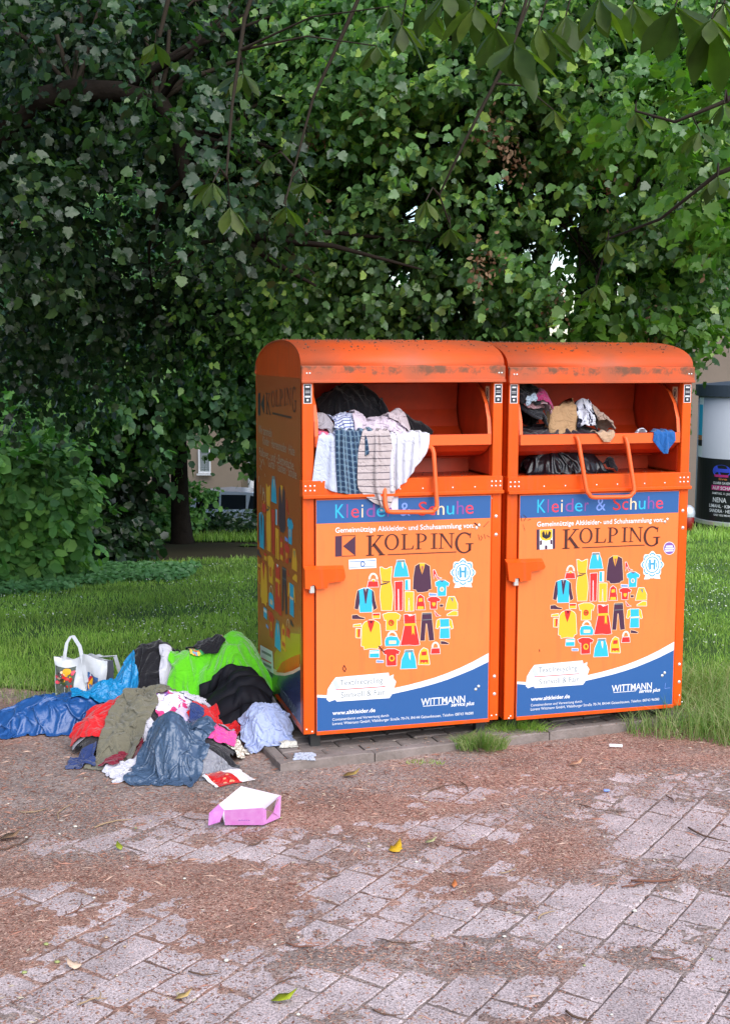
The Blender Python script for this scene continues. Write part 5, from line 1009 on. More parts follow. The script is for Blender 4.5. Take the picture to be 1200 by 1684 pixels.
# silver car, seen from its left... facing right
def make_car(label, px, D):
    x0 = float(at(px, 830, D)[0]); z0 = float(zg(0, D)); c = empty('parked_car', (x0, D, z0)); tag(c, label, 'car')
    M_CAR = mat('silver_paint', (.75, .79, .84), .25, metal=.1, coat=.6); M_GL = mat('car_glass', (.02, .025, .03), .06, .8); M_TY = mat('tyre', (.02, .02, .02), .8)
    low = [(0, .35), (.02, .62), (.10, .88), (.9, .95), (2.9, .93), (3.55, .86), (4.0, .72), (4.12, .5), (4.1, .3), (3.75, .22), (.4, .22)]
    mb = MB(); secs = [(.0, -.04), (.06, 0), (1.62, 0), (1.68, -.04)]; V = []; n = len(low)
    for yy, ins in secs:
        for x, z in low: cx, cz = 2.05, .55; V.append((x+(cx-x)*(-ins*.6), yy, z+(cz-z)*(-ins*1.2)))
    F = [tuple(range(n))[::-1], tuple(3*n+i for i in range(n))]
    for k in range(3):
        for i in range(n): F.append((k*n+i, k*n+(i+1) % n, (k+1)*n+(i+1) % n, (k+1)*n+i))
    mb.add(V, [f[::-1] for f in F]); body = mb.build('body', M_CAR, c)
    up = [(.12, .93), (.28, 1.25), (.55, 1.40), (1.2, 1.46), (1.9, 1.42), (2.25, 1.30), (3.0, .93)]
    def cab(pts, y0, y1, s): return [(x, y0+(z-.93)*s, z) for x, z in pts], [(x, y1-(z-.93)*s, z) for x, z in pts]
    A_, B_ = cab(up, .08, 1.60, .28); n = len(up); mb = MB(); mb.add(A_+B_, [tuple(range(n)), tuple(range(2*n-1, n-1, -1))]+[(i, i+n, i+n+1, i+1) for i in range(n-1)]); mb.build('cabin', M_CAR, c)
    def side_win(pts):
        mb = MB(); mb.add([(x, .08+(z-.93)*.28-.006, z) for x, z in pts], [tuple(range(len(pts)))]); mb.build('side_window', M_GL, c)
        mb = MB(); mb.add([(x, 1.60-(z-.93)*.28+.006, z) for x, z in pts], [tuple(range(len(pts)))[::-1]]); mb.build('side_window', M_GL, c)
    side_win([(.38, .98), (.98, .98), (.98, 1.36), (.62, 1.34), (.45, 1.2)]); side_win([(1.04, .98), (1.72, .98), (1.72, 1.36), (1.04, 1.37)]); side_win([(1.78, .98), (2.72, .98), (2.2, 1.25), (1.84, 1.35)])
    mb = MB(); f = lambda x, z, t, o=.006: (x+o*.7, .10+(z-.93)*.28+t*(1.40-(z-.93)*.56), z+o*.9)
    mb.add([f(2.93, .965, .04), f(2.93, .965, .96), f(2.28, 1.285, .96), f(2.28, 1.285, .04)], [(0, 1, 2, 3)]); mb.build('windscreen', M_GL, c)
    for x in (.75, 3.3):
        for y in (.02, 1.50):
            mb = MB(); V = []; n = 20
            for yy, r_ in ((y, .30), (y, .22), (y+.16, .22), (y+.16, .30)): V += [(x+r_*math.cos(2*math.pi*i/n), yy, .30+r_*math.sin(2*math.pi*i/n)) for i in range(n)]
            mb.add(V, [(k*n+i, k*n+(i+1) % n, ((k+1) % 4)*n+(i+1) % n, ((k+1) % 4)*n+i) for k in range(4) for i in range(n)]); wh = mb.build('wheel', M_TY, c)
            mb = MB(); mb.tube([(x, y+.02, .30), (x, y+.14, .30)], .215, 16); mb.build('rim', M_STEEL, wh)
    mb = MB(); mb.box(-.02, .04, .1, .35, .70, .88, b=.01); mb.build('tail_light', mat('tail_red', (.5, .01, .01), .2), c)
    mb = MB(); mb.box(3.96, 4.05, .1, .45, .58, .70, b=.01); mb.build('headlight', M_PVC, c)
    return c
make_car('silver hatchback parked beyond the low hedge on the left', 300, 34.)
# advertising column
DC = 20.2; cc = at(1227, 760, DC); zc0 = float(zg(cc[0], DC)); RC = 80*DC/FPX
col = empty('advertising_column', (float(cc[0]), DC, zc0)); tag(col, 'round white advertising column with a black concert poster on the lawn at right', 'advertising column')
M_COLW = mat('column_white_paper', (.37, .39, .43), .7, var=.35, vscale=1.5, vcol=(.29, .31, .35), bump=.2, bscale=6); M_BAND = mat('column_band_dark', s2l((52, 60, 72)), .5); M_PB = mat('poster_black', s2l((24, 24, 30)), .35)
M_WT = mat('poster_white', s2l((215, 215, 220)), .5); M_MG = mat('poster_magenta', s2l((170, 40, 110)), .5); M_BL = mat('poster_blue', s2l((50, 70, 190)), .5); M_TN = mat('poster_gold', s2l((190, 120, 70)), .5)
zz = lambda py: float(at(1200, py, DC-RC)[2])-zc0
def lathe(prof, m, name, n=64):
    mb = MB(); V = [(r_*math.cos(2*math.pi*i/n), r_*math.sin(2*math.pi*i/n), z) for r_, z in prof for i in range(n)]
    F = [(k*n+i, k*n+(i+1) % n, (k+1)*n+(i+1) % n, (k+1)*n+i) for k in range(len(prof)-1) for i in range(n)]+[tuple((len(prof)-1)*n+i for i in range(n))]
    mb.add(V, F); return mb.build(name, m, col, smooth=False)
b_ = lathe([(RC, zz(864)), (RC, zz(652))], M_COLW, 'drum'); [setattr(p, 'use_smooth', len(p.vertices) == 4) for p in b_.data.polygons]
lathe([(RC+.04, -.3), (RC+.04, zz(868)), (RC-.02, zz(868)+.001)], M_DARKSTEEL, 'plinth')
lathe([(RC+.03, zz(868)+.002), (RC+.03, zz(862)), (RC, zz(861.9))], M_STEEL, 'base_rim')
lathe([(RC+.005, zz(654)), (RC+.05, zz(653)), (RC+.05, zz(634)), (RC*.2, zz(631)+.04)], M_BAND, 'top_band')
def cyl(u, v, o=.004): a = u/RC; return ((RC+o)*math.sin(a), -(RC+o)*math.cos(a), v)
def U(px): return RC*math.asin(max(-1, min(1, (px-1227)/80.)))
def patch(mb, u0, u1, v0, v1, m, o=.004, n=18):
    for i in range(n): a, b2 = u0+(u1-u0)*i/n, u0+(u1-u0)*(i+1)/n; mb.add([cyl(a, v0, o), cyl(b2, v0, o), cyl(b2, v1, o), cyl(a, v1, o)], [(0, 1, 2, 3)], m)
mb = MB(); uu0, uu1 = U(1146), U(1146)+1.25; patch(mb, uu0, uu1, zz(861), zz(757), M_PB); pm = mb.build('concert_poster', None, col)
mb = MB(); uc = U(1178)
def ct(s, px, pw, py, hpx, m): w_ = pw*DC/FPX; put_text(mb, s, uc+(px-1178)*.0115-w_/2, uc+(px-1178)*.0115+w_/2, zz(py), hpx*DC/FPX, lambda u, v: cyl(u, v, .008), m, .01)
patch(mb, uc-.27, uc+.2, zz(809), zz(801), M_MG, .006, 8)
for i in range(6):
    a = ell(uc-.06, 0, .17, .17, 16)
mb.add([cyl(uc-.10+.16*math.cos(t*math.pi/10), zz(777)+.10*math.sin(t*math.pi/10), .006) for t in range(20)], [tuple(range(20))], M_BL)
mb.add([cyl(uc+.20+.10*math.cos(t*math.pi/6), zz(768)+.06*math.sin(t*math.pi/6), .0065) for t in range(12)], [tuple(range(12))], M_TN)
patch(mb, uc-.22, uc+.02, zz(787), zz(783), M_MG, .007, 6); patch(mb, uc-.24, uc+.10, zz(779), zz(773), M_BL, .0075, 6)
ct('live', 1172, 14, 792, 4, M_TN); ct('OLIVER GAYER', 1170, 30, 799, 4, M_WT); ct('AUF SCHALKE', 1175, 44, 808, 5.5, M_WT); ct('SAMSTAG, 11. JULI 2026', 1174, 42, 816, 3.5, M_WT)
ct('NENA', 1168, 24, 829, 8, M_WT); ct('LIMAHL · KIM WILDE', 1178, 62, 838, 5.5, M_WT); ct('SANDRA · HEAVEN 17', 1178, 60, 846, 5.5, M_WT); ct('UND VIELE MEHR', 1172, 28, 852, 3.4, M_WT)
mb.build('poster_print', None, pm)
mb = MB(); patch(mb, U(1143.5), U(1149), zz(757), zz(656), M_WHITE, .004, 4); patch(mb, U(1144), U(1148.6), zz(722), zz(668), M_CY, .006, 3); patch(mb, U(1144), U(1148.6), zz(733), zz(720), M_TN, .007, 3); patch(mb, U(1143.6), U(1148.8), zz(728+10), zz(728), M_BLK, .0075, 3); mb.build('side_poster', None, col)
mb = MB(); put_text(mb, 'STR', U(1186), U(1186)+.30, zz(648), .085, lambda u, v: cyl(u, v, .054), M_WT, .01); mb.build('band_lettering', None, col)
# small silver and red bin by the column
c = G(1129, 874); bn = empty('litter_bin', tuple(c)); tag(bn, 'small silver and red bin peeping out beside the advertising column', 'bin')
def lat2(prof, m, name, par, n=20):
    mb = MB(); V = [(r_*math.cos(2*math.pi*i/n), r_*math.sin(2*math.pi*i/n), z) for r_, z in prof for i in range(n)]
    mb.add(V, [(k*n+i, k*n+(i+1) % n, (k+1)*n+(i+1) % n, (k+1)*n+i) for k in range(len(prof)-1) for i in range(n)]); return mb.build(name, m, par, True)
lat2([(.07, 0), (.10, .05), (.11, .22), (.10, .24)], mat('bin_red', s2l((120, 20, 20)), .4), 'bin_body', bn); lat2([(.11, .24), (.12, .30), (.10, .38), (.05, .42), (.001, .425)], mat('bin_silver', (.6, .65, .75), .3, metal=.4), 'bin_lid', bn)
# blue sign among the bushes
c = at(135, 738, 21.); sg = empty('blue_sign', (float(c[0]), 21., float(zg(0, 21.)))); tag(sg, 'small bright blue sign glimpsed between the dark bushes on the left', 'sign')
h = float(c[2]-zg(0, 21.)); MB().tube([(0, 0, 0), (0, 0, h-.14)], .02, 8).build('post', M_STEEL, sg); MB().box(-.06, .06, -.012, .0, h-.13, h+.13, b=.003).build('sign_plate', mat('sign_blue', (.02, .16, .75), .4), sg)
# ---------------------------------------------------------------- cloth: a small position based solver
def _rel(P, W, di, dj, L, k):
    n, m = P.shape[:2]
    if dj >= 0: A = (slice(0, n-di), slice(0, m-dj)); B = (slice(di, n), slice(dj, m))
    else: A = (slice(0, n-di), slice(-dj, m)); B = (slice(di, n), slice(0, m+dj))
    d = P[B]-P[A]; l = np.sqrt((d*d).sum(-1))+1e-9; c = ((l-L)/l*k*W[A]*W[B])[..., None]*d*.5
    P[A] += c; P[B] -= c
def solve(P, w, h, collide, steps=150, it=8, mask=None, pin=None, bend=.15, grav=9.8, dt=.016, damp=.96, stretch=1., comp=1.):
    n, m = P.shape[:2]; W = np.ones((n, m)) if mask is None else mask.astype(float); lu = w/(m-1); lv = h/(n-1); V = np.zeros_like(P); P0 = P.copy(); ds = math.hypot(lu, lv)
    for s in range(steps):
        Q = P.copy(); V[..., 2] -= grav*dt; V *= damp; P = P+V*dt
        for i in range(it):
            _rel(P, W, 0, 1, lu, .55); _rel(P, W, 1, 0, lv, .55); _rel(P, W, 1, 1, ds, .35); _rel(P, W, 1, -1, ds, .35)
            if bend: _rel(P, W, 0, 2, 2*lu, bend); _rel(P, W, 2, 0, 2*lv, bend)
            if bend > .2: _rel(P, W, 0, 4, 4*lu, bend*.4); _rel(P, W, 4, 0, 4*lv, bend*.4)
            if pin is not None: P[pin] = P0[pin]
            if i % 2 or i == it-1: P = collide(P, Q)
        V = (P-Q)/dt; sp = np.sqrt((V*V).sum(-1, keepdims=True)); V *= np.minimum(1, 2.0/np.maximum(sp, 1e-6))
    return P
class HF:
    def __init__(s, x0, x1, y0, y1, r, base):
        s.x0, s.y0, s.r = x0, y0, r; s.nx = int((x1-x0)/r)+1; s.ny = int((y1-y0)/r)+1
        X, Y = np.meshgrid(x0+np.arange(s.nx)*r, y0+np.arange(s.ny)*r); s.X, s.Y = X, Y; s.H = base(X, Y).astype(float); s.B = s.H.copy(); s.lim = None
    def get(s, x, y):
        a = np.clip((x-s.x0)/s.r, 0, s.nx-1.001); b = np.clip((y-s.y0)/s.r, 0, s.ny-1.001); i = b.astype(int); j = a.astype(int); fa = a-j; fb = b-i; H = s.H
        return (H[i, j]*(1-fa)+H[i, j+1]*fa)*(1-fb)+(H[i+1, j]*(1-fa)+H[i+1, j+1]*fa)*fb
    def dome(s, cx, cy, rx, ry, h, rot=0, p=2.):
        c, d = math.cos(rot), math.sin(rot); u = ((s.X-cx)*c+(s.Y-cy)*d)/rx; v = (-(s.X-cx)*d+(s.Y-cy)*c)/ry
        q_ = np.clip(1-(u*u+v*v)**(p/2), 0, 1)**.6; return s.B+h*q_*(1-.28*np.minimum(q_*2, 1)*(1-vn(s.X*11+cx*7, s.Y*11+cy*5, 77, 3)*1.6).clip(-1, 1))
    def stamp(s, P, W=None, th=.006):
        n, m = P.shape[:2]; K = 4; T = []
        for a in range(K):
            for b in range(K):
                fa, fb = a/K, b/K; T.append((P[:-1, :-1]*(1-fa)*(1-fb)+P[1:, :-1]*fa*(1-fb)+P[:-1, 1:]*(1-fa)*fb+P[1:, 1:]*fa*fb)[(W[:-1, :-1] & W[1:, 1:] & W[:-1, 1:] & W[1:, :-1]) if W is not None else slice(None)].reshape(-1, 3))
        T = np.concatenate(T); j = np.clip(np.round((T[:, 0]-s.x0)/s.r).astype(int), 0, s.nx-1); i = np.clip(np.round((T[:, 1]-s.y0)/s.r).astype(int), 0, s.ny-1)
        np.maximum.at(s.H, (i, j), T[:, 2]+th)
def hfcollide(hf, th=.003, fr=.75, H=None):
    def f(P, Q):
        z = hf.get(P[..., 0], P[..., 1])+th; k = P[..., 2] < z; P[..., 2] = np.where(k, z, P[..., 2])
        P[..., 0] = np.where(k, P[..., 0]+(Q[..., 0]-P[..., 0])*fr, P[..., 0]); P[..., 1] = np.where(k, P[..., 1]+(Q[..., 1]-P[..., 1])*fr, P[..., 1])
        if hf.lim: P[..., 0] = np.clip(P[..., 0], hf.lim[0], hf.lim[1]); P[..., 1] = np.clip(P[..., 1], hf.lim[2], hf.lim[3])
        return P
    return f
def cloth_obj(name, P, m, label, cat, group=None, mask=None, thick=.003, sub_=1, frame=None, parent=None, uvs=None):
    n, k = P.shape[:2]; i = np.arange(n-1)[:, None]*k+np.arange(k-1)[None]; F = np.stack([i, i+1, i+k+1, i+k], -1).reshape(-1, 4)
    UV = np.stack(np.meshgrid(np.linspace(0, 1, k), np.linspace(0, 1, n)), -1).reshape(-1, 2)*(uvs or 1)
    V = P.reshape(-1, 3)
    if mask is not None:
        mk = mask.reshape(-1); F = F[mk[F].all(1)]; u, inv = np.unique(F, return_inverse=True); V = V[u]; UV = UV[u]; F = inv.reshape(F.shape)
    if frame is None: org = V.mean(0); org[2] = V[:, 2].min(); V = V-org
    o = npmesh(name, V, F, m, parent, True, uv=UV)
    if frame is None: o.location = org
    else: o.location = tuple(frame[0]); o.rotation_euler = (0, 0, frame[1])
    s = o.modifiers.new('thick', 'SOLIDIFY'); s.thickness = thick; s.offset = 0
    if sub_: s = o.modifiers.new('smooth', 'SUBSURF'); s.levels = sub_; s.render_levels = sub_
    if label: tag(o, label, cat, group)
    return o
def creases(m, sc=13., st=.55, dist=.02):
    n = m.node_tree; b = n.nodes['Principled BSDF']; tc = n.nodes.new('ShaderNodeTexCoord'); t = n.nodes.new('ShaderNodeTexNoise'); t.inputs['Scale'].default_value = sc; t.inputs['Detail'].default_value = 3; t.inputs['Distortion'].default_value = 1.2
    n.links.new(tc.outputs['Object'], t.inputs['Vector']); a = n.nodes.new('ShaderNodeMath'); a.operation = 'SUBTRACT'; a.inputs[1].default_value = .5; n.links.new(t.outputs[0], a.inputs[0]); c = n.nodes.new('ShaderNodeMath'); c.operation = 'ABSOLUTE'; n.links.new(a.outputs[0], c.inputs[0]); p = n.nodes.new('ShaderNodeMath'); p.operation = 'POWER'; p.inputs[1].default_value = .6; n.links.new(c.outputs[0], p.inputs[0])
    bp = n.nodes.new('ShaderNodeBump'); bp.inputs['Strength'].default_value = st; bp.inputs['Distance'].default_value = dist; n.links.new(p.outputs[0], bp.inputs['Height']); n.links.new(bp.outputs[0], b.inputs['Normal']); return m
def fabric(name, c, rough=.85, sheen=.25, weave=350, var=.15, bump=.15): return creases(mat(name, s2l(c) if max(c) > 1 else c, rough, .25, sheen=sheen, var=var, vscale=9))
def plastic(name, c, rough=.2, alpha=None, wr=38, bmp=.7):
    m = mat(name, s2l(c), rough, .6, bump=0); n = m.node_tree; b = n.nodes['Principled BSDF']; tc = n.nodes.new('ShaderNodeTexCoord')
    vo = n.nodes.new('ShaderNodeTexVoronoi'); vo.feature = 'DISTANCE_TO_EDGE'; vo.inputs['Scale'].default_value = wr; t = n.nodes.new('ShaderNodeTexNoise'); t.inputs['Scale'].default_value = wr*.5; t.inputs['Detail'].default_value = 4; t.inputs['Distortion'].default_value = 1.5
    mx = n.nodes.new('ShaderNodeVectorMath'); mx.operation = 'ADD'; n.links.new(tc.outputs['Object'], mx.inputs[0]); n.links.new(tc.outputs['Object'], t.inputs['Vector']); sc = n.nodes.new('ShaderNodeVectorMath'); sc.operation = 'SCALE'; sc.inputs['Scale'].default_value = .08; n.links.new(t.outputs[1], sc.inputs[0]); n.links.new(sc.outputs[0], mx.inputs[1]); n.links.new(mx.outputs[0], vo.inputs['Vector'])
    bp = n.nodes.new('ShaderNodeBump'); bp.inputs['Strength'].default_value = bmp; bp.inputs['Distance'].default_value = .012; ad = n.nodes.new('ShaderNodeMath'); n.links.new(vo.outputs[0], ad.inputs[0]); n.links.new(t.outputs[0], ad.inputs[1]); n.links.new(ad.outputs[0], bp.inputs['Height']); n.links.new(bp.outputs[0], b.inputs['Normal'])
    if alpha: b.inputs['Alpha'].default_value = alpha
    return m
def uvpattern(name, build, rough=.85):
    """fabric whose colour comes from a pattern in the cloth's own UV"""
    m = bpy.data.materials.new(name); m.use_nodes = True; n = m.node_tree; b = n.nodes['Principled BSDF']; b.inputs['Roughness'].default_value = rough; b.inputs['Specular IOR Level'].default_value = .2; b.inputs['Sheen Weight'].default_value = .2
    uv = n.nodes.new('ShaderNodeUVMap'); sp_ = n.nodes.new('ShaderNodeSeparateXYZ'); n.links.new(uv.outputs[0], sp_.inputs[0]); n.links.new(build(n, sp_, uv), b.inputs['Base Color']); return creases(m)
def mathn(n, op, a, b=None):
    x = n.nodes.new('ShaderNodeMath'); x.operation = op
    for i, q_ in enumerate((a, b)):
        if q_ is None: continue
        if isinstance(q_, (int, float)): x.inputs[i].default_value = q_
        else: n.links.new(q_, x.inputs[i])
    return x.outputs[0]
def mixn(n, f, a, b):
    x = n.nodes.new('ShaderNodeMix'); x.data_type = 'RGBA'
    if isinstance(f, (int, float)): x.inputs[0].default_value = f
    else: n.links.new(f, x.inputs[0])
    for i, q_ in ((6, a), (7, b)):
        if isinstance(q_, tuple): x.inputs[i].default_value = (*q_[:3], 1)
        else: n.links.new(q_, x.inputs[i])
    return x.outputs[2]
def stripes(cbase, cline, rows, wd=.12):
    def f(n, s, uv): return mixn(n, mathn(n, 'LESS_THAN', mathn(n, 'FRACT', mathn(n, 'MULTIPLY', s.outputs[1], rows)), wd), s2l(cbase), s2l(cline))
    return f
def plaid(n, s, uv):
    a = mathn(n, 'FRACT', mathn(n, 'MULTIPLY', s.outputs[0], 9)); b = mathn(n, 'FRACT', mathn(n, 'MULTIPLY', s.outputs[1], 16))
    c = mixn(n, mathn(n, 'LESS_THAN', a, .45), s2l((78, 104, 130)), s2l((40, 60, 88))); c = mixn(n, mathn(n, 'MULTIPLY', mathn(n, 'LESS_THAN', b, .45), .6), c, s2l((30, 52, 76)))
    c = mixn(n, mathn(n, 'LESS_THAN', mathn(n, 'ABSOLUTE', mathn(n, 'SUBTRACT', a, .7)), .06), c, s2l((130, 152, 165))); return mixn(n, mathn(n, 'LESS_THAN', mathn(n, 'ABSOLUTE', mathn(n, 'SUBTRACT', b, .7)), .06), c, s2l((100, 125, 145)))
def blotch(cols, scale=12):
    def f(n, s, uv):
        v = n.nodes.new('ShaderNodeTexVoronoi'); v.inputs['Scale'].default_value = scale; n.links.new(uv.outputs[0], v.inputs['Vector']); sx = n.nodes.new('ShaderNodeSeparateColor'); n.links.new(v.outputs['Color'], sx.inputs[0])
        cr = n.nodes.new('ShaderNodeValToRGB'); cr.color_ramp.interpolation = 'CONSTANT'; e = cr.color_ramp.elements
        while len(e) < len(cols): e.new(.5)
        for i, c in enumerate(cols): e[i].position = i/len(cols); e[i].color = (*s2l(c), 1)
        n.links.new(sx.outputs[0], cr.inputs[0]); return cr.outputs[0]
    return f
# the heap beside the near container
HP = HF(-2.7, .1, 5.2, 8.0, .014, lambda x, y: np.where(on_plinth(x, y), .052, np.maximum(soilh(x, y), 0)+.002))
def XP(px, d): return (px-600)/FPX*d
for px, d, rx, ry, h in ((250, 7.08, .22, .24, .37), (298, 6.95, .11, .14, .35), (368, 7.02, .27, .26, .40), (392, 6.70, .22, .22, .25), (240, 6.52, .36, .34, .24), (175, 6.45, .22, .36, .17), (160, 6.95, .22, .15, .13), (300, 6.15, .28, .30, .17), (432, 6.42, .16, .15, .15)):
    HP.H = np.maximum(HP.H, HP.dome(XP(px, d), d, rx, ry, h))
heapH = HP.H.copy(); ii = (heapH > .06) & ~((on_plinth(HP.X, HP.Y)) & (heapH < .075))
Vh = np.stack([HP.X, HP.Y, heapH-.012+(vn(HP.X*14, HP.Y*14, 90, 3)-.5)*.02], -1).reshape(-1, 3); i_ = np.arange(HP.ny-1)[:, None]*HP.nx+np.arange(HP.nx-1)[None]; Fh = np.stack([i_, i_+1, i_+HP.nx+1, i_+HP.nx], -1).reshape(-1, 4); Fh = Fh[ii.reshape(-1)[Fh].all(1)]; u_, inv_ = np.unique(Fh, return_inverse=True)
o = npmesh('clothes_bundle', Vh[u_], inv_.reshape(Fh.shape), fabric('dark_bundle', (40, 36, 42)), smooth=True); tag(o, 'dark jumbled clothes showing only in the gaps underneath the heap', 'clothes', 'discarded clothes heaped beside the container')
HG = 'discarded clothes heaped beside the container'
def drop(name, cat, label, px, d, w, h, m, rot=0, cr=.75, n=34, seed=0, bend=.05, mask=None, dome=None, lift=.10, steps=110, thick=.004, wav=.04, group=HG, hf=None, xy=None, frame=None, fr=.9, th=.004, cru=None, crv=None, uvs=None):
    hf = hf or HP; r = np.random.default_rng(seed+500); n = int(n*1.35); w /= .88; h /= .88; cr *= .88; cru = cru and cru*.88; crv = crv and crv*.88; nu = max(8, int(n*math.sqrt(w/h))); nv = max(8, int(n*math.sqrt(h/w)))
    U_, V_ = np.meshgrid(np.linspace(-.5, .5, nu), np.linspace(-.5, .5, nv)); cu = cru or cr; cv = crv or cr
    cu *= .93; cv *= .93; x = U_*w*cu; y = V_*h*cv; ph = r.uniform(0, 6, 4); x = x+(vn(U_*5+ph[0], V_*5+9, seed, 3)-.5)*w*.22*(1-cu+.15); y = y+(vn(U_*5+40, V_*5+ph[1], seed+3, 3)-.5)*h*.22*(1-cv+.15)
    cx, cy = xy if xy else (XP(px, d), d); c, s_ = math.cos(R(rot)), math.sin(R(rot)); X = cx+x*c-y*s_; Y = cy+x*s_+y*c
    old = hf.H
    if dome is not None: hf.H = np.maximum(hf.H, hf.dome(*dome))
    Z = hf.get(X, Y).max()*.6+hf.get(X, Y)*.4+lift*.5+(vn(X*9, Y*9, seed+9, 3))*wav+wav*.5*np.sin(U_*w*70*(1.0)+ph[2])*np.sin(V_*h*45+ph[3])
    mk = None
    if mask is not None: mk = mask(U_+.5, V_+.5)
    P = solve(np.stack([X, Y, Z], -1), w, h, hfcollide(hf, th, fr), steps, 8, mk, None, bend, grav=5.)
    hf.H = old; hf.stamp(P, mk)
    return cloth_obj(name, P, m, label, cat, group, mk, thick, 1, frame, None, uvs)
F_BLK = fabric('black_cotton', (24, 23, 30)); F_WHT = fabric('white_cotton', (200, 198, 210)); F_GRN = fabric('lime_fleece', (96, 200, 22), sheen=.5); F_RED = fabric('red_cotton', (206, 22, 30)); F_OLV = fabric('olive_canvas', (110, 106, 90)); F_MAR = fabric('maroon_jersey', (120, 18, 44)); F_PNK = fabric('hot_pink_jersey', (226, 70, 150)); F_LPK = fabric('pale_pink_jersey', (220, 130, 160)); F_LBL = fabric('pale_blue_jersey', (168, 180, 218)); F_LIL = fabric('lilac_jersey', (196, 182, 214)); F_NVY = fabric('navy_cotton', (40, 58, 110)); F_GRY = fabric('grey_jersey', (150, 150, 160))
PL_BLU = plastic('blue_sack_plastic', (36, 80, 140), .27, wr=13, bmp=.8); PL_CY = plastic('bright_blue_film', (26, 132, 188), .24, wr=26); PL_GB = plastic('grey_blue_film', (66, 86, 112), .28, wr=17, bmp=.95); PL_CLR = plastic('clear_grey_film', (150, 150, 160), .2, .6, wr=30)
def puffer():
    m = mat('black_puffer', s2l((20, 20, 28)), .75, .25); n = m.node_tree; b = n.nodes['Principled BSDF']; uv = n.nodes.new('ShaderNodeUVMap'); sp_ = n.nodes.new('ShaderNodeSeparateXYZ'); n.links.new(uv.outputs[0], sp_.inputs[0])
    w_ = mathn(n, 'ABSOLUTE', mathn(n, 'SINE', mathn(n, 'MULTIPLY', sp_.outputs[1], 15.))); bp = n.nodes.new('ShaderNodeBump'); bp.inputs['Distance'].default_value = .03; bp.inputs['Strength'].default_value = 1; n.links.new(mathn(n, 'POWER', w_, .5), bp.inputs['Height']); n.links.new(bp.outputs[0], b.inputs['Normal']); return m
drop('white_shirt', 'shirt', 'white cloth peeping out under the black garment at the back of the heap', 212, 7.15, .5, .34, F_WHT, 15, .8, seed=1)
drop('blue_sack', 'plastic sack', 'dark blue plastic sack sprawling at the far left of the heap', 72, 6.72, .92, .52, PL_BLU, 4, .80, n=54, seed=2, bend=.12, dome=(XP(85, 6.75), 6.75, .38, .19, .17, .15), wav=.06, steps=120, thick=.002)
drop('black_jumper', 'jumper', 'black jumper slumped at the back of the heap behind the bright blue film', 243, 7.0, .62, .55, F_BLK, -12, .74, n=36, seed=3, wav=.07)
drop('white_sock', 'sock', 'small white cloth strip between the black jumper and the lime green fleece', 266, 6.93, .08, .22, F_WHT, 10, .7, n=18, seed=4)
drop('green_fleece', 'fleece', 'lime green fleece spread at the top right of the heap against the container', 378, 6.98, .62, .60, F_GRN, -25, .86, n=38, seed=5, wav=.05)
drop('green_fleece', 'fleece', 'lime green sleeve shaped piece in the middle of the heap beside the black jumper', 300, 6.86, .26, .58, F_GRN, -8, .85, n=30, seed=6)
drop('patterned_cloth', 'cloth', 'small multicoloured patterned cloth at the top edge of the lime green fleece', 332, 7.02, .20, .20, uvpattern('patterned_print', blotch([(110, 190, 60), (230, 120, 60), (240, 200, 90), (200, 60, 90), (60, 150, 90), (120, 170, 200)], 15)), 12, .92, n=18, seed=7)
drop('black_sleeve', 'sleeve', 'narrow black sleeve lying across the lime green fleece', 322, 7.02, .13, .40, F_BLK, 48, .8, n=24, seed=8)
drop('bright_blue_bag', 'plastic bag', 'bright blue thin plastic bag in front of the white shopping bag', 164, 6.88, .46, .30, PL_CY, 12, .80, n=44, seed=9, bend=.1, dome=(XP(172, 6.92), 6.92, .22, .14, .20, .2), wav=.05, thick=.002)
drop('puffer_jacket', 'jacket', 'black quilted puffer jacket on the right side of the heap', 380, 6.64, .44, .42, puffer(), 8, .84, n=34, seed=10, bend=.35, thick=.02, wav=.05, mask=lambda u, v: (u > .06) | (v > .3))
drop('pink_jumper', 'jumper', 'pale pink jumper at the middle of the heap below the black jumper', 252, 6.72, .24, .16, F_LPK, 0, .8, n=20, seed=11)
drop('flowered_shirt', 'shirt', 'white and lilac flowered shirt in the centre of the heap', 292, 6.46, .40, .46, uvpattern('flowered_print', blotch([(222, 214, 230), (225, 220, 232), (200, 60, 120), (224, 218, 232), (120, 60, 160), (215, 205, 228), (226, 222, 234), (205, 190, 220)], 9)), 10, .68, n=36, seed=12, wav=.06)
drop('lilac_shirt', 'shirt', 'pale lilac shirt strip left of the red shirt', 302, 6.35, .16, .40, F_LIL, -28, .75, n=26, seed=27)
drop('grey_rag', 'cloth', 'small pale grey rag below the red cloth', 122, 6.28, .13, .15, F_GRY, 0, .8, n=16, seed=14)
drop('red_cardigan', 'cardigan', 'bright red cloth on the left of the heap beside the olive trousers', 150, 6.40, .26, .46, F_RED, -10, .84, n=28, seed=13)
drop('white_trousers', 'trousers', 'white rolled cloth between the olive trousers and the grey blue bag', 212, 6.22, .26, .22, F_WHT, 20, .7, n=24, seed=15)
drop('maroon_jumper', 'jumper', 'dark maroon jumper under the olive trousers near the front', 192, 6.10, .26, .24, F_MAR, 15, .75, n=24, seed=16)
drop('olive_trousers', 'trousers', 'olive canvas trousers hanging down the left front of the heap', 205, 6.34, .34, .98, F_OLV, -9, .88, n=46, seed=17, bend=.08, cru=.58, crv=.86, wav=.06, mask=lambda u, v: (abs(u-.5) > .035) | (v > .55))
drop('denim_scrap', 'cloth', 'small navy cloth with pale hem at the lower left of the heap', 119, 6.06, .19, .24, F_NVY, 10, .62, n=22, seed=18)
drop('white_blouse', 'blouse', 'white crumpled blouse at the front left of the grey blue bag', 200, 5.90, .30, .30, F_WHT, 30, .62, n=28, seed=19, wav=.05)
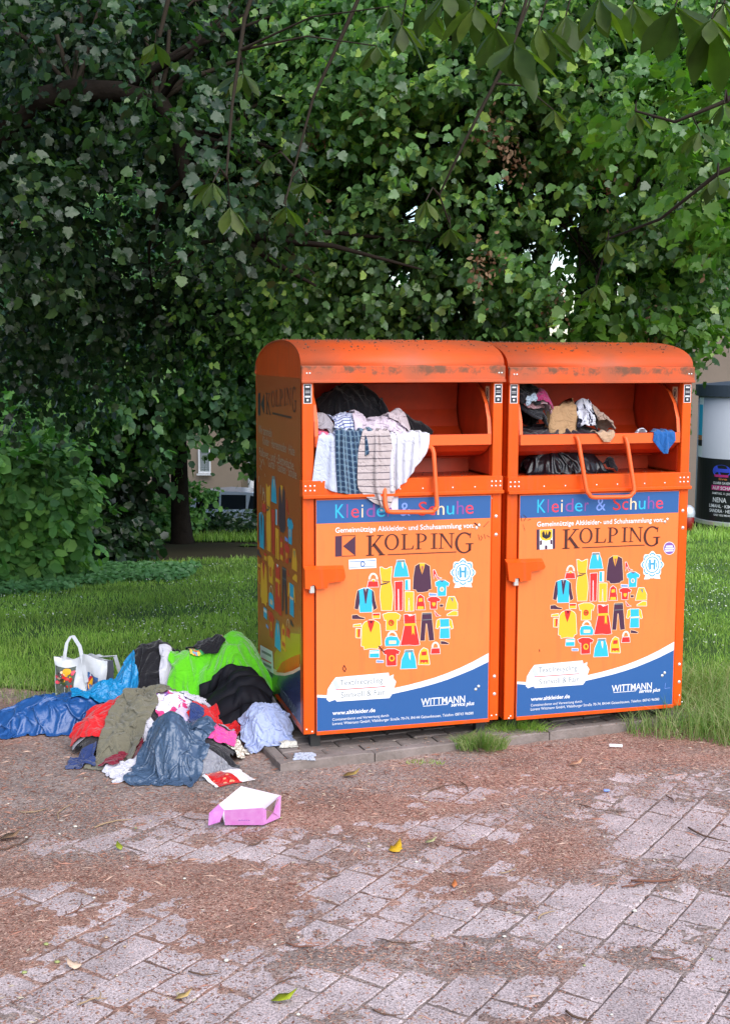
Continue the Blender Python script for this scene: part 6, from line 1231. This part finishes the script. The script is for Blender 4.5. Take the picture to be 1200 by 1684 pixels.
drop('sequin_bag', 'bag', 'cream sequined cloth at the right front edge of the heap', 384, 6.18, .16, .24, uvpattern('sequins', blotch([(205, 195, 180), (150, 140, 125), (230, 222, 210), (175, 160, 150)], 30)), -15, .7, n=20, seed=20)
drop('red_shirt', 'shirt', 'red shirt twisted below the black puffer jacket', 346, 6.42, .34, .36, F_RED, -30, .6, n=30, seed=21, wav=.05)
drop('pink_tshirt', 't-shirt', 'hot pink t-shirt at the front right of the heap', 350, 6.16, .26, .24, F_PNK, 5, .68, n=24, seed=22)
drop('grey_vest', 'vest', 'small pale grey vest squeezed between the hot pink t-shirt and the red shirt', 372, 6.30, .20, .20, F_GRY, 20, .52, n=24, seed=71, wav=.06)
drop('floral_rag', 'cloth', 'small white floral scrap below the lilac shirt in the heap', 318, 6.22, .20, .20, uvpattern('floral_scrap', blotch([(220, 214, 222), (210, 120, 150), (222, 216, 226), (120, 150, 200)], 8)), -10, .52, n=24, seed=72, wav=.06)
drop('white_vest', 'vest', 'white vest bunched on top of the lilac shirt beside the black puffer jacket', 312, 6.58, .26, .24, F_WHT, 25, .5, n=28, seed=73, wav=.07)
drop('maroon_scarf', 'scarf', 'maroon scarf twisted beside the olive trousers at the front', 176, 6.02, .14, .24, F_MAR, -25, .55, n=24, seed=74, wav=.05)
drop('navy_sleeve', 'sleeve', 'dark navy sleeve poking out above the grey blue bag', 316, 6.32, .10, .26, F_NVY, 10, .6, n=20, seed=75, wav=.05)
drop('black_strap', 'strap', 'flat black strap lying in front of the hot pink t-shirt', 360, 5.98, .18, .06, F_BLK, 3, .9, n=14, seed=23, thick=.01)
drop('clear_film', 'plastic film', 'thin clear grey plastic film on the ground at the front of the heap', 352, 5.88, .22, .18, PL_CLR, 0, .75, n=22, seed=24, thick=.001)
drop('grey_blue_bag', 'plastic bag', 'large grey blue plastic bag crumpled at the front of the heap', 272, 5.98, .48, .62, PL_GB, -4, .74, n=56, seed=25, bend=.1, dome=(XP(270, 6.05), 6.05, .13, .22, .27, .3, 1.7), wav=.08, thick=.002, steps=130)
drop('pale_blue_tshirt', 't-shirt', 'pale blue t-shirt crumpled on the corner of the plinth against the container', 432, 6.36, .46, .44, F_LBL, 12, .62, n=40, seed=26, wav=.06)
drop('pale_rag', 'cloth', 'small crumpled pale rag lying on the plinth in front of the left container', 498, 6.05, .17, .16, fabric('pale_rag_fabric', (176, 182, 200)), 8, .55, n=24, seed=28, group='litter on the plinth', wav=.05)
drop('paper_scrap', 'paper', 'torn white paper scrap between the pale blue t-shirt and the small rag', 470, 6.22, .10, .06, fabric('paper_white', (205, 200, 190), sheen=0), 12, .8, n=14, seed=29, group='litter on the plinth')
# snack packet
def packet(n, s, uv):
    v = n.nodes.new('ShaderNodeTexVoronoi'); v.inputs['Scale'].default_value = 7; n.links.new(uv.outputs[0], v.inputs['Vector']); c = mixn(n, mathn(n, 'LESS_THAN', v.outputs[0], .30), s2l((185, 22, 24)), s2l((235, 150, 110)))
    k = mathn(n, 'GREATER_THAN', mathn(n, 'ADD', s.outputs[0], mathn(n, 'MULTIPLY', s.outputs[1], .25)), .68); c = mixn(n, k, c, s2l((225, 218, 218))); return mixn(n, mathn(n, 'LESS_THAN', s.outputs[0], .07), c, s2l((225, 222, 225)))
drop('snack_packet', 'packet', 'red and white foil snack packet lying in front of the heap', 369, 5.83, .20, .125, uvpattern('packet_print', packet, .35), 34, .95, n=24, seed=30, bend=.4, dome=(XP(369, 5.83), 5.83, .08, .05, .025, .5), group='litter in front of the heap', thick=.002)
# hatch contents, in the container's own frame
def hang(name, cat, label, which, x0, x1, length, m, layer=0, back=.12, cr=.75, n=36, seed=0, mask=None, bend=.02, skew=0., group=None, xt=None, uvs=None, ztop=1.647, warp=None):
    r = np.random.default_rng(seed+900); w = (x1-x0)/cr; h = length+back; nu = max(10, int(n*math.sqrt(w/h))); nv = max(12, int(n*math.sqrt(h/w)))
    U_, V_ = np.meshgrid(np.linspace(0, 1, nu), np.linspace(0, 1, nv)); yl = -.014-.009*layer; zl = ztop+.010*layer
    X = x0+U_*(x1-x0)+skew*V_+(vn(U_*4+seed, V_*3, seed, 2)-.5)*.02; s_ = V_*h; Y = np.where(s_ < back, back-s_+yl, yl-(s_-back)*.35); Z = np.where(s_ < back, zl+.004, zl-(s_-back)*.93)
    Z = Z+.010*np.sin(U_*w*95+r.uniform(0, 6)+V_*2)*(s_ < back); Y = Y-.017*np.minimum((s_-back).clip(0)/.06, 1)*(np.sin(U_*w*70+r.uniform(0, 6)+V_*3)+1)*(s_ >= back)
    pin = np.zeros(X.shape, bool); pin[0] = True; pin |= (s_ < back*.8)
    mk = mask(U_, V_) if mask is not None else None
    def col_(P, Q):
        py = P[..., 1]-yl; pz = zl-P[..., 2]; ins = (py > 0) & (pz > 0); up_ = ins & (pz < py); fr_ = ins & ~up_
        P[..., 2] = np.where(up_, zl, P[..., 2]); P[..., 1] = np.where(fr_, yl, P[..., 1]); P[..., 0] = np.where(up_, P[..., 0]*.2+Q[..., 0]*.8, P[..., 0]); return P
    P = solve(np.stack([X, Y, Z], -1), w, h, col_, 110, 16, mk, pin, bend, grav=1.1)
    if warp is not None:
        xc = (x0+x1)/2; sh, wf, dz = warp(U_, V_); P[..., 0] = xc+sh+(P[..., 0]-xc)*wf; P[..., 2] += dz
    o, ya = (OA, YA) if which == 'A' else (OB, YB)
    return cloth_obj(name, P, m, label, cat, group, mk, .003, 1, (o, ya), None, uvs)
GA = 'clothes spilling from the left hatch'; GB_ = 'clothes lying in the right hatch'
HA = HF(.05, 1.02, -.02, .55, .012, lambda x, y: 1.598+0*x)
fA, fB = (OA, YA), (OB, YB)
HA.lim = (.075, .98, .014, .46)
def hdrop(which, name, cat, label, x, y, w, h, m, rot=0, cr=.75, n=28, seed=0, dome=None, hf=None, **k):
    return drop(name, cat, label, 0, 0, w, h, m, rot, cr, n, seed, dome=dome, hf=hf, xy=(x, y), frame=fA if which == 'A' else fB, group=GA if which == 'A' else GB_, **k)
hdrop('A', 'black_bin_bag', 'bag', 'big black cloth bundle filling the back of the left hatch', .42, .34, .62, .36, F_BLK, -8, .86, 34, 40, (.33, .36, .24, .16, .29), HA)
hdrop('A', 'black_bin_bag', 'bag', 'flat black cloth tail running down to the right inside the left hatch', .62, .30, .34, .18, F_BLK, -14, .9, 24, 41, (.60, .34, .20, .10, .13), HA)
hdrop('A', 'pink_cloth', 'cloth', 'small pink and black cloth at the left end of the left hatch', .115, .07, .15, .16, uvpattern('pink_black_print', blotch([(225, 90, 120), (235, 110, 150), (30, 25, 30), (228, 100, 130)], 4)), 0, .6, 20, 42, (.115, .08, .07, .08, .075), HA)
hdrop('A', 'grey_jumper', 'jumper', 'pale grey jumper sleeve on top of the pink cloth in the left hatch', .125, .10, .22, .2, fabric('pale_grey_knit', (160, 152, 160)), -15, .62, 26, 43, (.12, .11, .09, .09, .16), HA)
hdrop('A', 'checked_cloth', 'cloth', 'blue and white checked cloth heaped behind the plaid shirt', .245, .08, .30, .22, uvpattern('blue_check', stripes((200, 205, 228), (90, 100, 150), 14, .35)), 0, .6, 28, 44, (.25, .13, .12, .11, .16), HA)
hdrop('A', 'white_net', 'cloth', 'sheer pinkish white cloth heaped on top in the left hatch', .43, .09, .46, .26, fabric('sheer_pinkish', (206, 190, 204)), 5, .62, 34, 45, (.43, .12, .17, .12, .12), HA, wav=.06)
hdrop('A', 'white_net', 'cloth', 'soft white peak of cloth at the right of the left hatch heap', .54, .14, .24, .22, fabric('white_voile', (196, 180, 186)), 0, .6, 24, 46, (.53, .15, .07, .07, .17), HA, wav=.04)
hang('white_pillowcase', 'pillowcase', 'white pillowcase hanging at the far left of the left hatch', 'A', .075, .265, .245, fabric('white_sheet', (190, 196, 218)), 0, .1, .8, 38, 1, group=GA, warp=lambda u, v: (-.008+.008*v, .62+.55*v**.7, .012*np.sin(u*9)*v))
hang('white_shirt', 'shirt', 'white shirt draped widest over the right part of the left hatch lip', 'A', .375, .645, .235, fabric('bright_white_cotton', (214, 212, 222)), 0, .12, .60, 46, 2, group=GA, warp=lambda u, v: (-.01*v, 1.02-.22*v**3, (.20*np.clip(v-.3, 0, 1)*np.clip((u-.62)*2.6, 0, 1)**1.5)-.03*np.sin(u*6)*v))
hang('white_sleeve', 'sleeve', 'long narrow white sleeve dangling below the striped shirt', 'A', .415, .475, .335, fabric('white_jersey', (216, 212, 226)), 0, .05, .62, 28, 3, group=GA)
hang('plaid_shirt', 'shirt', 'blue plaid shirt hanging over the lip next to the white pillowcase', 'A', .175, .335, .285, uvpattern('plaid', plaid), 1, .14, .62, 46, 4, mask=lambda u, v: (v < .60) | (u < .66), group=GA, ztop=1.66, warp=lambda u, v: (-.01+.028*v, 1.05-.1*v, .015*np.sin(u*7+1)*v))
hang('striped_shirt', 'shirt', 'beige striped shirt hanging lowest in the middle of the left hatch', 'A', .300, .440, .315, uvpattern('stripes', stripes((186, 172, 172), (92, 84, 92), 13, .14)), 2, .08, .66, 44, 5, group=GA, warp=lambda u, v: (.028*np.clip((v-.7)/.3, 0, 1)**1.5, (.72+.36*np.clip(v/.4, 0, 1))*(1-.62*np.clip((v-.8)/.2, 0, 1)**1.3), -.035*np.clip((v-.7)/.3, 0, 1)*(u-.2)))
HB = HF(.05, 1.02, -.02, .55, .012, lambda x, y: 1.598+0*x)
HB.lim = (.075, .98, .014, .46)
hdrop('B', 'dark_clothes', 'clothes', 'layer of dark clothes lining the bottom of the right hatch', .33, .17, .62, .36, fabric('dark_mixed', (52, 40, 48)), 0, .84, 34, 62, (.34, .2, .32, .18, .07), HB)
hdrop('B', 'black_coat', 'coat', 'black coat bundled at the left end of the right hatch', .15, .13, .36, .52, F_BLK, 0, .78, 30, 50, (.15, .17, .13, .16, .27), HB)
hdrop('B', 'rose_blouse', 'blouse', 'dusty rose blouse hanging high at the left end of the right hatch', .075, .07, .16, .36, fabric('dusty_rose', (150, 112, 118)), 0, .75, 22, 51, (.075, .08, .05, .07, .27), HB)
hdrop('B', 'floral_blouse', 'blouse', 'white and pink floral blouse beside the black coat in the right hatch', .235, .08, .14, .42, uvpattern('floral', blotch([(190, 150, 160), (200, 175, 180), (120, 40, 70), (196, 168, 172), (170, 140, 130)], 6)), 8, .8, 24, 52, (.225, .10, .05, .10, .26), HB)
hdrop('B', 'black_sweater', 'sweater', 'black sweater front filling the left corner of the right hatch below the rose blouse', .13, .06, .22, .30, F_BLK, 0, .7, 26, 63, (.13, .07, .09, .055, .14), HB)
hdrop('B', 'magenta_strip', 'cloth', 'narrow magenta cloth strip in front of the floral blouse', .215, .03, .12, .16, fabric('magenta', (150, 40, 90)), -30, .7, 16, 53, (.21, .06, .06, .05, .10), HB)
hdrop('B', 'pale_cloth', 'cloth', 'small pale blue cloth at the lip of the right hatch below the black coat', .135, .03, .10, .09, fabric('pale_bluegrey', (150, 165, 180)), 0, .6, 16, 54, (.13, .04, .035, .03, .075), HB)
mb = MB(); n_ = 12; V = []
for j_ in range(n_+1):
    v_ = j_/n_
    for i_ in range(4*n_):
        a_ = 2*math.pi*i_/(4*n_); c_, s__ = math.cos(a_), math.sin(a_); e_ = (abs(c_)**6+abs(s__)**6)**(-1/6.); wob = 1+.07*math.sin(3*a_+5*v_)+.05*math.sin(9*a_-4*v_)+.03*math.sin(17*v_+5*a_)
        V.append((.345+.085*c_*e_*wob*(1-.12*v_), .115+.055*s__*e_*wob*(1-.35*v_), 1.600+v_*(.185+.02*math.sin(2*a_)+.03*c_)))
mb.add(V, [(j_*4*n_+i_, j_*4*n_+(i_+1) % (4*n_), (j_+1)*4*n_+(i_+1) % (4*n_), (j_+1)*4*n_+i_) for j_ in range(n_) for i_ in range(4*n_)]+[tuple(n_*4*n_+i_ for i_ in range(4*n_))])
o = mb.build('paper_bag', fabric('tan_paper', (176, 140, 104), sheen=0), None, True); o.location = tuple(OB); o.rotation_euler = (0, 0, YB); tag(o, 'plain tan paper bag standing in the middle of the right hatch', 'paper bag', GB_)
hdrop('B', 'black_scarf', 'scarf', 'black scarf heaped behind the beige cloth in the right hatch', .49, .14, .22, .28, F_BLK, 0, .65, 22, 56, (.49, .15, .09, .09, .20), HB)
hdrop('B', 'spotted_cloth', 'cloth', 'white and black spotted cloth between the tan bag and the beige cloth', .47, .05, .13, .26, uvpattern('spotted', blotch([(196, 196, 210), (40, 40, 60), (205, 205, 215)], 5)), 0, .6, 20, 57, (.47, .08, .05, .05, .14), HB)
hdrop('B', 'beige_cloth', 'cloth', 'beige crumpled cloth at the right end of the clothes in the right hatch', .575, .07, .20, .30, fabric('beige_linen', (160, 136, 122)), 0, .6, 24, 58, (.56, .08, .10, .08, .14), HB)
hang('beige_flap', 'cloth', 'small tan cloth corner hanging over the lip of the right hatch', 'B', .475, .60, .05, fabric('tan_linen', (186, 152, 124)), 0, .06, .8, 16, 6, group=GB_, mask=lambda u, v: abs(u-.6) < .5-(v-.5)*.6)
hdrop('B', 'white_rag', 'cloth', 'small white rag beside the blue rag at the right end of the hatch', .775, .03, .10, .09, F_WHT, 0, .6, 16, 59, (.775, .03, .04, .03, .075), HB)
hang('blue_rag', 'cloth', 'bright blue rag hanging over the right end of the right hatch lip', 'B', .835, .945, .11, fabric('bright_blue_cotton', (30, 92, 160)), 0, .08, .7, 24, 7, group=GB_, mask=lambda u, v: (v < .7) | (abs(u-.5) < .5-(v-.7)*1.2))
HS = HF(.05, 1.02, -.02, .36, .012, lambda x, y: ZM+.0795+0*x)
HS.lim = (.065, .99, .01, .34)
hdrop('B', 'black_bag', 'bag', 'shiny black bag lying on the ledge behind the handle of the right container', .41, .17, .62, .34, plastic('black_film', (20, 20, 26), .3, wr=14, bmp=.35), 0, .84, 40, 60, (.39, .19, .24, .12, .145, -.0, 2.6), HS, bend=.2, thick=.002)
hdrop('B', 'black_glove', 'glove', 'tiny black glove end beside the black bag on the ledge', .66, .15, .10, .12, F_BLK, 0, .6, 16, 61, (.66, .16, .035, .05, .09), HS)
# white shopping bag with printed panels
sb_c = (XP(129, 7.38), 7.38, float(zg(0, 7.38))); BG = empty('shopping_bag', sb_c, R(-8)); tag(BG, 'white shopping bag with fruit print and yellow round logo standing behind the heap', 'shopping bag')
M_BW = mat('woven_white', s2l((205, 208, 214)), .4, .5, bump=.5, bscale=14); M_BG2 = mat('bag_gusset_grey', s2l((96, 100, 114)), .4, bump=.4, bscale=14)
def bagpt(u, v, f):      # f front(-1)/back(+1)
    wob = .016*math.sin(9*u+5*v)+.013*math.sin(17*u-6*v)+.006*math.sin(31*u+11*v); x = (u-.5)*(.31+.02*v); return (x, f*(.085-.035*v)+wob*(1-.3*v)-.01, v*(.275-.045*abs(math.sin(4.2*u+.6))-.02*abs(f+1)/2)+.004*math.sin(13*u)*v)
mb = MB(); n = 14
for f in (-1, 1): mb.add([bagpt(i/n, j/n, f) for j in range(n+1) for i in range(n+1)], [((j*(n+1)+i), (j*(n+1)+i+1), ((j+1)*(n+1)+i+1), ((j+1)*(n+1)+i)) for j in range(n) for i in range(n)])
bo = mb.build('bag_body', M_BW, BG, True); mb = MB()
for u in (0, 1): mb = MB(); mb.add([p for j in range(n+1) for p in (bagpt(u, j/n, -1), tuple((a+b)/2+(.0 if k != 0 else (-.02 if u == 0 else -.03)*(.3+j/n)*(-1 if u == 0 else 1)) for k, (a, b) in enumerate(zip(bagpt(u, j/n, -1), bagpt(u, j/n, 1)))), bagpt(u, j/n, 1))], [(3*j+k, 3*j+k+1, 3*j+k+4, 3*j+k+3) for j in range(n) for k in range(2)]); mb.build('gusset', M_BG2, BG, True)
def onbag(u, v, o=.003): p = bagpt(u, v, -1); return (p[0], p[1]-o, p[2])
def bpatch(mb, u0, u1, v0, v1, m, o=.003, k=8): mb.add([onbag(u0+(u1-u0)*i/k, v0+(v1-v0)*j/k, o) for j in range(k+1) for i in range(k+1)], [(j*(k+1)+i, j*(k+1)+i+1, (j+1)*(k+1)+i+1, (j+1)*(k+1)+i) for j in range(k) for i in range(k)], m)
mb = MB(); bpatch(mb, .02, .40, .05, .80, uvpattern('x', lambda n, s, uv: mixn(n, 0., s2l((88, 96, 90)), s2l((88, 96, 90)))), .003); rr = random.Random(12)
for k in range(26):
    cu, cv, r_ = rr.uniform(.06, .36), rr.uniform(.30, .68), rr.uniform(.02, .05); mb.add([onbag(cu+r_*math.cos(t), cv+r_*1.0*math.sin(t), .0042+k*.00012) for t in [i*math.pi/5 for i in range(10)]], [tuple(range(10))], rr.choice([M_RE, M_RE, M_RE2, M_YE, flatm('leafy', (90, 120, 60)), M_CR, M_BROWN]))
mb.add([onbag(.25+.07*math.cos(t), .70+.09*math.sin(t), .008) for t in [i*math.pi/8 for i in range(16)]], [tuple(range(16))], M_YE); mb.build('fruit_print', None, BG)
mb = MB(); bpatch(mb, .62, .86, .16, .58, M_NAVY, .003)
E2 = lambda cu, cv, ru, rv, o: [onbag(cu+ru*math.cos(i*math.pi/14), cv+rv*math.sin(i*math.pi/14), o) for i in range(28)]
mb.add(E2(.74, .37, .11, .175, .0042), [tuple(range(28))], M_RE); mb.add(E2(.74, .37, .10, .16, .005), [tuple(range(28))], M_YE)
put_text(mb, 'L', .665, .70, .34, .10, lambda u, v: onbag(u, v, .006), M_NAVY, .03); put_text(mb, 'i', .712, .728, .34, .10, lambda u, v: onbag(u, v, .006), M_RE, .03); put_text(mb, 'D', .738, .775, .34, .10, lambda u, v: onbag(u, v, .006), M_NAVY, .03); put_text(mb, 'L', .785, .815, .34, .10, lambda u, v: onbag(u, v, .006), M_NAVY, .03)
mb.build('round_logo', None, BG)
for f, xs_ in ((-1, (-.09, .0)), (1, (-.02, .07))):
    mb = MB(); P = [(xs_[0]-.01, f*.07, .12), (xs_[0]-.01, f*.062, .26), (xs_[0], f*.05, .33), (xs_[0]+.02, f*.03, .37), ((xs_[0]+xs_[1])/2-.01, f*.03, .368), (xs_[1]-.01, f*.045, .31), (xs_[1]+.01, f*.06, .24), (xs_[1]+.04, f*.078, .10)]
    if f > 0: P = [(p[0]+.09, p[1], min(p[2], .235)) for p in P]
    for i in range(len(P)-1):
        a, b = Vector(P[i]), Vector(P[i+1]); w_ = Vector((.011, 0, .004)); mb.add([a-w_, a+w_, b+w_, b-w_], [(0, 1, 2, 3)])
    h_ = mb.build('handle', M_BW, BG); sm = h_.modifiers.new('s', 'SOLIDIFY'); sm.thickness = .003
# pink carton: an open crushed tray
pb = G(404, 1358); PB = empty('pink_carton', (float(pb[0]), float(pb[1])+.03, .012), R(16)); tag(PB, 'crushed open pink carton with a white inside lying on the ground', 'carton')
M_PB = mat('carton_pink', s2l((205, 120, 195)), .45, var=.5, vscale=22, vcol=s2l((222, 170, 218))); M_PW = mat('carton_white', s2l((232, 222, 232)), .6); M_PT = mat('carton_torn', s2l((150, 120, 110)), .9, var=.6, vscale=30)
def quad2(mb, P, mo, mi, t=.0022):
    V = [Vector(p) for p in P]; nrm = (V[1]-V[0]).cross(V[3]-V[0]).normalized(); mb.add(V, [tuple(range(len(P)))], mo); mb.add([v-nrm*t for v in V], [tuple(range(len(P)))[::-1]], mi)
W1, W2, HH = .125, .10, .085
mb = MB(); quad2(mb, [(-.10, -.03, 0), (.06, -.075, 0), (.055, -.095, .085), (-.105, -.05, .075)], M_PB, M_PW); quad2(mb, [(.06, -.075, 0), (.15, -.01, 0), (.155, -.005, .10), (.135, -.02, .095), (.11, -.055, .045), (.055, -.095, .085)], M_PB, M_PT)
mb.build('carton_wall', None, PB)
mb = MB(); quad2(mb, [(.15, -.01, 0), (.02, .09, 0), (.0, .12, .115), (.155, -.005, .10)], M_PW, M_PW); quad2(mb, [(.02, .09, 0), (-.10, -.03, 0), (-.12, -.0, .085), (0, .12, .115)], M_PW, M_PW)
mb.build('carton_wall', None, PB)
MB().add([(-.10, -.03, .002), (.06, -.075, .002), (.15, -.01, .002), (.02, .09, .002)], [(0, 1, 2, 3)]).build('carton_base', M_PW, PB)
mb = MB(); quad2(mb, [(-.105, -.05, .075), (-.13, -.08, .035), (-.175, -.05, .012), (-.165, -.015, .055), (-.12, -.0, .085)], M_PB, M_PB); mb.build('carton_flap', None, PB)
mb = MB(); quad2(mb, [(.10, -.055, .05), (.13, -.02, .09), (.08, .0, .04), (.05, -.03, .012)], M_PT, M_PT); mb.build('torn_flap', None, PB)
mb = MB(); a = Vector((-.06, -.0375-.003, .012)); put_text(mb, 'Lillifee'[:0] or 'soft', 0, .05, 0, .010, lambda u, v: (-.045+u, -.052-.28*u*0-.012*v*18*.1-.2812*u+.0, .022+v), M_PP2, .01)
mb.build('carton_print', None, PB)
# twigs, leaves and bits on the ground
M_TW = [mat('twig_brown', (.10, .055, .035), .9), mat('twig_reddish', (.17, .07, .045), .85), mat('twig_tan', (.32, .22, .13), .85)]
def gz(x, y): return max(float(soilh(np.array(x), np.array(y))), 0)+.004
def twig(px0, py0, px1, py1, r_, mi, bendy=.15):
    a, b = G(px0, py0), G(px1, py1); c = (a+b)/2; P = []; rr = random.Random(int(px0*7+py0)); n = 6; d = b-a; nn = np.array([-d[1], d[0], 0])
    for i in range(n+1):
        t = i/n; p = a+d*t+nn*bendy*math.sin(math.pi*t)*(1 if int(px0) % 2 else -1)+nn*rr.uniform(-.03, .03); P.append((p[0]-c[0], p[1]-c[1], gz(p[0], p[1])+r_+rr.uniform(0, .003)))
    mb = MB(); mb.tube(P, [r_*(.6+.4*math.sin(math.pi*(i+.5)/(n+1)))*(1.1-.5*i/n) for i in range(n+1)], 6); o = mb.build('twig', M_TW[mi], None, True, (c[0], c[1], 0))
    tag(o, 'thin dry twig lying in the brown litter on the paving', 'twig', 'dry twigs scattered on the ground')
for t in [(155, 1366, 218, 1352, .004, 2), (95, 1352, 125, 1325, .003, 2), (112, 1510, 133, 1482, .003, 1), (127, 1658, 175, 1646, .0035, 2), (160, 1648, 164, 1634, .003, 2), (300, 1346, 350, 1350, .003, 0), (410, 1394, 430, 1386, .004, 0), (0, 1402, 48, 1380, .004, 0), (310, 1602, 360, 1606, .0035, 0), (470, 1556, 525, 1560, .004, 1), (455, 1624, 500, 1610, .003, 0), (620, 1548, 700, 1552, .0025, 0),
          (1036, 1452, 1120, 1446, .006, 1), (1022, 1463, 1060, 1450, .004, 1), (1132, 1364, 1196, 1388, .005, 0), (950, 1326, 1040, 1336, .0025, 0), (705, 1305, 765, 1293, .003, 0), (755, 1290, 768, 1306, .003, 0), (1095, 1312, 1106, 1324, .004, 0), (885, 1516, 912, 1503, .004, 2), (1070, 1580, 1130, 1574, .003, 1), (612, 1666, 665, 1672, .003, 0), (930, 1668, 975, 1684, .005, 0), (430, 1322, 470, 1314, .002, 0), (530, 1448, 560, 1442, .003, 0), (740, 1394, 800, 1398, .003, 1), (820, 1440, 850, 1426, .003, 2), (240, 1432, 270, 1424, .003, 1), (30, 1340, 80, 1334, .003, 2), (1145, 1300, 1172, 1304, .003, 1)]: twig(*t)
def gleaf(px, py, s, rot, m, label, kind='oval', name='fallen_leaf', cat='leaf'):
    c = G(px, py); T, F = TPL[kind]; rr = random.Random(int(px)); z = gz(c[0], c[1]); V = T.copy()*s; V[:, 2] = np.abs(T[:, 2])*s*2.2+.004+T[:, 0]**2*s*.25; V[:, 0] -= s/2
    o = npmesh(name, V, F[:, ::-1], m, smooth=False); o.location = (c[0], c[1], z); o.rotation_euler = (0, 0, R(rot)); sm = o.modifiers.new('t', 'SOLIDIFY'); sm.thickness = .0008; tag(o, label, cat)
ML = lambda n, c: mat(n, s2l(c), .6, var=.5, vscale=60, vcol=tuple(v*.5 for v in s2l(c)))
gleaf(652, 1400, .065, 60, ML('leaf_yellow', (205, 160, 20)), 'curled yellow leaf on the paving below the left container', 'maple')
gleaf(467, 1650, .085, 5, ML('leaf_lime', (150, 160, 20)), 'yellow green leaf at the bottom edge of the paving')
gleaf(302, 1645, .055, 20, ML('leaf_tan', (190, 160, 100)), 'small tan leaf near the bottom left'); gleaf(120, 1593, .05, 160, ML('leaf_pale', (215, 185, 160)), 'pale torn leaf on the litter at lower left', 'maple')
gleaf(18, 1384, .10, 10, ML('leaf_brown', (130, 100, 75)), 'large dry brown leaf at the left edge'); gleaf(196, 1398, .05, 120, ML('leaf_green', (140, 150, 40)), 'small green leaf on the litter below the heap'); gleaf(708, 1390, .05, 15, ML('leaf_sage', (170, 170, 120)), 'pale sage leaf right of the curled yellow leaf')
gleaf(578, 1281, .09, 8, ML('leaf_mustard', (150, 125, 60)), 'long mustard coloured leaf just below the kerb of the plinth'); gleaf(947, 1262, .075, 12, ML('leaf_sand', (190, 145, 115)), 'sand coloured leaf on the soil in front of the right container'); gleaf(45, 1162, .10, 20, ML('leaf_umber', (120, 90, 60)), 'dry umber leaf at the left edge of the grass'); gleaf(747, 1300+160, .04, 80, ML('leaf_orange', (190, 110, 60)), 'tiny orange leaf on the middle of the paving')
def peb(px, py, s, m, label, name='pebble', cat='pebble', g='pale pebbles and crumbs on the ground'):
    c = G(px, py); mb = MB(); rr = random.Random(int(px*3+py)); n = 7; V = [(0, 0, s*.7)]
    for k, (r_, z) in enumerate(((.75, .5), (1, .15), (.8, 0))): V += [(s*r_*rr.uniform(.8, 1.2)*math.cos(6.283*i/n), s*r_*rr.uniform(.7, 1.1)*math.sin(6.283*i/n), s*z) for i in range(n)]
    F = [(0, 1+i, 1+(i+1) % n) for i in range(n)]+[(1+k*n+i, 1+(k+1)*n+i, 1+(k+1)*n+(i+1) % n, 1+k*n+(i+1) % n) for k in range(2) for i in range(n)]
    mb.add(V, F); o = mb.build(name, m, None, True, (c[0], c[1], gz(c[0], c[1])-.001)); tag(o, label, cat, g)
M_PE = [mat('pebble_white', (.6, .57, .5), .7), mat('nut_green', (.30, .33, .12), .6), mat('pebble_tan', (.42, .30, .2), .8)]
rr = random.Random(21)
for k in range(34): peb(rr.uniform(10, 1190), rr.uniform(1300, 1675), rr.uniform(.004, .008), M_PE[rr.choice([0, 0, 1, 2])], 'tiny pale pebble or nut among the litter on the paving')
for px, py, m_ in ((76, 1556, 1), (94, 1585, 1), (40, 1602, 1), (372, 1582, 0), (124, 1364, 0), (1043, 1500, 0), (920, 1560, 0)): peb(px, py, .010, M_PE[m_], 'tiny pale pebble or nut among the litter on the paving')
c = G(1012, 1231); mb = MB(); mb.box(-.035, .035, -.008, .008, .004, .018, b=.003); o = mb.build('white_wrapper', M_WHITE, None, False, (c[0], c[1], gz(c[0], c[1]))); o.rotation_euler = (0, 0, R(-6)); tag(o, 'short white rolled wrapper on the soil in front of the right container', 'wrapper')
c = G(997, 1304); mb = MB(); mb.box(-.014, .014, -.008, .008, .003, .012, b=.003); o = mb.build('bottle_cap', M_LV, None, False, (c[0], c[1], gz(c[0], c[1]))); tag(o, 'tiny pale blue cap on the paving at right', 'cap')
